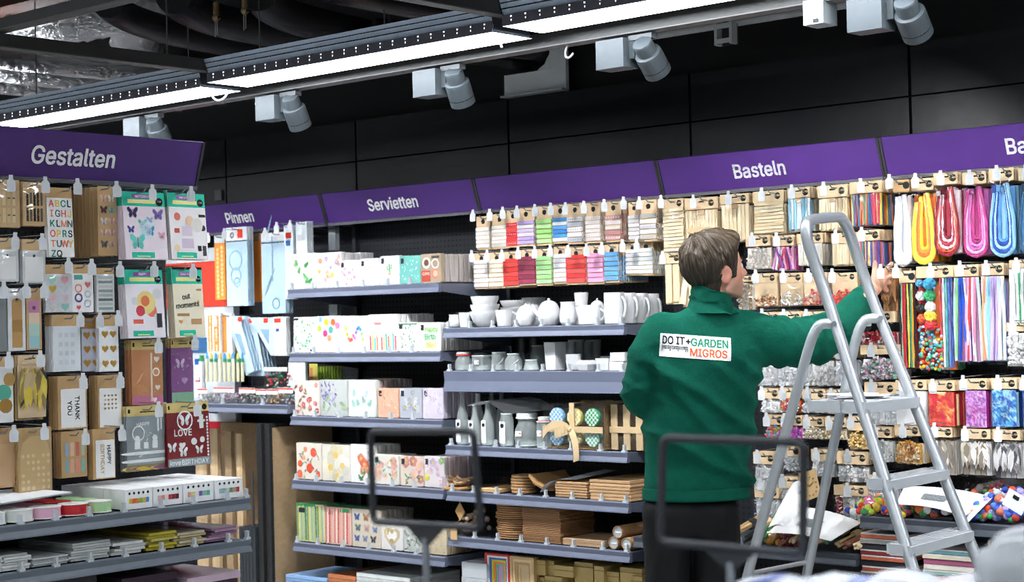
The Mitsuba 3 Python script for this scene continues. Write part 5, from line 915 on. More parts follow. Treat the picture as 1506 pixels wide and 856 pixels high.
g.b2((cxm - .014, -.446, z + .05), (cxm + .01, -.442, zt + .002), RB).b2((X0 - .002, -.447, cz - .013), (X1 + .002, -.443, cz + .012), RB * .95).b2((cxm - .014, -.446, zt), (cxm + .01, -.19, zt + .003), RB * .9)
part(t, 'ribbon_band', g, 'paper'); g = G()
def strip(pts, w, col, up=(0, 0, 1)): P = np.array(pts); u = np.array(up, float) * w / 2; return G().add(np.vstack([P - u, P + u]), [[i, i + 1, i + 1 + len(P), i + len(P)] for i in range(len(P) - 1)], col)
c0 = np.array([cxm - .005, -.455, cz])
lo = strip(bez(c0, c0 + [-.05, -.02, .05], c0 + [-.12, -.02, -.0], c0 + [-.14, -.006, -.03]), .03, RB); g.add(lo.v[0], lo.f[0], RB)
lo = strip(bez(c0, c0 + [-.06, -.03, -.03], c0 + [-.1, -.02, -.02], c0 + [-.02, -.012, .0]), .03, RB * .95); g.add(lo.v[0], lo.f[0], RB * .95)
lo = strip(bez(c0, c0 + [.04, -.02, -.02], c0 + [.06, -.03, -.08], c0 + [.045, -.02, -.125]), .03, RB, (1, 0, .3)); g.add(lo.v[0], lo.f[0], RB)
g.sph(c0, .013, RB * .9, 1); part(t, 'bow', g, 'paper', smooth=False)
for i in range(3):                        # further gift boxes to the right of the first
    x0 = X1 + .012 + i * .085
    if i == 0: tt = thing('gift_box', 'gift box with kraft ribbon seen side-on, right of the bow-tied one', 'gift box')
    part(tt, 'ribbon_strip', G().b2((X1 + .008 + i * .062, -.40, z + .002), (X1 + .04 + i * .062, -.395, zt - .003), RB * .85), 'paper')
    part(tt, 'jar_side', G().lathe([(0, 0), (.024, 0), (.026, .01), (.026, .07), (0, .075)], (X1 + .058 + i * .055, -.36, z + .01), lin('#2a3530'), 16), 'gloss')
part(tt, 'case', G().b2((X1 + .004, -.393, z + .001), (X1 + .19, -.2, zt - .004), lin('#3a2f22')), 'satin'); part(tt, 'ribbon_strip', G().b2((X1 + .003, -.403, cz - .012), (X1 + .192, -.3935, cz + .012), RB * .9), 'paper')
sh = bez(atY(915, 655, -.44), atY(922, 640, -.44), atY(935, 633, -.43), atY(950, 632, -.4), 8); solo('clear_sheet', strip(sh, .08, lin('#c8b8a0'), (.4, .9, 0)), 'acrylic', 'curved clear acrylic guard at the right end of the gift box shelf', 'shelf guard')
# fourth shelf: wooden slices and boards
z = TS[3]; WOODL = lin('#c9a06e')
def stack(name, label, x0, x1, yt, zs, n, y, depth, col, rnd=False, cat='wooden board', group=None, gap=.0026, jit=.005):
    a, b = BK.px(x0, 700, y)[0], BK.px(x1, 700, y)[0]; zt = BK.px((x0 + x1) / 2, yt, y)[1]; d = (zt - zs) / n; r = random.Random(int(x0))
    for k in range(n):
        c = lin(col) * r.uniform(.72, 1.12); z0 = zs + .001 + k * d; wd = label + ', ' + ('topmost' if k == n - 1 else ('lowest' if k == 0 else f'{ORD[n - 2 - k]} from the top')); o = r.uniform(-jit, jit)
        if rnd: rr = (b - a) / 2; g = G().lathe([(0, 0), (rr * .97, 0), (rr, d * .3), (rr, d - gap - .001), (rr * .97, d - gap), (0, d - gap)], ((a + b) / 2 + o, y + rr, z0), c, 22)
        else: g = G().b2((a + o, y, z0), (b + o, y + depth, z0 + (d - gap)), c).b2((a + o + .002, y - .0006, z0 + d * .1), (b + o - .002, y, z0 + d * .45), c * .75)
        solo(name, g, 'paper', wd, cat, group or label, M=None)
g = G(); p = BK.px(680, 720, -.36); r = random.Random(9)
for i in range(16): a_ = r.uniform(0, 6.28); q = np.array([p[0] + r.uniform(-.045, .045), -.36 + r.uniform(-.06, .06), z + .012 + r.random() * .05 * (1 - abs(i - 8) / 10)]); g.tube([q, q + [.06 * math.cos(a_), .04 * math.sin(a_), r.uniform(-.004, .03)]], .006, lin('#c8a880') * r.uniform(.7, 1.1), n=6)
g.b2((p[0] - .05, -.44, z + .001), (p[0] + .06, -.3, z + .008), lin('#b08858')); solo('twig_bundle', g, 'paper', 'small bundle of light dried twigs at the left end of the wooden slice shelf', 'twig bundle')
a, b = BK.px(703, 722, -.43)[0], BK.px(735, 722, -.43)[0]; solo('wooden_plank', G().b2((a, -.43, z + .001), (b, -.25, z + .014), lin('#caa476')), 'paper', 'single flat wooden board left of the slice stack', 'wooden board')
stack('wooden_slice', 'rounded wooden slice in the stack left of the curled sheet', 744, 772, 699, z, 6, -.42, .2, '#c89c6c', True, 'wooden slice')
stack('wooden_board', 'light wooden board in the stack under the curled sheet', 817, 863, 708.5, z, 6, -.43, .28, '#cda478')
stack('wooden_board', 'wide light wooden board in the stack beside the mans hip', 867, 926, 706, z, 6, -.44, .3, '#cfa87c')
sh = [atY(x, y, q) for x, y, q in ((794, 724, -.45), (798, 716, -.45), (808, 708.5, -.44), (825, 705, -.43), (848, 705.5, -.42))]
g = G(); v = np.array(sh + [p + [0.02, .25, .02] for p in sh]); g.add(v, [[i, i + 1, i + 6, i + 5] for i in range(4)], lin('#d8dce0')); solo('paper_sheet', g, 'paper', 'white curled sheet bending over the stack of wooden boards', 'paper sheet', smooth=True)
g = G(); v = np.array([atY(x, y, q) for x, y, q in ((777, 700, -.44), (785, 712, -.44), (797, 719, -.43), (812, 722, -.42))]); v = np.vstack([v, v + [.03, .2, .005]]); g.add(v, [[i, i + 1, i + 5, i + 4] for i in range(3)], lin('#c8a074')).add(v + [0, 0, .006], [[i, i + 1, i + 5, i + 4] for i in range(3)], lin('#b08858')); solo('bark_sheet', g, 'paper', 'curled brown bark sheet left of the white curled sheet', 'bark sheet', smooth=False)
# fifth shelf: disc stack, square stack, cardboard tubes
z = TS[4]
stack('cork_disc', 'round brown disc in the tall stack right of the poster frame', 714, 766, 741.5, z, 16, -.43, .2, '#a98058', True, 'cork disc', jit=.006)
stack('wooden_plate', 'square brown plate in the tall stack', 767, 822, 747, z, 19, -.43, .22, '#a87e58', False, 'wooden plate', jit=.005)
a, b = BK.px(828, 800, -.43)[0], BK.px(888, 800, -.43)[0]
for k in range(2): solo('wooden_plank', G().b2((a, -.43, z + .001 + k * .013), (b - .004 * k, -.2, z + .013 + k * .013), lin('#b09070') * (1 - .1 * k)), 'paper', ('lower' if k == 0 else 'upper') + ' of two flat grey-brown boards left of the cardboard tubes', 'wooden board')
for i, (x, y, wd) in enumerate(((902, 796.5, 'left lower'), (921, 799, 'right lower'), (908, 779, 'upper'))):
    p = atY(x, y, -.44); r = .0245; t = thing('cardboard_tube', f'brown cardboard tube with a clear end, {wd} one of three', 'cardboard tube'); C = np.array([p[0], -.44, z + .026 if i < 2 else z + .070])
    part(t, 'tube', G().lathe([(r, 0), (r, .3), (r * .9, .3), (r * .9, 0), (r, 0)], C, lin('#a9825a'), 24, rotm([1, 0, 0], -90)), 'paper', smooth=False); part(t, 'end_cap', G().lathe([(0, .004), (r * .88, .004)], C, lin('#aeb6b8'), 20, rotm([1, 0, 0], -90)).b2((C[0] - .012, C[1] + .002, C[2] - .004), (C[0] + .014, C[1] + .0035, C[2] + .001), WHITE), 'gloss')
p = atY(676, 770, -.44); t = thing('flower_bunch', 'bunch of pale dried blossoms behind the black poster frame', 'dried flowers'); g = G(); r = random.Random(12)
for i in range(34): g.sph((p[0] + r.uniform(-.03, .05), -.42 + r.uniform(-.02, .12), z + .012 + r.random() * .09), r.uniform(.008, .015), lin(r.choice(['#d8cdb4', '#c4b498', '#b89c80', '#d0a898'])) * r.uniform(.7, 1.05), 1)
part(t, 'blossoms', g, 'paper', kind='stuff'); q = atY(677, 752, -.44); part(t, 'kraft_tag', G().prism([(q[0] - .028, q[2]), (q[0], q[2] - .04), (q[0] + .028, q[2]), (q[0], q[2] + .04)], -.443, -.441, lin('#b89060')), 'paper')
q = atY(670, 783, -.465); part(t, 'price_tag', G().b2((q[0] - .02, -.476, q[2] - .03), (q[0] + .018, -.474, q[2] + .03), lin('#c8a678')), 'paper')
part(t, 'tag_string', G().tube([(p[0], -.42, z + .08), (q[0], -.472, q[2] + .03)], .001, KRAFTD, n=4), 'paper')
g = G(); p = atY(640, 770, -.45); q = atY(700, 768, -.43)
# bottom: grey box, coloured picture frames, wooden boxes
zb_ = .161
a, b = BK.px(677, 840, -.44)[0], BK.px(713, 840, -.44)[0]; zt = BK.px(695, 828, -.44)[1]
for k in range(5): solo('grey_box', G().b2((a - .003 * (k % 2), -.43, zb_ + k * (zt - zb_) / 5), (b, -.2, zb_ + (k + 1) * (zt - zb_) / 5 - .001), lin('#b8bec0')), 'satin', f'pale grey lidded box in the low stack, {"topmost" if k == 4 else ORD[3 - k] + " from the top"}', 'box', 'grey boxes')
def nest(label, x0, x1, yt, cols, mid):
    a, b = BK.px(x0, 840, -.42)[0], BK.px(x1, 840, -.42)[0]; zt = BK.px((x0 + x1) / 2, yt, -.42)[1]; t = thing('picture_frame', label, 'picture frame'); w, h = b - a, min(zt - zb_, .34); z0 = zt - h
    n = len(cols); s = w * .5 / (n + 1.6)
    for i, c in enumerate(cols):
        o = s * i; g = G(); y = -.42 + .004 * i
        for lo, hi in (((a + o, z0 + o), (a + o + s, zt - o)), ((b - o - s, z0 + o), (b - o, zt - o)), ((a + o + s, z0 + o), (b - o - s, z0 + o + s)), ((a + o + s, zt - o - s), (b - o - s, zt - o))): g.b2((lo[0], y, lo[1]), (hi[0], y + .02, hi[1]), lin(c))
        part(t, 'nested_frame', g, 'satin')
    part(t, 'middle_sheet', G().b2((a + s * n, -.42 + .004 * n, z0 + s * n), (b - s * n, -.41 + .004 * n, zt - s * n), lin(mid)), 'paper'); part(t, 'back_board', G().b2((a, -.395, zb_), (b, -.385, zt), KRAFTD), 'paper')
nest('nested rainbow-coloured picture frames around a lilac sheet', 713.5, 749, 814.5, ['#c8323c', '#e8e4d8', '#3f6ab0', '#d8c84a', '#e08a3c', '#7fb8a0'], '#c8a0c8')
nest('nested plain wooden picture frames right of the rainbow ones', 750, 785, 819, ['#c8a878', '#d8bc90', '#b8986a', '#d0b488'], '#cdb48c')
for i, (x0, x1, y0, y1) in enumerate(((786, 802, 823, 845), (803, 815, 824, 846), (815, 843, 831, 847), (786, 800, 848, 860), (801, 826, 847, 860), (845, 872, 826, 852), (874, 888, 832, 856), (912, 944, 834, 846), (928, 944, 847, 860), (890, 910, 840, 860))):
    y = -.40 + .02 * (i % 2); a, b = BK.px(x0, 840, y)[0], BK.px(x1, 840, y)[0]; z1, z0 = BK.px(x0, y0, y)[1], BK.px(x0, y1, y)[1]
    t = thing('wooden_box', f'small light wooden box, {("first " + "") if i == 0 else ORD[i - 1] + " "}of the wrapped heap at the bottom of the crockery bay', 'wooden box'); part(t, 'body', G().b2((a, y, zb_ if y1 > 850 or i in (5, 6, 7) else z0), (b, y + .12, z1), lin('#c2a868') * (.8 + .05 * (i % 4))), 'satin'); part(t, 'lid_line', G().b2((a - .001, y - .001, z1 - .02), (b + .001, y, z1 - .017), KRAFTD * .6), 'paper')
# ------------------------------------------------------------------ card racks of the left shelving run
def L(tx, ty, x0, x1, yt, yb, kind, wd, nb=4, yf=-.26, cat='craft pack', tilt=0, **a):
    a.setdefault('name', 'craft_pack'); hang(LF, (tx, ty) if tx is not None else None, (x0, x1, yt, yb), kind, a, wd, nb, yf=yf, cat=cat, tilt=tilt, tagdy=.085)
KR = dict(body='#d4b487', big=True)
def pegs(c): return [o for r_ in (0, 1) for k in range(5) for o in (('r', .14 + .155 * k, .1 + .36 * r_, .24 + .155 * k, .4 + .36 * r_, c[k % len(c)]), ('r', .15 + .155 * k, .24 + .36 * r_, .23 + .155 * k, .27 + .36 * r_, '#6a6258'))]
TEAL = '#2fbfa0'
SH = dict(cat='sticker sheet', name='sticker_sheet')
L(16, 260, -18, 29, 264, 334, 'sheet', 'kraft card of light wooden clothes pegs at the left edge', 3, ops=pegs(['#e6cfa4', '#dcc08e']), film=1, hh=.02, **KR)
L(66.4, 262.4, 34, 67, 268, 332, 'sheet', 'kraft card of black patterned clothes pegs', 4, ops=pegs(['#3a342c', '#6a6252', '#2c2823']), film=1, hh=.02, **KR)
abc = 'ABCGHIJKLMNOPRSTUVWYZ'; cols5 = ['#d86a4a', '#e8c04a', '#2f8a7a', '#1f3a3a', '#e8906a', '#4a6a68']
L(113.8, 265, 68, 106, 276, 378, 'sheet', 'white sheet of big colourful alphabet letters', 2, tilt=3, body='#f0f0ee', head='#c4a070', hh=.15, ops=[('t', ch, .17 + .23 * (i % 4), .77 - .145 * (i // 4), .095, 0, cols5[i % 6]) for i, ch in enumerate('A B C L I G H J K L M N O P R S T U W Y Z Q'.split())], **SH)
hang(LF, (170.7, 269), (144, 172, 274, 376), 'sheet', dict(body='#c8a678', ops=[('b', .3 + .42 * (k % 2), .82 - .165 * (k // 2), .36, c) for k, c in enumerate(['#e8b8b0', '#e8e0d8', '#5a3a48', '#8cbcb0', '#dcd8d0', '#e0b8b0', '#e8c8c0', '#d8b0b0', '#5a5a58', '#c8a89c'])], film=1, hh=.05, name='butterfly_card'), 'kraft card of three-dimensional butterflies', 7, yf=-.26, sp=.022, cat='sticker card', tagdy=.085)
hd = lambda w1: [('r', .22, .87, .72, .93, '#8a5c9c'), ('t', w1, .47, .9, .03, 0, '#f0ecf4'), ('r', .12, .8, .78, .855, '#f0e89c'), ('c', .87, .83, .085, '#14161a'), ('t', 'I AM', .87, .835, .022, 0, '#d0d8d8'), ('r', 0, .965, 1, 1, '#14161a')]
ft = [('r', .14, .02, .68, .1, TEAL), ('r', .26, .035, .58, .05, '#f0e89c')]
L(224, 274, 180, 241, 279, 382, 'sheet', 'big pastel sticker sheet headed BUTTERFLY with a teal header', 6, tilt=5, yf=-.28, body='#efe2ea', head=TEAL, hh=.24, ops=hd('BUTTERFLY') + [('c', .52, .42, .2, '#dce8f0'), ('c', .52, .42, .13, '#c8dce8')] + [('b', u, v, s, c) for u, v, s, c in ((.22, .66, .24, '#3a2a5a'), (.82, .64, .24, '#7a68b0'), (.16, .42, .16, '#4a4a98'), (.44, .5, .2, '#5ab8b8'), (.6, .4, .22, '#4f98b8'), (.3, .24, .34, '#6ad0c4'), (.88, .34, .16, '#e8a8c0'), (.62, .56, .14, '#88b8d8'))] + ft, **SH)
L(281, 276.5, 246, 301, 281, 382, 'sheet', 'big sticker sheet headed GOLD FOIL with a teal header', 5, tilt=5, yf=-.28, body='#f2eeee', head=TEAL, hh=.24, ops=hd('GOLD FOIL') + [('c', .22, .62, .09, '#d87868'), ('c', .55, .56, .12, '#e8c8a8'), ('c', .74, .5, .16, '#e6e0da'), ('r', .8, .62, .98, .66, '#2a2a2c'), ('r', .12, .38, .26, .45, '#c85a50'), ('r', .32, .34, .6, .48, '#e0d0e0'), ('c', .9, .46, .07, '#3a3a40'), ('r', .3, .16, .62, .3, '#d8c8dc'), ('r', .72, .12, .82, .2, '#2a2a2e'), ('r', .85, .05, .95, .2, '#4a4a50'), ('c', .16, .16, .08, '#f0d8b0')] + ft, **SH)
L(20, 344.5, -6, 27, 350, 414, 'sheet', 'kraft headed pack of white gift tags at the left edge', 4, head='#d4b487', body='#dde0e0', hh=.26, ops=[('r', .12, .05, .88, .58, '#f2f2f0'), ('l', .5, .58, .2, .3, 1.57, '#f2f2f0'), ('c', .5, .6, .05, '#4a4a48')], film=1)
L(62, 346, 33, 67, 352, 416, 'sheet', 'kraft headed pack of one big white gift tag', 5, head='#d4b487', body='#d6d9d9', hh=.26, ops=[('r', .1, .04, .9, .6, '#f4f4f2'), ('c', .5, .62, .06, '#4a4a48')], film=1)
L(100.7, 381, 67, 106, 389, 459, 'sheet', 'kraft card of pink, gold and mint heart stickers', 3, head='#c8a678', body='#d8dade', hh=.2, ops=[('h', .26 + .46 * (k % 2), .68 - .19 * (k // 2), .3, c) for k, c in enumerate(['#a8dcc8', '#e8a8b0', '#d0b050', '#c8ccd0', '#e8c0c8', '#e0c8d0', '#d8d8d0', '#98d0c0'])], film=1)
L(134.7, 383.4, 106, 137, 389, 459, 'sheet', 'white sticker sheet of circles and hearts', 3, head='#c8a678', body='#f2f2f0', hh=.19, ops=[('r', .1, .68, .5, .78, '#5aa89c'), ('o', .3, .5, .12, .18, '#e0907c'), ('h', .74, .58, .3, '#e07a80'), ('o', .3, .3, .12, .19, '#5a4a8c'), ('o', .74, .38, .1, .16, '#c8d0d8'), ('h', .3, .1, .22, '#d85a68'), ('o', .72, .18, .12, .17, '#a0b4c8')])
L(176.6, 386.7, 142, 168, 394, 459, 'sheet', 'pack of grey patterned washi strips', 2, head='#c8a678', body='#e2e4e4', hh=.14, ops=[('r', .1, .05 + .1 * k, .9, .11 + .1 * k, c) for k, c in enumerate(['#8aa8a4', '#c8ccc8', '#6a7a7c', '#b8c4c0', '#98a4a4', '#d0d4d0', '#8c9898', '#c0c8c4'])], film=1)
L(227, 386.7, 183, 239, 393, 497, 'sheet', 'sticker sheet of round orange badges headed HAPPY', 5, tilt=4, yf=-.28, body='#efe9ee', head=TEAL, hh=.24, ops=hd('HAPPY') + [('c', .52, .5, .26, '#ecd890'), ('c', .5, .52, .12, '#e07a50'), ('c', .22, .52, .09, '#d8d8da'), ('c', .36, .38, .12, '#d84a58'), ('c', .66, .38, .14, '#e88068'), ('c', .8, .3, .08, '#c8d8dc'), ('r', .16, .2, .42, .26, '#e06a58'), ('r', .78, .14, .92, .34, '#3a3a3e'), ('c', .82, .62, .12, '#dcdcdc')] + ft, **SH)
L(283, 390, 253, 297, 393, 496, 'sheet', 'sticker sheet of black script words headed GOLD FOIL', 5, tilt=4, yf=-.28, body='#efe6cc', head=TEAL, hh=.24, ops=hd('GOLD FOIL') + [('t', 'out', .42, .58, .07, 8, '#1a1a1a'), ('t', 'moments', .45, .46, .07, 5, '#1a1a1a'), ('r', .78, .66, .95, .69, '#b08858'), ('r', .1, .3, .5, .34, '#b08858'), ('c', .82, .5, .05, '#d0a860'), ('r', .55, .18, .9, .26, '#c09868'), ('h', .2, .22, .14, '#c89a58')] + ft, **SH)
L(3, 417, -22, 9, 424, 517, 'sheet', 'pack cut off by the left edge, with a dark striped tag', 3, head='#d4b487', body='#8a9090', hh=.12, film=1)
L(34, 417, 12, 37, 424, 516, 'sheet', 'white pack of a perforated kraft tag with a hole', 4, body='#e4e6e6', ops=[('r', .22, .05, .82, .78, '#c29a62'), ('l', .52, .76, .28, .6, 1.57, '#c29a62'), ('c', .52, .82, .08, '#4a3a28'), ('r', .22, .3, .82, .5, '#b08850')], film=1, hh=.02)
L(64, 417, 39, 61, 424, 514, 'sheet', 'slim pack of a pastel rainbow tag', 4, body='#c8a47a', ops=[('r', .15, .02, .85, .22, '#a8d4d8'), ('r', .15, .22, .85, .42, '#b8d8cc'), ('r', .15, .42, .85, .6, '#e8d0b8'), ('r', .15, .6, .85, .8, '#c88ab0'), ('c', .5, .68, .12, '#8a4a78'), ('c', .5, .36, .1, '#d89068')], film=1, hh=.02)
L(118, 459.5, 78, 118, 463, 546, 'sheet', 'pack of white folded cards with faint grey figures', 7, head='#c8a678', body='#e6eaee', hh=.2, ops=[('r', .2 + .22 * (k % 3), .12 + .16 * (k // 3), .34 + .22 * (k % 3), .2 + .16 * (k // 3), '#d4dae0') for k in range(12)], film=1)
L(147, 461, 120, 146, 468, 546, 'sheet', 'grey card of gold glitter hearts, the left one of two', 2, yf=-.24, head='#a07a4c', body='#b8bcc8', hh=.2, ops=[('h', .3 + .5 * (k % 2), .68 - .26 * (k // 2), .42, '#a8803c') for k in range(6)])
L(173, 459, 146, 174, 463, 546, 'sheet', 'white card of gold glitter hearts, the right one of two', 4, head='#c8a678', body='#eef0f2', hh=.2, ops=[('h', .3 + .42 * (k % 2), .66 - .26 * (k // 2), .36, '#b08a3c') for k in range(6)])
FOILH = dict(head='#cdb878', hh=.15)
line = lambda n, c, sd: scatter('l', n, [c], .04, .12, sd, .08, .92, .05, .78)
def tfoil(*a): return [('r', .04, .9, .1, .96, '#1a1a1a'), ('r', .35, .9, .75, .92, '#4a4230'), ('c', .9, .92, .06, '#15161a')] + list(a)
L(233, 499, 194, 239, 500, 595, 'sheet', 'copper foil transfer sheet with white hearts', 6, yf=-.26, body='#c58a60', ops=tfoil(('r', .6, .05, .66, .8, '#e8d0b8'), ('h', .8, .7, .2, '#f0e0d0'), ('o', .78, .5, .08, .12, '#f0e0d0'), ('r', .0, .0, 1, .14, '#c87898'), ('h', .72, .07, .16, '#f0d8e4'), ('l', .1, .3, .5, .06, .9, '#d8a888'), ('h', .82, .26, .18, '#f0e0d0')) + line(10, '#d8a884', 31), film=1, **FOILH)
L(287, 495, 252, 284, 497, 592, 'sheet', 'purple foil transfer sheet with white birds', 5, yf=-.26, body='#86568c', ops=tfoil(('r', 0, 0, 1, .16, '#8ab89c'), ('b', .4, .6, .4, '#c8b0d0'), ('h', .6, .34, .3, '#b898c0')) + line(26, '#c4a8cc', 32), film=1, **FOILH)
L(12.6, 520, -26, 19, 525, 622, 'sheet', 'white card with teal and gold shapes at the left edge', 3, head='#c8a678', body='#e9ebea', hh=.15, ops=[('c', .7, .45, .25, '#5ab098'), ('c', .88, .65, .2, '#c09a58'), ('c', .75, .25, .22, '#a8803c')], film=1)
L(59, 518, 27, 68, 522, 617, 'feathers', 'kraft headed bag of dried yellow and brown leaves', 3, c=['#b89a68', '#d8c04a', '#9a8258', '#c8b088', '#e0cc50', '#4a4a40'], n=46, hh=.14, full=True, big=True)
GC = dict(head='#c8a678', cat='greeting card', name='greeting_card')
L(122, 551, 85, 128, 553, 631, 'sheet', 'kraft card with a white panel reading THANK YOU sideways', 8, yf=-.26, body='#c4a070', hh=.02, ops=[('r', .1, .03, .95, .76, '#f4f4f2'), ('t', 'THANK', .66, .4, .095, -90, '#2a2622'), ('t', 'YOU', .4, .4, .095, -90, '#2a2622')], film=1, cat='greeting card', name='greeting_card')
L(177, 550, 144, 180, 552, 630, 'sheet', 'kraft card with a white panel of tiny gold hearts', 8, yf=-.26, body='#c4a070', hh=.02, ops=[('r', .06, .03, .95, .76, '#f4f4f2')] + [('h', .28 + .15 * (k % 4), .62 - .08 * (k // 4), .1, '#8a7448') for k in range(16)], film=1, cat='greeting card', name='greeting_card')
L(19, 628, -8, 26, 630, 717, 'sheet', 'smooth kraft envelopes at the left edge', 4, body='#c09a70', ops=[('r', .0, .9, 1, 1, '#a8845a'), ('r', .1, .04, .92, .74, '#caa57c')], film=1, hh=.02)
L(65, 625, 27, 76, 629, 723, 'sheet', 'kraft gift bag with pale dots and rounded top', 5, yf=-.28, body='#b89a6c', ops=[('c', .5, .62, .44, '#c8ac7c'), ('r', .06, .02, .94, .62, '#c8ac7c')] + [('c', .14 + .15 * (k % 6), .06 + .1 * (k // 6), .05, '#d8c498') for k in range(36)], hh=.02, film=1)
L(125.5, 633, 90, 128, 634, 702, 'sheet', 'kraft card of eight colourful small clothes pegs', 7, body='#c4a070', hh=.02, ops=[('r', .14 + .21 * (k % 4), .1 + .36 * (k // 4), .28 + .21 * (k % 4), .4 + .36 * (k // 4), c) for k, c in enumerate(['#8ab0b8', '#d8a890', '#e09080', '#8ab8b0', '#98b0c8', '#d8b8a0', '#c86a5a', '#b8c0a8'])], film=1)
L(179, 627.5, 137, 169, 631, 704, 'sheet', 'kraft card with a white panel reading HAPPY BIRTHDAY sideways', 5, yf=-.27, body='#c4a070', hh=.02, ops=[('r', .12, .02, .97, .78, '#f4f4f2'), ('t', 'HAPPY', .72, .48, .085, -90, '#1a1a1a'), ('t', 'BIRTHDAY', .42, .4, .085, -90, '#b09858')], film=1, cat='greeting card', name='greeting_card')
WL = '#e6eaea'
L(233, 593, 186, 243, 597, 692, 'sheet', 'grey foil transfer sheet with white bunting and cakes', 6, yf=-.28, body='#8e989c', ops=tfoil(('t', 'HAPPY', .42, .72, .055, 0, WL), ('o', .3, .58, .14, .17, WL), ('r', .2, .34, .34, .46, WL), ('r', .44, .34, .56, .44, WL), ('r', .66, .34, .8, .46, WL), ('c', .27, .5, .07, WL), ('c', .73, .5, .07, WL), ('r', .8, .6, .84, .8, WL), ('r', .88, .62, .92, .8, WL), ('r', 0, 0, 1, .1, '#8a7a58'), *[('l', .08 + .085 * k, .3, .07, .5, -1.57, WL) for k in range(11)], *[('l', .08 + .085 * k, .18, .07, .5, -1.57, WL) for k in range(11)], *[('l', .05 + .09 * k, .0, .1, .4, 1.5, ['#c8b048', '#8a5c78'][k % 2]) for k in range(11)]) + line(10, WL, 33), film=1, **FOILH)
L(289.5, 592, 245, 307, 592, 685, 'sheet', 'dark red foil transfer sheet reading LOVE and BIRTHDAY', 4, yf=-.29, tilt=2, body='#7c2428', ops=tfoil(('r', .08, .86, .5, .99, '#cdb878'), ('o', .42, .72, .16, .19, WL), ('b', .42, .72, .24, WL), ('t', 'LOVE', .36, .53, .1, 0, WL), ('r', .76, .58, .86, .8, WL), ('r', .72, .68, .9, .72, WL), ('h', .34, .33, .16, WL), ('b', .36, .22, .2, WL), ('c', .62, .38, .07, WL), ('c', .82, .4, .06, WL), ('b', .74, .24, .18, WL), ('b', .1, .3, .2, WL), ('r', .0, .0, 1, .125, '#8e989c'), ('t', 'BIRTHDAY', .63, .062, .075, 0, WL), ('t', 'love', .16, .065, .08, 0, WL), *[('c', .95, .15 + .05 * k, .025, WL) for k in range(13)]), film=1, head='#cdb878', hh=.15)
# ------------------------------------------------------------------ goods lying on the left shelves
z = ZL1 + .042
def lx(px, y=-.44): return LF.px(px, 760, y)[0]
r = random.Random(21)
for i, (x0, x1, c, wd) in enumerate(((-22, 16, '#e2e6e6', 'pale grey'), (18, 57, '#e8e9e4', 'white'), (58, 99, '#e6b4cc', 'pink'), (100, 138, '#c42c30', 'red'), (139, 171, '#b4dca4', 'light green'))):
    a, b = lx(x0), lx(x1); rr = (b - a) / 2; cx = (a + b) / 2; t = thing('ribbon_spool', f'flat spool of {wd} ribbon lying on the left shelf', 'ribbon spool')
    part(t, 'ribbon', G().lathe([(rr * .93, .004), (rr * .94, .034)], (cx, -.445 + rr, z), lin(c), 30), 'satin', LF.M, smooth=True); part(t, 'rims', G().lathe([(0, .001), (rr, .001), (rr, .004), (rr * .93, .004)], (cx, -.445 + rr, z), lin('#e6e4de'), 30).lathe([(rr * .93, .034), (rr, .034), (rr, .0365), (0, .0365)], (cx, -.445 + rr, z), lin('#eae8e4'), 30), 'satin', LF.M)
    for k in range(2): solo('ribbon_spool', G().lathe([(0, .001), (rr, .001), (rr, .004), (rr * .93, .004), (rr * .93, .033), (rr, .033), (rr, .036), (0, .036)], (cx, -.445 + rr + (k + 1) * (2 * rr + .003), z), lin(c) * .9, 24), 'satin', f'{wd} ribbon spool, {ORD[k]} in its row from the shelf front', 'ribbon spool', M=LF.M)
g = G(); pts = [LF.px(x, y, -.44) for x, y in ((-30, 746), (0, 743), (60, 738), (113, 727))]; v = np.array([[p[0], -.42, z + .055 + .006 * k] for k, p in enumerate(pts)] + [[p[0] - .02, -.16, z + .075] for p in pts]); g.add(v, [[i, i + 1, i + 5, i + 4] for i in range(3)], WHITE).add(v - [0, 0, .004], [[i, i + 1, i + 5, i + 4] for i in range(3)], WHITE)
solo('paper_sheet', g, 'paper', 'white paper sheets lying over the ribbon spools at the left', 'paper sheet', M=LF.M)
stripe = [['#d8b83c', '#e0703c', '#e08a3c', '#7fb050', '#d8b04a', '#4f8fc0'], ['#e0b0b0', '#d88a90', '#e8e0dc', '#b03a48', '#8a2a3a', '#6a2030'], ['#d8a080', '#d8d060', '#e8e0dc', '#7a68b0', '#8abfa0', '#5aa89c'], ['#98b8c0', '#8ab0a8', '#c8d0cc', '#6a8a68', '#b09070', '#a83a44']]
ends = [(183, 223), (225, 267), (269, 313), (316, 356)]
for i, (x0, x1) in enumerate(ends):
    a, b = lx(x0), lx(x1); h = .064; wd = ['leftmost', 'second', 'third', 'rightmost'][i]
    for k in range(3):
        y0 = -.445 + k * .118; t = thing('white_box', f'{wd} white box with punched holes in the front row on the left shelf' if k == 0 else f'white box {ORD[k - 1]} from the front behind the {wd} punched box', 'box', None if k == 0 else 'boxes behind the punched boxes')
        part(t, 'body', G().b2((a, y0, z + .001), (b, y0 + .114, z + h), WHITE), 'paper', LF.M)
        if k == 0:
            g = G(); w = b - a
            for q in range(5): g.disc(a + w * (.16 + .17 * q), z + h * .8, .0045, y0 - .0008, BLACK)
            part(t, 'punched_holes', g, 'satin', LF.M, kind='stuff'); g = G()
            for q, c in enumerate(stripe[i]): g.b2((a + w * (.14 + .125 * q), y0 - .001, z + h * .3), (a + w * (.255 + .125 * q), y0 - .0004, z + h * .55), lin(c))
            part(t, 'paper_window', g, 'satin', LF.M)
            part(t, 'lid_seam', G().b2((a, y0 - .0006, z + h * .93), (b, y0, z + h * .94), lin('#b8bcbc')), 'paper', LF.M)
z = ZL2 + .042
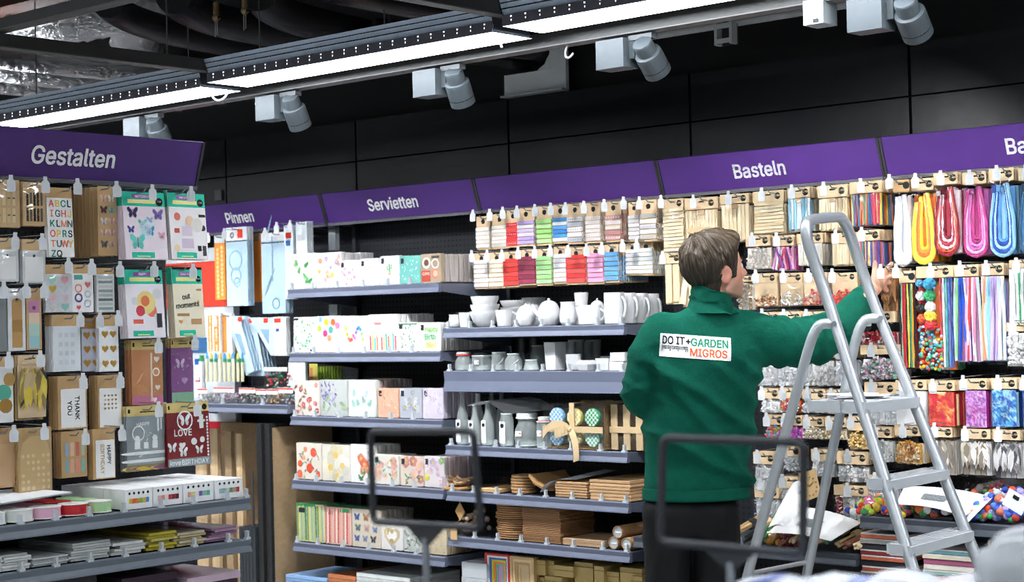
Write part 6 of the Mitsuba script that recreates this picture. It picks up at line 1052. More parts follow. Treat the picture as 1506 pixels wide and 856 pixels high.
def ls(x0, x1, yt, n, col, wd, y0=-.44, dep=.3, bs='gloss', nm='wrapped_pack', cat='pack', messy=.006):
    a, b = lx(x0, y0), lx(x1, y0); zt = LF.px((x0 + x1) / 2, yt, y0)[1]; d = max(.004, (zt - z) / n)
    for k in range(n):
        c = lin(col[k % len(col)]); o = r.uniform(-messy, messy); solo(nm, G().box(((a + b) / 2 + o, y0 + dep / 2, z + .001 + d * (k + .5)), (b - a, dep - abs(o), d - .0012), c, rotm([0, 0, 1], r.uniform(-1, 1) * messy * 300)), bs, f'{wd}, {"topmost" if k == n - 1 else ORD[n - 2 - k] + " from the top"}', cat, f'stack of {wd}', M=LF.M)
ls(-40, 2, 817, 6, ['#d8dad8', '#c8cac8'], 'silvery grey packs at the lower left edge')
ls(3, 43, 815, 6, ['#d0d4d0', '#e4e6e4', '#b8bcb8'], 'black and white packs on the lower left shelf')
ls(47, 99, 819, 5, ['#9aa0a0', '#d4d8d8', '#b8bebe'], 'silver foil packs on the lower left shelf')
ls(104, 160, 797, 7, ['#b0b4b0', '#c2c6c4'], 'wrapped grey paper packs on the lower left shelf')
ls(168, 212, 797, 4, ['#c6c8c4', '#dcdedc'], 'clear cellophane bags on the lower left shelf', messy=.014)
ls(216, 257, 783, 6, ['#a89a30', '#c0b040', '#8a8028', '#d0c874'], 'yellow olive paper packs on the lower left shelf', messy=.014)
ls(262, 302, 782, 5, ['#b8a878', '#c8c0a8', '#a89a70'], 'beige clear-wrapped packs on the lower left shelf', messy=.014)
ls(306, 345, 776, 6, ['#7a5a78', '#c8a0b8', '#9a7a98'], 'purple pink packs ending the lower left shelf', messy=.02)
z = ZL3 + .042; ls(60, 140, 850, 4, ['#3a3438', '#2c282c'], 'dark packs on the bottom left shelf', dep=.3); ls(180, 260, 846, 4, ['#2c2428', '#3c2c38'], 'dark purple packs on the bottom left shelf', dep=.3); ls(270, 350, 846, 3, ['#c8b0c0', '#3c2c38'], 'pale lilac packs on the bottom left shelf', dep=.3)
for zb, wd in ((ZL1, 'ribbon spool'), (ZL2, 'lower left'), (ZL3, 'bottom left')):      # clear end guards
    g = G(); q = np.linspace(0, math.pi / 2, 8); pt = [(-.46, zb + .042)] + [(-.46 + .16 * (1 - math.cos(s)), zb + .05 + .055 * math.sin(s)) for s in q] + [(-.02, zb + .105), (-.02, zb + .042)]
    v = np.array([[-2.033, a_, b_] for a_, b_ in pt]); g.add(v, [[0, i, i + 1] for i in range(1, len(pt) - 1)], WHITE); g.add(v + [.003, 0, 0], [[0, i, i + 1] for i in range(1, len(pt) - 1)], WHITE)
    solo('shelf_guard', g, 'acrylic', f'clear rounded end guard of the {wd} shelf', 'shelf guard', M=LF.M)
# ------------------------------------------------------------------ pin boards, wooden slats and rods standing under the pin shelf
zt = 1.049
for i, X in enumerate((.862, .832, .802, .772)):
    t = thing('pin_board', ['front', 'second', 'third', 'fourth'][i] + ' black-framed brown pin board of the four standing upright under the pin shelf', 'pin board'); ys = -.47 + .012 * (i % 2); D2 = .42
    part(t, 'board', G().b2((X - .008, ys + .016, .18), (X - .003, ys + D2 - .016, zt - .016), WHITE), 'mdf')
    g = G().b2((X - .02, ys, .161), (X, ys + .018, zt), BLACK * 1.6).b2((X - .02, ys + D2 - .018, .161), (X, ys + D2, zt), BLACK * 1.6).b2((X - .02, ys + .018, zt - .018), (X, ys + D2 - .018, zt), BLACK * 1.6).b2((X - .02, ys + .018, .161), (X, ys + D2 - .018, .179), BLACK * 1.6); part(t, 'frame', g, 'satin')
def post(x, yl, w, d, z0, z1, bs, col, nm, label, cat): p = BK.px(x, 700, yl); solo(nm, G().b2((p[0] - w / 2, yl, z0), (p[0] + w / 2, yl + d, z1), lin(col)), bs, label, cat)
post(315, -.3, .06, .02, .161, 1.0, 'pine', '#ffffff', 'wooden_lath', 'light pine lath standing behind the red foil sheet', 'wooden lath'); post(336, -.29, .05, .02, .161, .99, 'mdf', '#ffffff', 'fibre_panel', 'narrow brown fibre panel between the pine laths', 'panel'); post(352, -.3, .045, .02, .161, .98, 'pine', '#ffffff', 'wooden_lath', 'light pine lath right of the narrow brown panel', 'wooden lath')
post(296, -.28, .09, .02, .161, .92, 'pine', '#ffffff', 'wooden_lath', 'wide pine lath mostly hidden by the left shelf end', 'wooden lath')
solo('fibre_panel', G().b2((.06, -.12, .161), (.70, -.1, 1.02), WHITE), 'mdf', 'large brown fibreboard leaning at the back between the pine laths and the pin boards', 'panel')
p = BK.px(372, 740, -.42); solo('metal_rod', G().tube([(p[0], -.42, .161), (p[0], -.42, BK.px(372, 693, -.42)[1])], .006, lin('#55585c'), n=8), 'steel', 'thin dark rod standing left of the pin boards', 'rod')
a, b = BK.px(352, 790, -.47)[0], BK.px(376, 790, -.47)[0]; zz = BK.px(362, 775, -.47)[1]
for k in range(5): solo('dark_case', G().b2((a + k * (b - a) / 5, -.47, .161), (a + (k + .86) * (b - a) / 5, -.2, zz + .004 * (k % 2)), lin('#33383c')), 'gloss', f'dark upright case, {("first " if k == 0 else ORD[k - 1] + " ")}from the left in the row below the rod', 'case', 'dark cases left of the pin boards')
# ------------------------------------------------------------------ the man in the green fleece
RH = np.array([RT[0], RT[1], 0]); RH /= np.linalg.norm(RH); AH = np.array([-RH[1], RH[0], 0]); PZ = 5.8
PO = atZ(1030, 480, PZ) * [1, 1, 0]
PM = np.eye(4); PM[:3, 0], PM[:3, 1], PM[:3, 2], PM[:3, 3] = RH, AH, [0, 0, 1], PO
def pl(px, py, a=0.0): q = atZ(px, py, PZ + a) - PO; return np.array([q @ RH, q @ AH, q[2]])
def ell(c, r): r = (r, r, r) if np.isscalar(r) else r; return m3.Manifold.sphere(1.0, 28).scale(tuple(float(x) for x in r)).translate(tuple(float(x) for x in c))
def hull(*s): return m3.Manifold.batch_hull(list(s))
def chain(pts): s = [ell(c, r) for c, r in pts]; return [hull(s[i], s[i + 1]) for i in range(len(s) - 1)]
def union(l): return m3.Manifold.batch_boolean(l, m3.OpType.Add)
def smoothed(man, edge, it=12):
    m = man.refine_to_length(edge).to_mesh(); t = trimesh.Trimesh(m.vert_properties[:, :3], m.tri_verts, process=True); trimesh.smoothing.filter_taubin(t, .5, -.52, it); return t
def putmesh(t, name, m, col, bsdf, M=PM, label=None, **k): return part(t, name, G().add(m.vertices, m.faces, col), bsdf, M, smooth=True, label=label, **k)
man = thing('person', 'man in a green fleece and black trousers, reaching for goods behind a stepladder', 'person')
# jacket
tor = [(pl(1024, 722, 0), (.176, .125, .02)), (pl(1024, 700, 0), (.184, .13, .03)), (pl(1028, 640, -.005), (.185, .132, .05)), (pl(1032, 580, -.01), (.186, .135, .05)), (pl(1036, 525, -.01), (.19, .132, .05)), (pl(1037, 488, .0), (.168, .108, .05)), (pl(1042, 463, -.006), (.112, .085, .03)), (pl(1046, 447, -.012), (.078, .072, .018))]
arm_r = [(pl(1100, 486, .0), .078), (pl(1128, 500, .02), .083), (pl(1165, 506, .05), .077), (pl(1207, 501, .1), .072), (pl(1238, 477, .19), .068), (pl(1267, 443, .28), .050)]
arm_l = [(pl(977, 488, .0), .078), (pl(960, 520, -.005), .078), (pl(946, 560, .0), .072), (pl(943, 583, .02), .068), (pl(962, 597, .12), .058), (pl(990, 598, .24), .048)]
jk = smoothed(union(chain(tor) + chain(arm_r) + chain(arm_l)), .016, 14)
v, n = np.array(jk.vertices), np.array(jk.vertex_normals)
def ridge(t, w): return np.exp(-(t / w) ** 2)
d = (meshkit.fbm(v * [6, 6, 9], 3, 4) - .5) * .026
q = v - pl(1118, 540, -.05)
for ang, off, am in ((.75, .03, .010), (.75, .10, .008), (.62, .19, .011), (.9, .27, .008), (.5, .36, .009), (.7, -.03, .006)):   # folds running down from the right armpit
    s = q[:, 0] * math.sin(ang) + q[:, 2] * math.cos(ang) * 1.0 + off + .012 * (meshkit.noise(v * 9, int(off * 99) + 50) - .5)
    d += 1.7 * am * ridge(s, .017) * (v[:, 0] < pl(1118, 0)[0]) * np.clip((pl(0, 520)[2] - v[:, 2]) * 8, 0, 1)
ax = np.array([p[0] for p in arm_r]); al = (v - ax[1]) @ ((ax[-1] - ax[1]) / np.linalg.norm(ax[-1] - ax[1])); onarm = v[:, 0] > pl(1128, 0)[0]
for a0, am, k in ((.02, .007, .3), (.07, .009, -.35), (.13, .008, .25), (.17, .012, -.5), (.22, .010, -.3), (.26, .007, .2)):
    d += 1.4 * onarm * am * ridge(al - a0 + k * (v[:, 2] - pl(0, 500)[2]), .014)
onl = v[:, 0] < pl(962, 0)[0]
for z0, am, k in ((560, .008, .4), (585, .010, -.4), (604, .008, .5), (530, .006, -.3)): d += onl * am * ridge(v[:, 2] - pl(0, z0)[2] + k * (v[:, 0] - pl(945, 0)[0]), .012)
jk.vertices = v + n * d[:, None]
putmesh(man, 'jacket', jk, WHITE, 'fleece', label='green fleece jacket')
hem = G(); a_ = np.linspace(0, 2 * math.pi, 48); c = pl(1024, 728, 0); hem.add(np.vstack([np.c_[c[0] + (.184 + o) * np.cos(a_), c[1] + (.131 + o) * np.sin(a_), np.full(48, c[2] + zz)] for o, zz in ((-.004, .03), (.0, .024), (.001, -.006), (.0, -.012), (-.02, -.008))]), [[i * 48 + j, i * 48 + j + 1, (i + 1) * 48 + j + 1, (i + 1) * 48 + j] for i in range(4) for j in range(47)], WHITE)
part(man, 'hem_band', hem, 'fleece', PM, smooth=True)
c = pl(1047, 441, -.014); col = G(); prof = [(.092, -.05), (.080, -.034), (.076, -.022), (.0785, -.014), (.0705, -.004), (.0735, .008), (.067, .020), (.0685, .027), (.066, .031), (.061, .030), (.058, .02), (.058, -.03)]
col.lathe(prof, (0, 0, 0), WHITE, 40); vv = col.v[0]; vv[:, 1] *= .95; vv[:, 2] += -.34 * vv[:, 0] * (vv[:, 2] > -.04) - .06 * vv[:, 1]; vv += (meshkit.fbm(vv * [30, 30, 60], 2, 3)[:, None] - .5) * .009; col.v[0] = vv + c
part(man, 'collar', col, 'fleece', PM, smooth=True)
cuff = G(); w0, w1 = pl(1262, 449, .265), pl(1274, 434, .3); cuff.tube([w0, w0 * .4 + w1 * .6, w1], [.051, .050, .043], WHITE, n=24, caps=False); part(man, 'cuff', cuff, 'fleece', PM, smooth=True)
# skin: head, neck and hands in one surface
SK = lin('#d9a68c')
hd0 = pl(1053, 403, .0); ang = math.radians(25); up_ = math.radians(11)
fx = np.array([math.cos(ang) * math.cos(up_), math.sin(ang) * math.cos(up_), math.sin(up_)]); fy = np.array([-math.sin(ang), math.cos(ang), 0]); fz = np.cross(fx, fy)
HM = np.eye(4); HM[:3, 0], HM[:3, 1], HM[:3, 2], HM[:3, 3] = fx * 1.02, fy * 1.02, fz, hd0
def hs(*p): return hull(*[ell(c, r) for c, r in p])
head = [ell((-.008, 0, .042), (.094, .074, .088)), hs(((-.008, 0, .03), (.08, .068, .07)), ((.05, .036, -.012), .026), ((.05, -.036, -.012), .026), ((.058, 0, .05), .04)),
        hs(((.05, .034, -.015), .026), ((.05, -.034, -.015), .026), ((.072, 0, -.084), .015), ((.068, .012, -.083), .013), ((.068, -.012, -.083), .013), ((.0, .048, -.055), .016), ((.0, -.048, -.055), .016)),
        hs(((.088, 0, .022), .008), ((.113, 0, -.02), .0085), ((.092, .011, -.024), .008), ((.092, -.011, -.024), .008)), hs(((.084, .03, .03), .009), ((.09, 0, .028), .009), ((.084, -.03, .03), .009)),
        ell((.09, 0, -.048), (.010, .019, .006)), ell((.088, 0, -.058), (.010, .017, .006)), hs(((-.022, 0, -.02), .05), ((-.03, 0, -.15), .05))]
for s in (-1, 1):
    e = ell((0, 0, 0), (.021, .007, .032)) - ell((.003, s * .008, .003), (.012, .006, .020)); head.append(e.rotate((0, 10, s * 22)).translate((-.010, s * .078, -.003)))
hm = union(head)
for s in (-1, 1): hm = hm - ell((.094, s * .031, .012), (.013, .013, .008))
def hand(wrist, palm, tips, mids, thumb, pr=.030):
    s = [hull(ell(wrist, .026), ell(palm * .5 + wrist * .5, (.028, .026, .028)))]; kn = []
    for i in range(4): b = palm + (mids[i] - palm) * .42; kn.append(b)
    s.append(hull(ell(palm * .6 + wrist * .4, .024), *[ell(k, .0115) for k in kn]))
    for i in range(4): s += [hull(ell(kn[i], .0112), ell(mids[i], .0098)), hull(ell(mids[i], .0098), ell(tips[i], .0078))]
    s += [hull(ell(palm * .35 + wrist * .65, .016), ell(thumb[0], .0115)), hull(ell(thumb[0], .0115), ell(thumb[1], .0085))]
    return s
hr = hand(pl(1278, 433, .27), pl(1296, 411, .28), [pl(1312, 387, .30), pl(1319, 401, .31), pl(1317, 416, .31), pl(1308, 430, .305)], [pl(1304, 396, .29), pl(1311, 405, .29), pl(1309, 416, .29), pl(1302, 426, .29)], (pl(1287, 400, .285), pl(1287, 386, .30)), .03)
hl = hand(pl(990, 598, .24), pl(1004, 594, .30), [pl(1020, 588, .36), pl(1022, 594, .365), pl(1021, 600, .36), pl(1017, 606, .35)], [pl(1013, 589, .335), pl(1015, 595, .34), pl(1014, 601, .338), pl(1011, 605, .33)], (pl(1001, 584, .31), pl(1006, 578, .335)))
def toM(man_, M): return man_.transform(np.asarray(M)[:3, :4])
spine = [hull(ell(pl(1046, 432, -.01), .046), ell(pl(1042, 480, .0), .05)), hull(ell(pl(1040, 480, .02), .05), ell(pl(1128, 500, .03), .03)), hull(ell(pl(1128, 500, .03), .03), ell(pl(1208, 499, .1), .028)), hull(ell(pl(1208, 499, .1), .028), ell(pl(1278, 433, .27), .026)), hull(ell(pl(1040, 480, .02), .05), ell(pl(955, 520, 0), .03)), hull(ell(pl(955, 520, 0), .03), ell(pl(943, 583, .02), .03)), hull(ell(pl(943, 583, .02), .03), ell(pl(990, 598, .24), .026)), hull(ell(pl(1040, 480, .02), .06), ell(pl(1026, 740, .0), .09))]
skin = smoothed(union([toM(hm, HM)] + hr + hl + spine), .0042, 7)
sv = np.array(skin.vertices); hc = (sv - hd0) @ np.stack([fx, fy, fz], 1)
tone = np.tile(SK, (len(sv), 1)) * (.94 + .14 * meshkit.fbm(sv * 55, 3, 2))[:, None]
red = np.exp(-((hc[:, 0] - .055) ** 2 + (abs(hc[:, 1]) - .05) ** 2 + (hc[:, 2] + .02) ** 2) / .0008) + (np.abs(hc[:, 1]) > .071) * (hc[:, 2] < .05) * (hc[:, 2] > -.06) * .8 + np.exp(-((hc[:, 0] - .095) ** 2 + hc[:, 1] ** 2 / .5 + (hc[:, 2] + .053) ** 2 * 3) / .0003) + np.exp(-((hc[:, 0] - .113) ** 2 + hc[:, 1] ** 2 + (hc[:, 2] + .02) ** 2) / .0003) * .7
tone *= 1 - np.clip(red, 0, 1)[:, None] * np.array([.02, .26, .24])
beard = np.clip((hc[:, 0] + .01) * 30, 0, 1) * np.clip((-.03 - hc[:, 2]) * 40, 0, 1) * (hc[:, 2] > -.11) * .22; tone *= (1 - beard)[:, None]
putmesh(man, 'body', skin, tone, 'skin')
for s in (-1, 1):
    g = G().sph((.0785, s * .031, .012), .0112, lin('#e8e4de'), 2).sph((.0848, s * .031, .012), .0056, lin('#4a3828'), 1); k = part(man, 'eye', g, 'gloss', PM @ HM, smooth=True)
    part(man, 'eyebrow', G().tube([(.096, s * .016, .034), (.0935, s * .03, .039), (.083, s * .046, .035)], [.0035, .004, .0025], lin('#3a3026'), n=6), 'paper', PM @ HM, smooth=True)
# hair grown out of the scalp
f = np.array(skin.faces); hx, hy, hz = hc.T; ay = np.abs(hy)
line_ = np.interp(hx, [-.12, -.075, -.045, -.02, .0, .012, .034, .042, .06, .075, .09], [-.082, -.085, -.078, -.03, .035, -.022, -.018, .045, .062, .074, .085])
line_ = np.where((hx > -.02) & (hx < .008) & (ay < .06), np.maximum(line_, .02), line_) + .004 * (meshkit.noise(sv * 160, 5) - .5)
mk = np.clip((hz - line_) / .012, 0, 1) * (hz > -.1) * ((hx < .09)) * (ay < .083)
ear = ((hx + .010) ** 2 / .024 ** 2 + (hz + .003) ** 2 / .036 ** 2 < 1) & (ay > .066); mk[ear] = 0
keep = mk[f].max(1) > .02; hair = trimesh.Trimesh(sv, f[keep], process=False); hair.remove_unreferenced_vertices()
idx = np.unique(f[keep]); hv, hn = sv[idx], np.array(skin.vertex_normals)[idx]; hq = hc[idx]
remap = -np.ones(len(sv), int); remap[idx] = np.arange(len(idx)); hf = remap[f[keep]]
hair = trimesh.Trimesh(np.c_[hq], hf, process=False).subdivide(); hq = np.array(hair.vertices)
mk2 = np.clip((hq[:, 2] - np.interp(hq[:, 0], [-.12, -.075, -.045, -.02, .0, .012, .034, .042, .06, .075, .09], [-.082, -.085, -.078, -.03, .035, -.022, -.018, .045, .062, .074, .085])) / .03, 0, 1)
thick = .004 + mk2 * np.interp(hq[:, 2], [-.09, -.03, .04, .1, .14], [.002, .007, .012, .019, .022])
cw = np.array([-.045, 0, .115]); rel = hq - cw; th = np.arctan2(rel[:, 1], rel[:, 0]); rad = np.linalg.norm(rel, axis=1)
strand = meshkit.fbm(np.c_[th * 26 + 2.5 * meshkit.noise(hq * 30, 8), rad * 28, hq[:, 2] * 20], 3, 6); lock = meshkit.fbm(np.c_[th * 6, rad * 24, hq[:, 2] * 12], 2, 9)
thick *= .55 + .7 * strand + .7 * (lock - .3)
thick += np.exp(-((hq[:, 0] - .072) ** 2 + (hq[:, 2] - .105) ** 2) / .0016) * .016 + .014 * (meshkit.fbm(np.c_[th * 3.5, hq[:, 0] * 30, hq[:, 2] * 34], 2, 31) - .45) * np.clip(hq[:, 2] * 12, 0, 1)
nn = np.array(hair.vertex_normals); hair.vertices = hq + nn * thick[:, None]
hcol = lin('#4c4032') * (.15 + 1.5 * strand[:, None] ** 1.6) * np.interp(hq[:, 2], [-.08, .05, .13], [.5, .8, 1.15])[:, None]
scene['hair'] = two({'type': 'principled', 'base_color': VC, 'roughness': .42, 'specular': .4})
putmesh(man, 'hair', hair, hcol, 'hair', PM @ HM)
# trousers and shoes
TRO = lin('#0e0e10')
def zl(px, z, a=0): q = pl(px, 700, a); return np.array([q[0], q[1], z])
legs = [hull(ell(zl(983, .86), (.095, .115, .05)), ell(zl(1048, .86), (.095, .115, .05)), ell(zl(983, .78), (.09, .11, .04)), ell(zl(1048, .78), (.09, .11, .04)))]
for x0, x1, x2, a2 in ((980, 976, 972, .02), (1049, 1050, 1052, -.03)): legs += chain([(zl(x0, .80), (.088, .105, .05)), (zl(x1, .45, .0), (.075, .082, .05)), (zl(x2, .09, a2), (.066, .082, .03))])
tm = smoothed(union(legs), .02, 10); v = np.array(tm.vertices); tm.vertices = v + np.array(tm.vertex_normals) * ((meshkit.fbm(v * [12, 12, 6], 3, 22) - .5) * .022)[:, None]
putmesh(man, 'trousers', tm, TRO, 'paper', label='black trousers')
for x2, a2 in ((972, .02), (1052, -.03)):
    c = zl(x2, 0, a2); sh_ = smoothed(union([hull(ell(c + [0, -.06, .04], (.04, .045, .038)), ell(c + [0, .02, .045], (.04, .04, .045)), ell(c + [.0, .15, .028], (.042, .05, .026)))]), .012, 4); sh_.vertices[:, 2] = np.maximum(sh_.vertices[:, 2], .002); putmesh(man, 'shoe', sh_, BLACK * 1.5, 'satin')
# the printed patch on his back
from scipy.interpolate import LinearNDInterpolator
jv, jn = np.array(jk.vertices), np.array(jk.vertex_normals); b = (jn[:, 1] < -.15) & (jv[:, 2] > pl(0, 600)[2]) & (jv[:, 2] < pl(0, 450)[2])
back = LinearNDInterpolator(jv[b][:, [0, 2]], jv[b][:, 1]); CO = [pl(*c)[[0, 2]] for c in ((966, 523), (1067.5, 530), (1069, 496.5), (968, 489.5))]
def onback(s, t, o): ru = (CO[0] * (1 - s)[:, None] + CO[1] * s[:, None]) * (1 - t)[:, None] + (CO[3] * (1 - s)[:, None] + CO[2] * s[:, None]) * t[:, None]; y = back(ru); return np.c_[ru[:, 0], np.where(np.isfinite(y), y, np.nanmin(y)) - o, ru[:, 1]]
S, U = np.meshgrid(np.linspace(0, 1, 25), np.linspace(0, 1, 9)); g = G().add(onback(S.ravel(), U.ravel(), .003), [[i * 25 + j, i * 25 + j + 1, (i + 1) * 25 + j + 1, (i + 1) * 25 + j] for i in range(8) for j in range(24)], WHITE)
pk = part(man, 'back_patch', g, 'paper', PM, smooth=True, label='white printed patch on the back')
def ptext(name, s, x0, x1, y0, y1, col):
    v, f = textm(s, True); v = v[:, :2]; lo, hi = v.min(0), v.max(0); q = (v - lo) / (hi - lo); fr = f[(np.array(textm(s, True)[0])[f][:, :, 2] > .0005).all(1)]
    part(pk, name, G().add(onback(x0 + (x1 - x0) * q[:, 0], y0 + (y1 - y0) * q[:, 1], .0048), fr, lin(col)), 'paper', PM)
ptext('black_words', 'DO IT', .035, .34, .55, .90, '#1c1c20'); ptext('black_words', '+', .36, .425, .60, .82, '#1c1c20'); ptext('green_word', 'GARDEN', .43, .955, .53, .88, '#1f8a6a'); ptext('orange_word', 'MIGROS', .42, .945, .10, .44, '#e4652c')
g = G()
for k in range(17):
    s0 = .035 + .0215 * k; L_ = .22 if k % 5 == 0 or k == 16 else .14; g.add(onback(np.array([s0, s0 + .0095, s0 + .0095, s0]), np.array([.48 - L_, .48 - L_, .48, .48]), .0048), [[0, 1, 2, 3]], BLACK)
g.add(onback(np.array([.035, .39, .39, .035]), np.array([.465, .465, .485, .485]), .0048), [[0, 1, 2, 3]], BLACK); part(pk, 'ruler_marks', g, 'paper', PM, kind='stuff')
# ------------------------------------------------------------------ aluminium stepladder
ALU = lin('#bcc1c5')
lad = thing('stepladder', 'open aluminium stepladder with a hoop handle, right of the man', 'stepladder')
lt, lb, rt_, rb = atZ(1230, 480, 5.35), atZ(1347, 850, 5.06), atZ(1296, 472, 5.61), atZ(1448, 850, 5.38)
def onz(a, b, z): return a + (b - a) * ((z - a[2]) / (b[2] - a[2]))
lf, rf = onz(lt, lb, .03), onz(rt_, rb, .03)
lh, rh = lt + (lt - lb) * .30, rt_ + (rt_ - rb) * .27
hp = [atZ(1181, 347, 5.37), atZ(1187, 326, 5.40), atZ(1211, 313.5, 5.47), atZ(1236, 320, 5.53), atZ(1252, 335, 5.58)]
def flat(P, w, d, n=12, cw=None):          # tube of oval section
    return G().tube(P, w, ALU, n=n, sx=d)
hoop = np.vstack([bez(lt, lt + (lt - lb) * .28, hp[0] + (hp[0] - hp[1]) * .2, hp[1], 12)[:-1], bez(hp[1], hp[1] + (hp[2] - hp[1]) * .5, hp[3] - (hp[3] - hp[2]) * .2, hp[3], 8)[:-1], bez(hp[3], hp[4], rt_ + (rt_ - rb) * .30, rt_, 12)])
part(lad, 'front_frame', flat(np.vstack([[lf], [lb], hoop, [rb], [rf]]), .0175, 1.08, 14), 'metal', smooth=True)
for wd, top, mid, low, Zs in (('left', (1224, 476), (1190, 508), (1098, 852), (5.36, 5.37, 5.5)), ('right', (1292, 468), (1258, 500), (1187, 842), (5.61, 5.62, 5.72))):
    a, m_, c = atZ(*top, Zs[0]), atZ(*mid, Zs[1]), atZ(*low, Zs[2]); c0 = onz(m_, c, .03); P = np.vstack([bez(a, a + (m_ - a) * .55 + [0, 0, .035], m_ + (m_ - c) * .12, m_ + (c - m_) * .08, 12), [c], [c0]]); part(lad, 'rear_leg', flat(P, .0165, 1.1, 14), 'metal', smooth=True)
    part(lad, 'rubber_foot', G().tube([c0 + [0, 0, .03], c0 - [0, 0, .03]], .024, BLACK * 2, n=12), 'satin'); part(lad, 'pivot_bolt', G().tube([a - FW * .03, a - FW * .02], .009, lin('#9aa0a4'), n=12), 'metal')
for p in (lf, rf): part(lad, 'rubber_foot', G().tube([p + [0, 0, .03], p - [0, 0, .03]], .027, BLACK * 2, n=12), 'satin')
od = lb - lt; od[2] = 0; od /= np.linalg.norm(od)
def tread(z, deep, name, thick=.03):
    a, b = onz(lt, lb, z), onz(rt_, rb, z); w = (b - a) / np.linalg.norm(b - a); a, b = a - w * .012, b + w * .012; g = G(); U = np.array([0, 0, 1.0])
    v = np.array([p + od * o + U * h for p in (a, b) for o, h in ((.03, 0), (.03, -thick), (.02, -thick), (-deep, -thick), (-deep, 0))]); k = 5
    g.add(v, [[i, (i + 1) % k, (i + 1) % k + k, i + k] for i in range(k)], ALU)
    for o in (0, k): g.add(v[o:o + k], [[0, i, i + 1] for i in range(1, k - 1)], ALU)
    for i in range(5):
        o = .02 - (deep + .03) * i / 5; v = np.array([p + od * (o + e) + U * .0025 for p in (a, b) for e in (0, -.007)]); g.add(v, [[0, 1, 3, 2]], ALU * .7)
    kk = part(lad, name, g, 'satin')
    for p in (a, b): part(lad, 'tread_cap', G().box(p - od * (deep - .03) / 2 + [0, 0, -thick * .4], (.03, .045, thick * 1.15), lin('#b4b9bc'), rotm([0, 0, 1], math.degrees(math.atan2(w[1], w[0])))), 'satin')
zp = onz(lt, lb, 0)[2]; zpl = atZ(1264, 592, 5.26)[2]; z2, z3 = atZ(1303, 706, 5.17)[2], atZ(1336, 803, 5.09)[2]; dz = z2 - z3
tread(zpl, .24, 'platform', .034)
for z in (z2, z3, z3 - dz, z3 - 2 * dz): tread(z, .075, 'tread')
br0, br1 = atZ(1100, 844, 5.5), atZ(1186, 827, 5.72); part(lad, 'cross_bar', G().tube([br0, br1], .0075, ALU, n=10), 'metal')
mid_ = (onz(lt, lb, zpl) + onz(rt_, rb, zpl)) / 2 - od * .12; r = random.Random(3)
for i in range(4): solo('card_sheet', G().box(mid_ + od * r.uniform(-.05, .05) + [0, 0, .004 + .0035 * i], (.16, .09, .0022), [WHITE, lin('#d8cfe0'), WHITE, lin('#e8e4e4')][i], rotm([0, 0, 1], 45 + r.uniform(-25, 25))), 'paper', f'small card lying on the ladder platform, {["lowest", "second lowest", "third lowest", "topmost"][i]} of four', 'card')
# ------------------------------------------------------------------ goods at the foot of the fourth and fifth bay
zs3, zs4 = Z34 + .042, Z45 + .042
def onshelf(px, zs, y=-.4): return BK.px(px, 790, y)[0]
r = random.Random(17)
for i in range(14):                       # bundles of brushes lying with their ends to the front
    px = 1085 + i * 13.5; X = onshelf(px, zs3, -.44); L_ = r.uniform(.16, .24); lean = r.uniform(-.05, .05) + (.07 if i > 8 else -.03); z0 = zs3 + .012 + r.random() * .03; c = lin(['#c8a878', '#1d1f22', '#d8bc90', '#3f7a48', '#b89868', '#8a5a48', '#e0caa0'][i % 7])
    t = thing('brush_bundle', f'bundle of {["natural", "black", "pale", "green", "straw", "red-brown", "cream"][i % 7]} brushes, {("first" if i == 0 else ORD[i - 1])} from the left behind the ladder', 'brush bundle'); A = np.array([X, -.45, z0]); B = A + [lean, L_, .035 + r.random() * .03]
    g = G()
    for k in range(5): o = np.array([r.uniform(-.012, .012), 0, r.uniform(-.008, .012)]); g.tube([A + o, B + o], .0055, c * r.uniform(.8, 1.1), n=6)
    part(t, 'handles', g, 'satin', kind='stuff'); part(t, 'paper_band', G().tube([A * .55 + B * .45, A * .4 + B * .6], .02, lin('#d8c090') if i % 2 else lin('#2a2c2e'), n=10), 'paper')
def bag(name, label, cx, y, z, w, d, h, cols, rr, n, seed, cat='bag'):
    t = thing(name, label, cat); g = G(); q = random.Random(seed)
    for i in range(n):
        u, v_, k = q.uniform(-1, 1), q.uniform(-1, 1), q.random(); hh = h * max(.15, 1 - u * u * .7) * max(.3, 1 - v_ * v_ * .6); g.sph((cx + u * w / 2, y + v_ * d / 2, z + rr + k * max(0, hh - 2 * rr)), rr * q.uniform(.75, 1.15), lin(q.choice(cols)), 1)
    part(t, 'contents', g, 'gloss', kind='stuff'); m = ICO[3]; vv = m[0] * [w / 2 + rr, d / 2 + rr, h / 2 + rr * .5]; vv = vv * (1 + .10 * (meshkit.noise(m[0] * 6, seed)[:, None] - .5)); vv[:, 2] = np.maximum(vv[:, 2], -h / 2) ; part(t, 'clear_bag', G().add(vv + [cx, y, z + h / 2 + .002], m[1], WHITE), 'film', smooth=False)
bag('gold_pack', 'crumpled pack of golden foil pieces on the low shelf', onshelf(1138, 0), -.38, zs3, .09, .1, .07, ['#c88a28', '#d8a848', '#b8782c'], .014, 40, 1)
bag('pepper_pack', 'pack of dried red peppers on the low shelf', onshelf(1163, 0), -.38, zs3, .1, .1, .075, ['#8a1c22', '#a82830', '#6a1418'], .013, 60, 2)
bag('bead_sack', 'bag of many-coloured pompoms at the left end of the bead shelf', onshelf(1300, 0, -.38), -.37, zs4, .23, .16, .085, ['#e0402c', '#e8c83a', '#3f8a58', '#e8884a', '#2c3c98', '#e078a0', '#f0f0ec', '#b8d048'], .0125, 190, 3)
bag('bead_sack', 'bag of red and green pompoms behind the white papers', onshelf(1452, 0, -.2), -.14, zs4, .22, .14, .12, ['#d83a2c', '#2f9c58', '#e8e8e4', '#3f7a3c', '#e0602c'], .014, 150, 4)
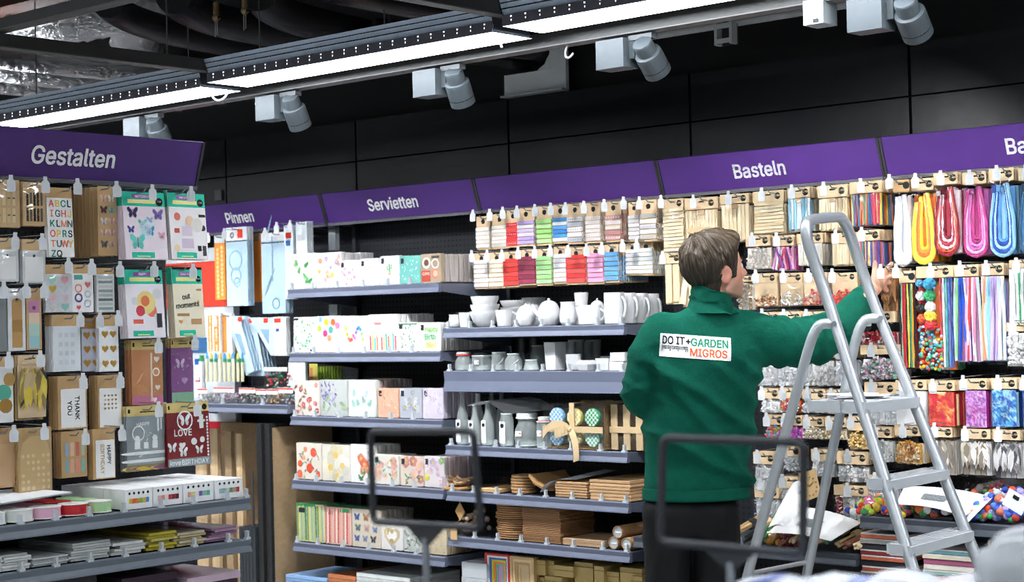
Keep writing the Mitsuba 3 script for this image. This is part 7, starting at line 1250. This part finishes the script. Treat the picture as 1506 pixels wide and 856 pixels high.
bag('tinsel_bag', 'bag of blue, green and red tinsel at the right edge', onshelf(1478, 0, -.38), -.33, zs4, .26, .2, .13, ['#3f68c8', '#2c4cb0', '#d84a2c', '#3fae60', '#b8a8e0', '#c8d8e8', '#5a88d8', '#e08060'], .013, 260, 5)
X = onshelf(1496, 0, -.47); g = G().box((X, -.475, BK.px(1496, 738, -.47)[1]), (.075, .0015, .06), WHITE, rotm([0, 1, 0], 28)).box((X + .003, -.477, BK.px(1496, 732, -.47)[1]), (.022, .001, .013), BLACK, rotm([0, 1, 0], 28)); solo('paper_label', g, 'paper', 'white hanging label on the tinsel bag', 'label')
for i, (px, c, wd) in enumerate(((1352, '#e0743c', 'orange'), (1364, '#e8e8e4', 'white'), (1376, '#2c3a5c', 'navy'), (1390, '#d4d8d8', 'pale grey'), (1358, '#3f8a58', 'green'), (1374, '#c85a38', 'rust red'))):
    X = onshelf(px, 0, -.44); z = zs4 + .032 - .014 * (i > 3); solo('felt_roll', G().lathe([(0, 0), (.014, 0), (.016, .004), (.016, .2), (0, .2)], (X, -.44, z), lin(c), 14, rotm([1, 0, 0], -90)), 'paper', f'{wd} felt roll in the small pile beside the pompom bag', 'felt roll', smooth=False)
solo('storage_tray', G().b2((onshelf(1345, 0, -.44), -.44, zs4 + .001), (onshelf(1402, 0, -.44), -.2, zs4 + .012), BLACK * 2), 'satin', 'flat black tray under the felt rolls', 'tray')
def sheetq(pts, label, text=True, curl=.0):
    v = np.array([atY(x, y, q) for x, y, q in pts]); n = 7; S, U = np.meshgrid(np.linspace(0, 1, n), np.linspace(0, 1, n)); S, U = S.ravel()[:, None], U.ravel()[:, None]; P = (v[0] * (1 - S) + v[1] * S) * (1 - U) + (v[3] * (1 - S) + v[2] * S) * U; P[:, 2] += curl * np.sin(S[:, 0] * 3.14) * .8 - curl * .5 * U[:, 0] ** 2
    t = thing('paper_sheet', label, 'paper sheet'); F = [[i * n + j, i * n + j + 1, (i + 1) * n + j + 1, (i + 1) * n + j] for i in range(n - 1) for j in range(n - 1)]; part(t, 'page', G().add(P, F, WHITE * 1.05), 'paper', smooth=True)
    if text:
        g = G()
        for k in range(6):
            a, b = .3 + .05 * k, .335 + .05 * k; uu = np.array([[.3, a], [.62, a], [.62, b], [.3, b]]); Q = (v[0] * (1 - uu[:, :1]) + v[1] * uu[:, :1]) * (1 - uu[:, 1:]) + (v[3] * (1 - uu[:, :1]) + v[2] * uu[:, :1]) * uu[:, 1:]; Q[:, 2] += curl * np.sin(uu[:, 0] * 3.14) * .8 - curl * .5 * uu[:, 1] ** 2 + .0025; Q[:, 1] -= .002; g.add(Q, [[0, 1, 2, 3]], lin('#7f868c'))
        part(t, 'printed_lines', g, 'paper', kind='stuff')
sheetq([(1128, 784, -.5), (1222, 796, -.5), (1268, 766, -.34), (1176, 742, -.34)], 'white printed sheet with grey lines lying on the low shelf behind the ladder', curl=.012)
sheetq([(1130, 776, -.46), (1160, 780, -.46), (1195, 712, -.3), (1166, 706, -.3)], 'white sheet standing steeply against the pegs behind the ladder', False, .02)
sheetq([(1318, 742, -.47), (1418, 760, -.47), (1462, 728, -.3), (1330, 712, -.3)], 'white printed sheet lying on the pompom bags between ladder and right edge', curl=.014)
sheetq([(1418, 775, -.5), (1440, 752, -.48), (1462, 730, -.36), (1430, 735, -.36)], 'white sheet hanging over the front of the bead shelf', False, .0)
# tilted kraft clock card
p = [atY(x, y, -.36) for x, y in ((1174, 696), (1198, 690), (1208, 729), (1185, 737))]; g = G(); v = np.array(p + [q + [0, .004, 0] for q in p]); g.add(v, [[0, 1, 2, 3], [4, 5, 6, 7], [0, 1, 5, 4], [1, 2, 6, 5], [2, 3, 7, 6], [3, 0, 4, 7]], lin('#cfae7c'))
t = thing('clock_card', 'tilted kraft card with a clock face of black marks', 'card'); part(t, 'card', g, 'paper'); c = np.mean(p, 0); g = G()
for k in range(12): a = k * math.pi / 6; g.box(c + [.03 * math.cos(a), -.002, .034 * math.sin(a) - .006], (.004, .001, .004), BLACK)
g.tube([c + [0, -.002, -.006], c + [.016, -.002, .012]], .0012, BLACK, n=4).tube([c + [0, -.002, -.006], c + [-.018, -.002, .002]], .0012, BLACK, n=4); part(t, 'clock_marks', g, 'paper', kind='stuff')
# stacks of wrapped paper pads under the bead shelf
r = random.Random(8)
for j, (x0, x1, y1, cs) in enumerate(((1266, 1334, 783, ['#2c2e30', '#c86a50', '#8a3a3a', '#3a3c3e', '#b8b4b0', '#d87858', '#5a4a4a', '#1f2022', '#a83a6a', '#c8b8a8', '#4a3a3c', '#b05a48']), (1358, 1432, 808, ['#c8b8a8', '#b85a50', '#e0d8cc', '#a8b0a8', '#d8a8a0', '#8ab0a8', '#e8e0d0', '#a85a78', '#d8d0b8', '#6a98a0']))):
    a, b = BK.px(x0, 820, -.44)[0], BK.px(x1, 820, -.44)[0]; zt = BK.px((x0 + x1) / 2, y1, -.44)[1] - (.004 if j == 0 else 0); zb0 = .162; n = 30
    for k in range(n):
        d = (zt - zb0) / n; c = lin(cs[k % len(cs)]); o = r.uniform(-.004, .004); z0 = zb0 + k * d; tt = thing('paper_pad', f'coloured paper pad, {"topmost" if k == n - 1 else (ORD[n - 2 - k] if n - 2 - k < len(ORD) else str(n - k) + "th") + " from the top"} of the {"left" if j == 0 else "right"} stack', 'paper pad', f'paper pads in the {"left" if j == 0 else "right"} stack')
        part(tt, 'sheets', G().b2((a + o, -.44, z0), (b + o, -.2, z0 + d * .62), c).b2((a + o, -.439, z0 + d * .62), (b + o, -.2, z0 + d * .9), lin('#d8d4d0') if k % 3 else c * .5), 'gloss')
a = BK.px(1452, 820, -.42)[0]; b = BK.px(1492, 820, -.42)[0]; t = thing('raffia_pack', 'beige raffia pack with a dotted label under the bead shelf at the right', 'craft pack'); zt = BK.px(1470, 797, -.42)[1]
g = G(); r = random.Random(4)
for i in range(60): x = r.uniform(a, b); g.tube([(x, -.42 + r.uniform(-.01, .05), .165), (x + r.uniform(-.01, .01), -.43 + r.uniform(0, .05), zt * .5 + .1), (x + r.uniform(-.01, .01), -.42 + r.uniform(0, .05), zt)], .005, lin(r.choice(['#c8b48c', '#b8a078', '#d8c8a0'])), n=4)
part(t, 'strands', g, 'satin', kind='stuff'); lb_ = G().b2((b - .018, -.445, zt - .14), (b + .03, -.443, zt + .004), lin('#e6e6e2'))
for i in range(24): lb_.disc(b - .012 + .008 * (i % 5), zt - .13 + .02 * (i // 5), .002, -.446, BLACK, n=5)
part(t, 'dotted_label', lb_, 'paper')
# ------------------------------------------------------------------ foreground: empty poster frames on poles, packs on a display table
tb = [atZ(560, 900, 2.62), atZ(1500, 900, 2.1)]; TT = .95
t = thing('display_table', 'grey display table in the near foreground, below the picture', 'table'); bx = (5.05, 6.75, -4.25, -3.3)
part(t, 'table_top', G().b2((bx[0], bx[2], TT - .03), (bx[1], bx[3], TT), lin('#70767c')), 'satin')
for x in (bx[0] + .03, bx[1] - .08):
    for y in (bx[2] + .03, bx[3] - .08): part(t, 'leg', G().b2((x, y, 0), (x + .05, y + .05, TT - .03), SLATE), 'satin')
def rounded(c, rad, n=6):
    c = [np.array(q) for q in c]; out = []
    for i in range(4):
        p, a, b = c[i], c[i - 1], c[(i + 1) % 4]; u, w = (a - p) / np.linalg.norm(a - p), (b - p) / np.linalg.norm(b - p); out += list(bez(p + u * rad, p + u * rad * .4, p + w * rad * .4, p + w * rad, n))
    return np.array(out + [out[0]])
def pframe(c, pole, label, rb):
    t = thing('poster_frame', label, 'sign holder'); P = rounded(c, .012); part(t, 'frame', G().tube(P, rb, lin('#2c2e32'), n=10), 'satin', smooth=True)
    m_ = (np.array(c[2]) + np.array(c[3])) / 2; u = (np.array(c[2]) - np.array(c[3])); u /= np.linalg.norm(u); v = np.array([m_ - u * .045, m_ + u * .045, m_ + u * .006 - [0, 0, .03], m_ - u * .006 - [0, 0, .03]]); n_ = np.cross(u, [0, 0, 1]) * .003
    part(t, 'gusset', G().add(np.vstack([v - n_, v + n_]), [[0, 1, 2, 3], [4, 5, 6, 7], [0, 1, 5, 4], [1, 2, 6, 5], [2, 3, 7, 6], [3, 0, 4, 7]], lin('#2c2e32')), 'satin')
    part(t, 'pole', G().tube([m_ - [0, 0, .02], (m_[0], m_[1], TT + .003)], .0058, lin('#9a9ea2'), n=12), 'metal', smooth=True); part(t, 'base_plate', G().lathe([(0, .001), (.06, .001), (.06, .006), (.0, .01)], (m_[0], m_[1], TT), lin('#55585c'), 24), 'satin')
pframe([atZ(545, 634, 2.62), atZ(696, 634, 2.45), atZ(708, 777, 2.45), atZ(549, 767, 2.62)], None, 'empty black poster frame on a thin pole, in front of the napkin shelves', .0055)
pframe([atZ(975, 644, 2.42), atZ(1182, 651, 2.3), atZ(1181, 815, 2.3), atZ(971, 797, 2.42)], None, 'empty black poster frame on a thin pole, in front of the mans hip', .0062)
def pillow(label, c, s, col, seed, name='soft_pack', cat='pack'):
    m = ICO[3]; v = np.sign(m[0]) * np.abs(m[0]) ** .55 * np.array(s) / 2 * (1 + .12 * (meshkit.noise(m[0] * 3.5, seed)[:, None] - .5)); cc = np.where((meshkit.noise(m[0] * 2.2, seed + 5) > (.78 if name == 'soft_pack' else 2))[:, None], lin('#3f5fb0'), lin(col)); solo(name, G().add(v + c, m[1], cc), 'gloss', label, cat, smooth=True)
for i, (px, py, Z, w, h) in enumerate(((1130, 850, 2.30, .11, .17), (1230, 846, 2.18, .11, .18), (1330, 845, 2.12, .11, .18), (1415, 849, 2.1, .10, .16))):
    p = atZ(px, py, Z); hh = p[2] - TT; pillow(f'blurred white and blue soft pack in the near foreground, {["first", "second", "third", "fourth"][i]} from the left', np.array([p[0], p[1], TT + hh / 2 + .001]), (w, .16, hh), '#dde3ea', 30 + i)
p = atZ(1500, 775, 2.05); hh = p[2] - TT; pillow('pale grey rounded bag in the lower right corner of the foreground', np.array([p[0] + .02, p[1], TT + hh / 2 + .001]), (.13, .14, hh), '#a8acb0', 99, 'grey_bag', 'bag')
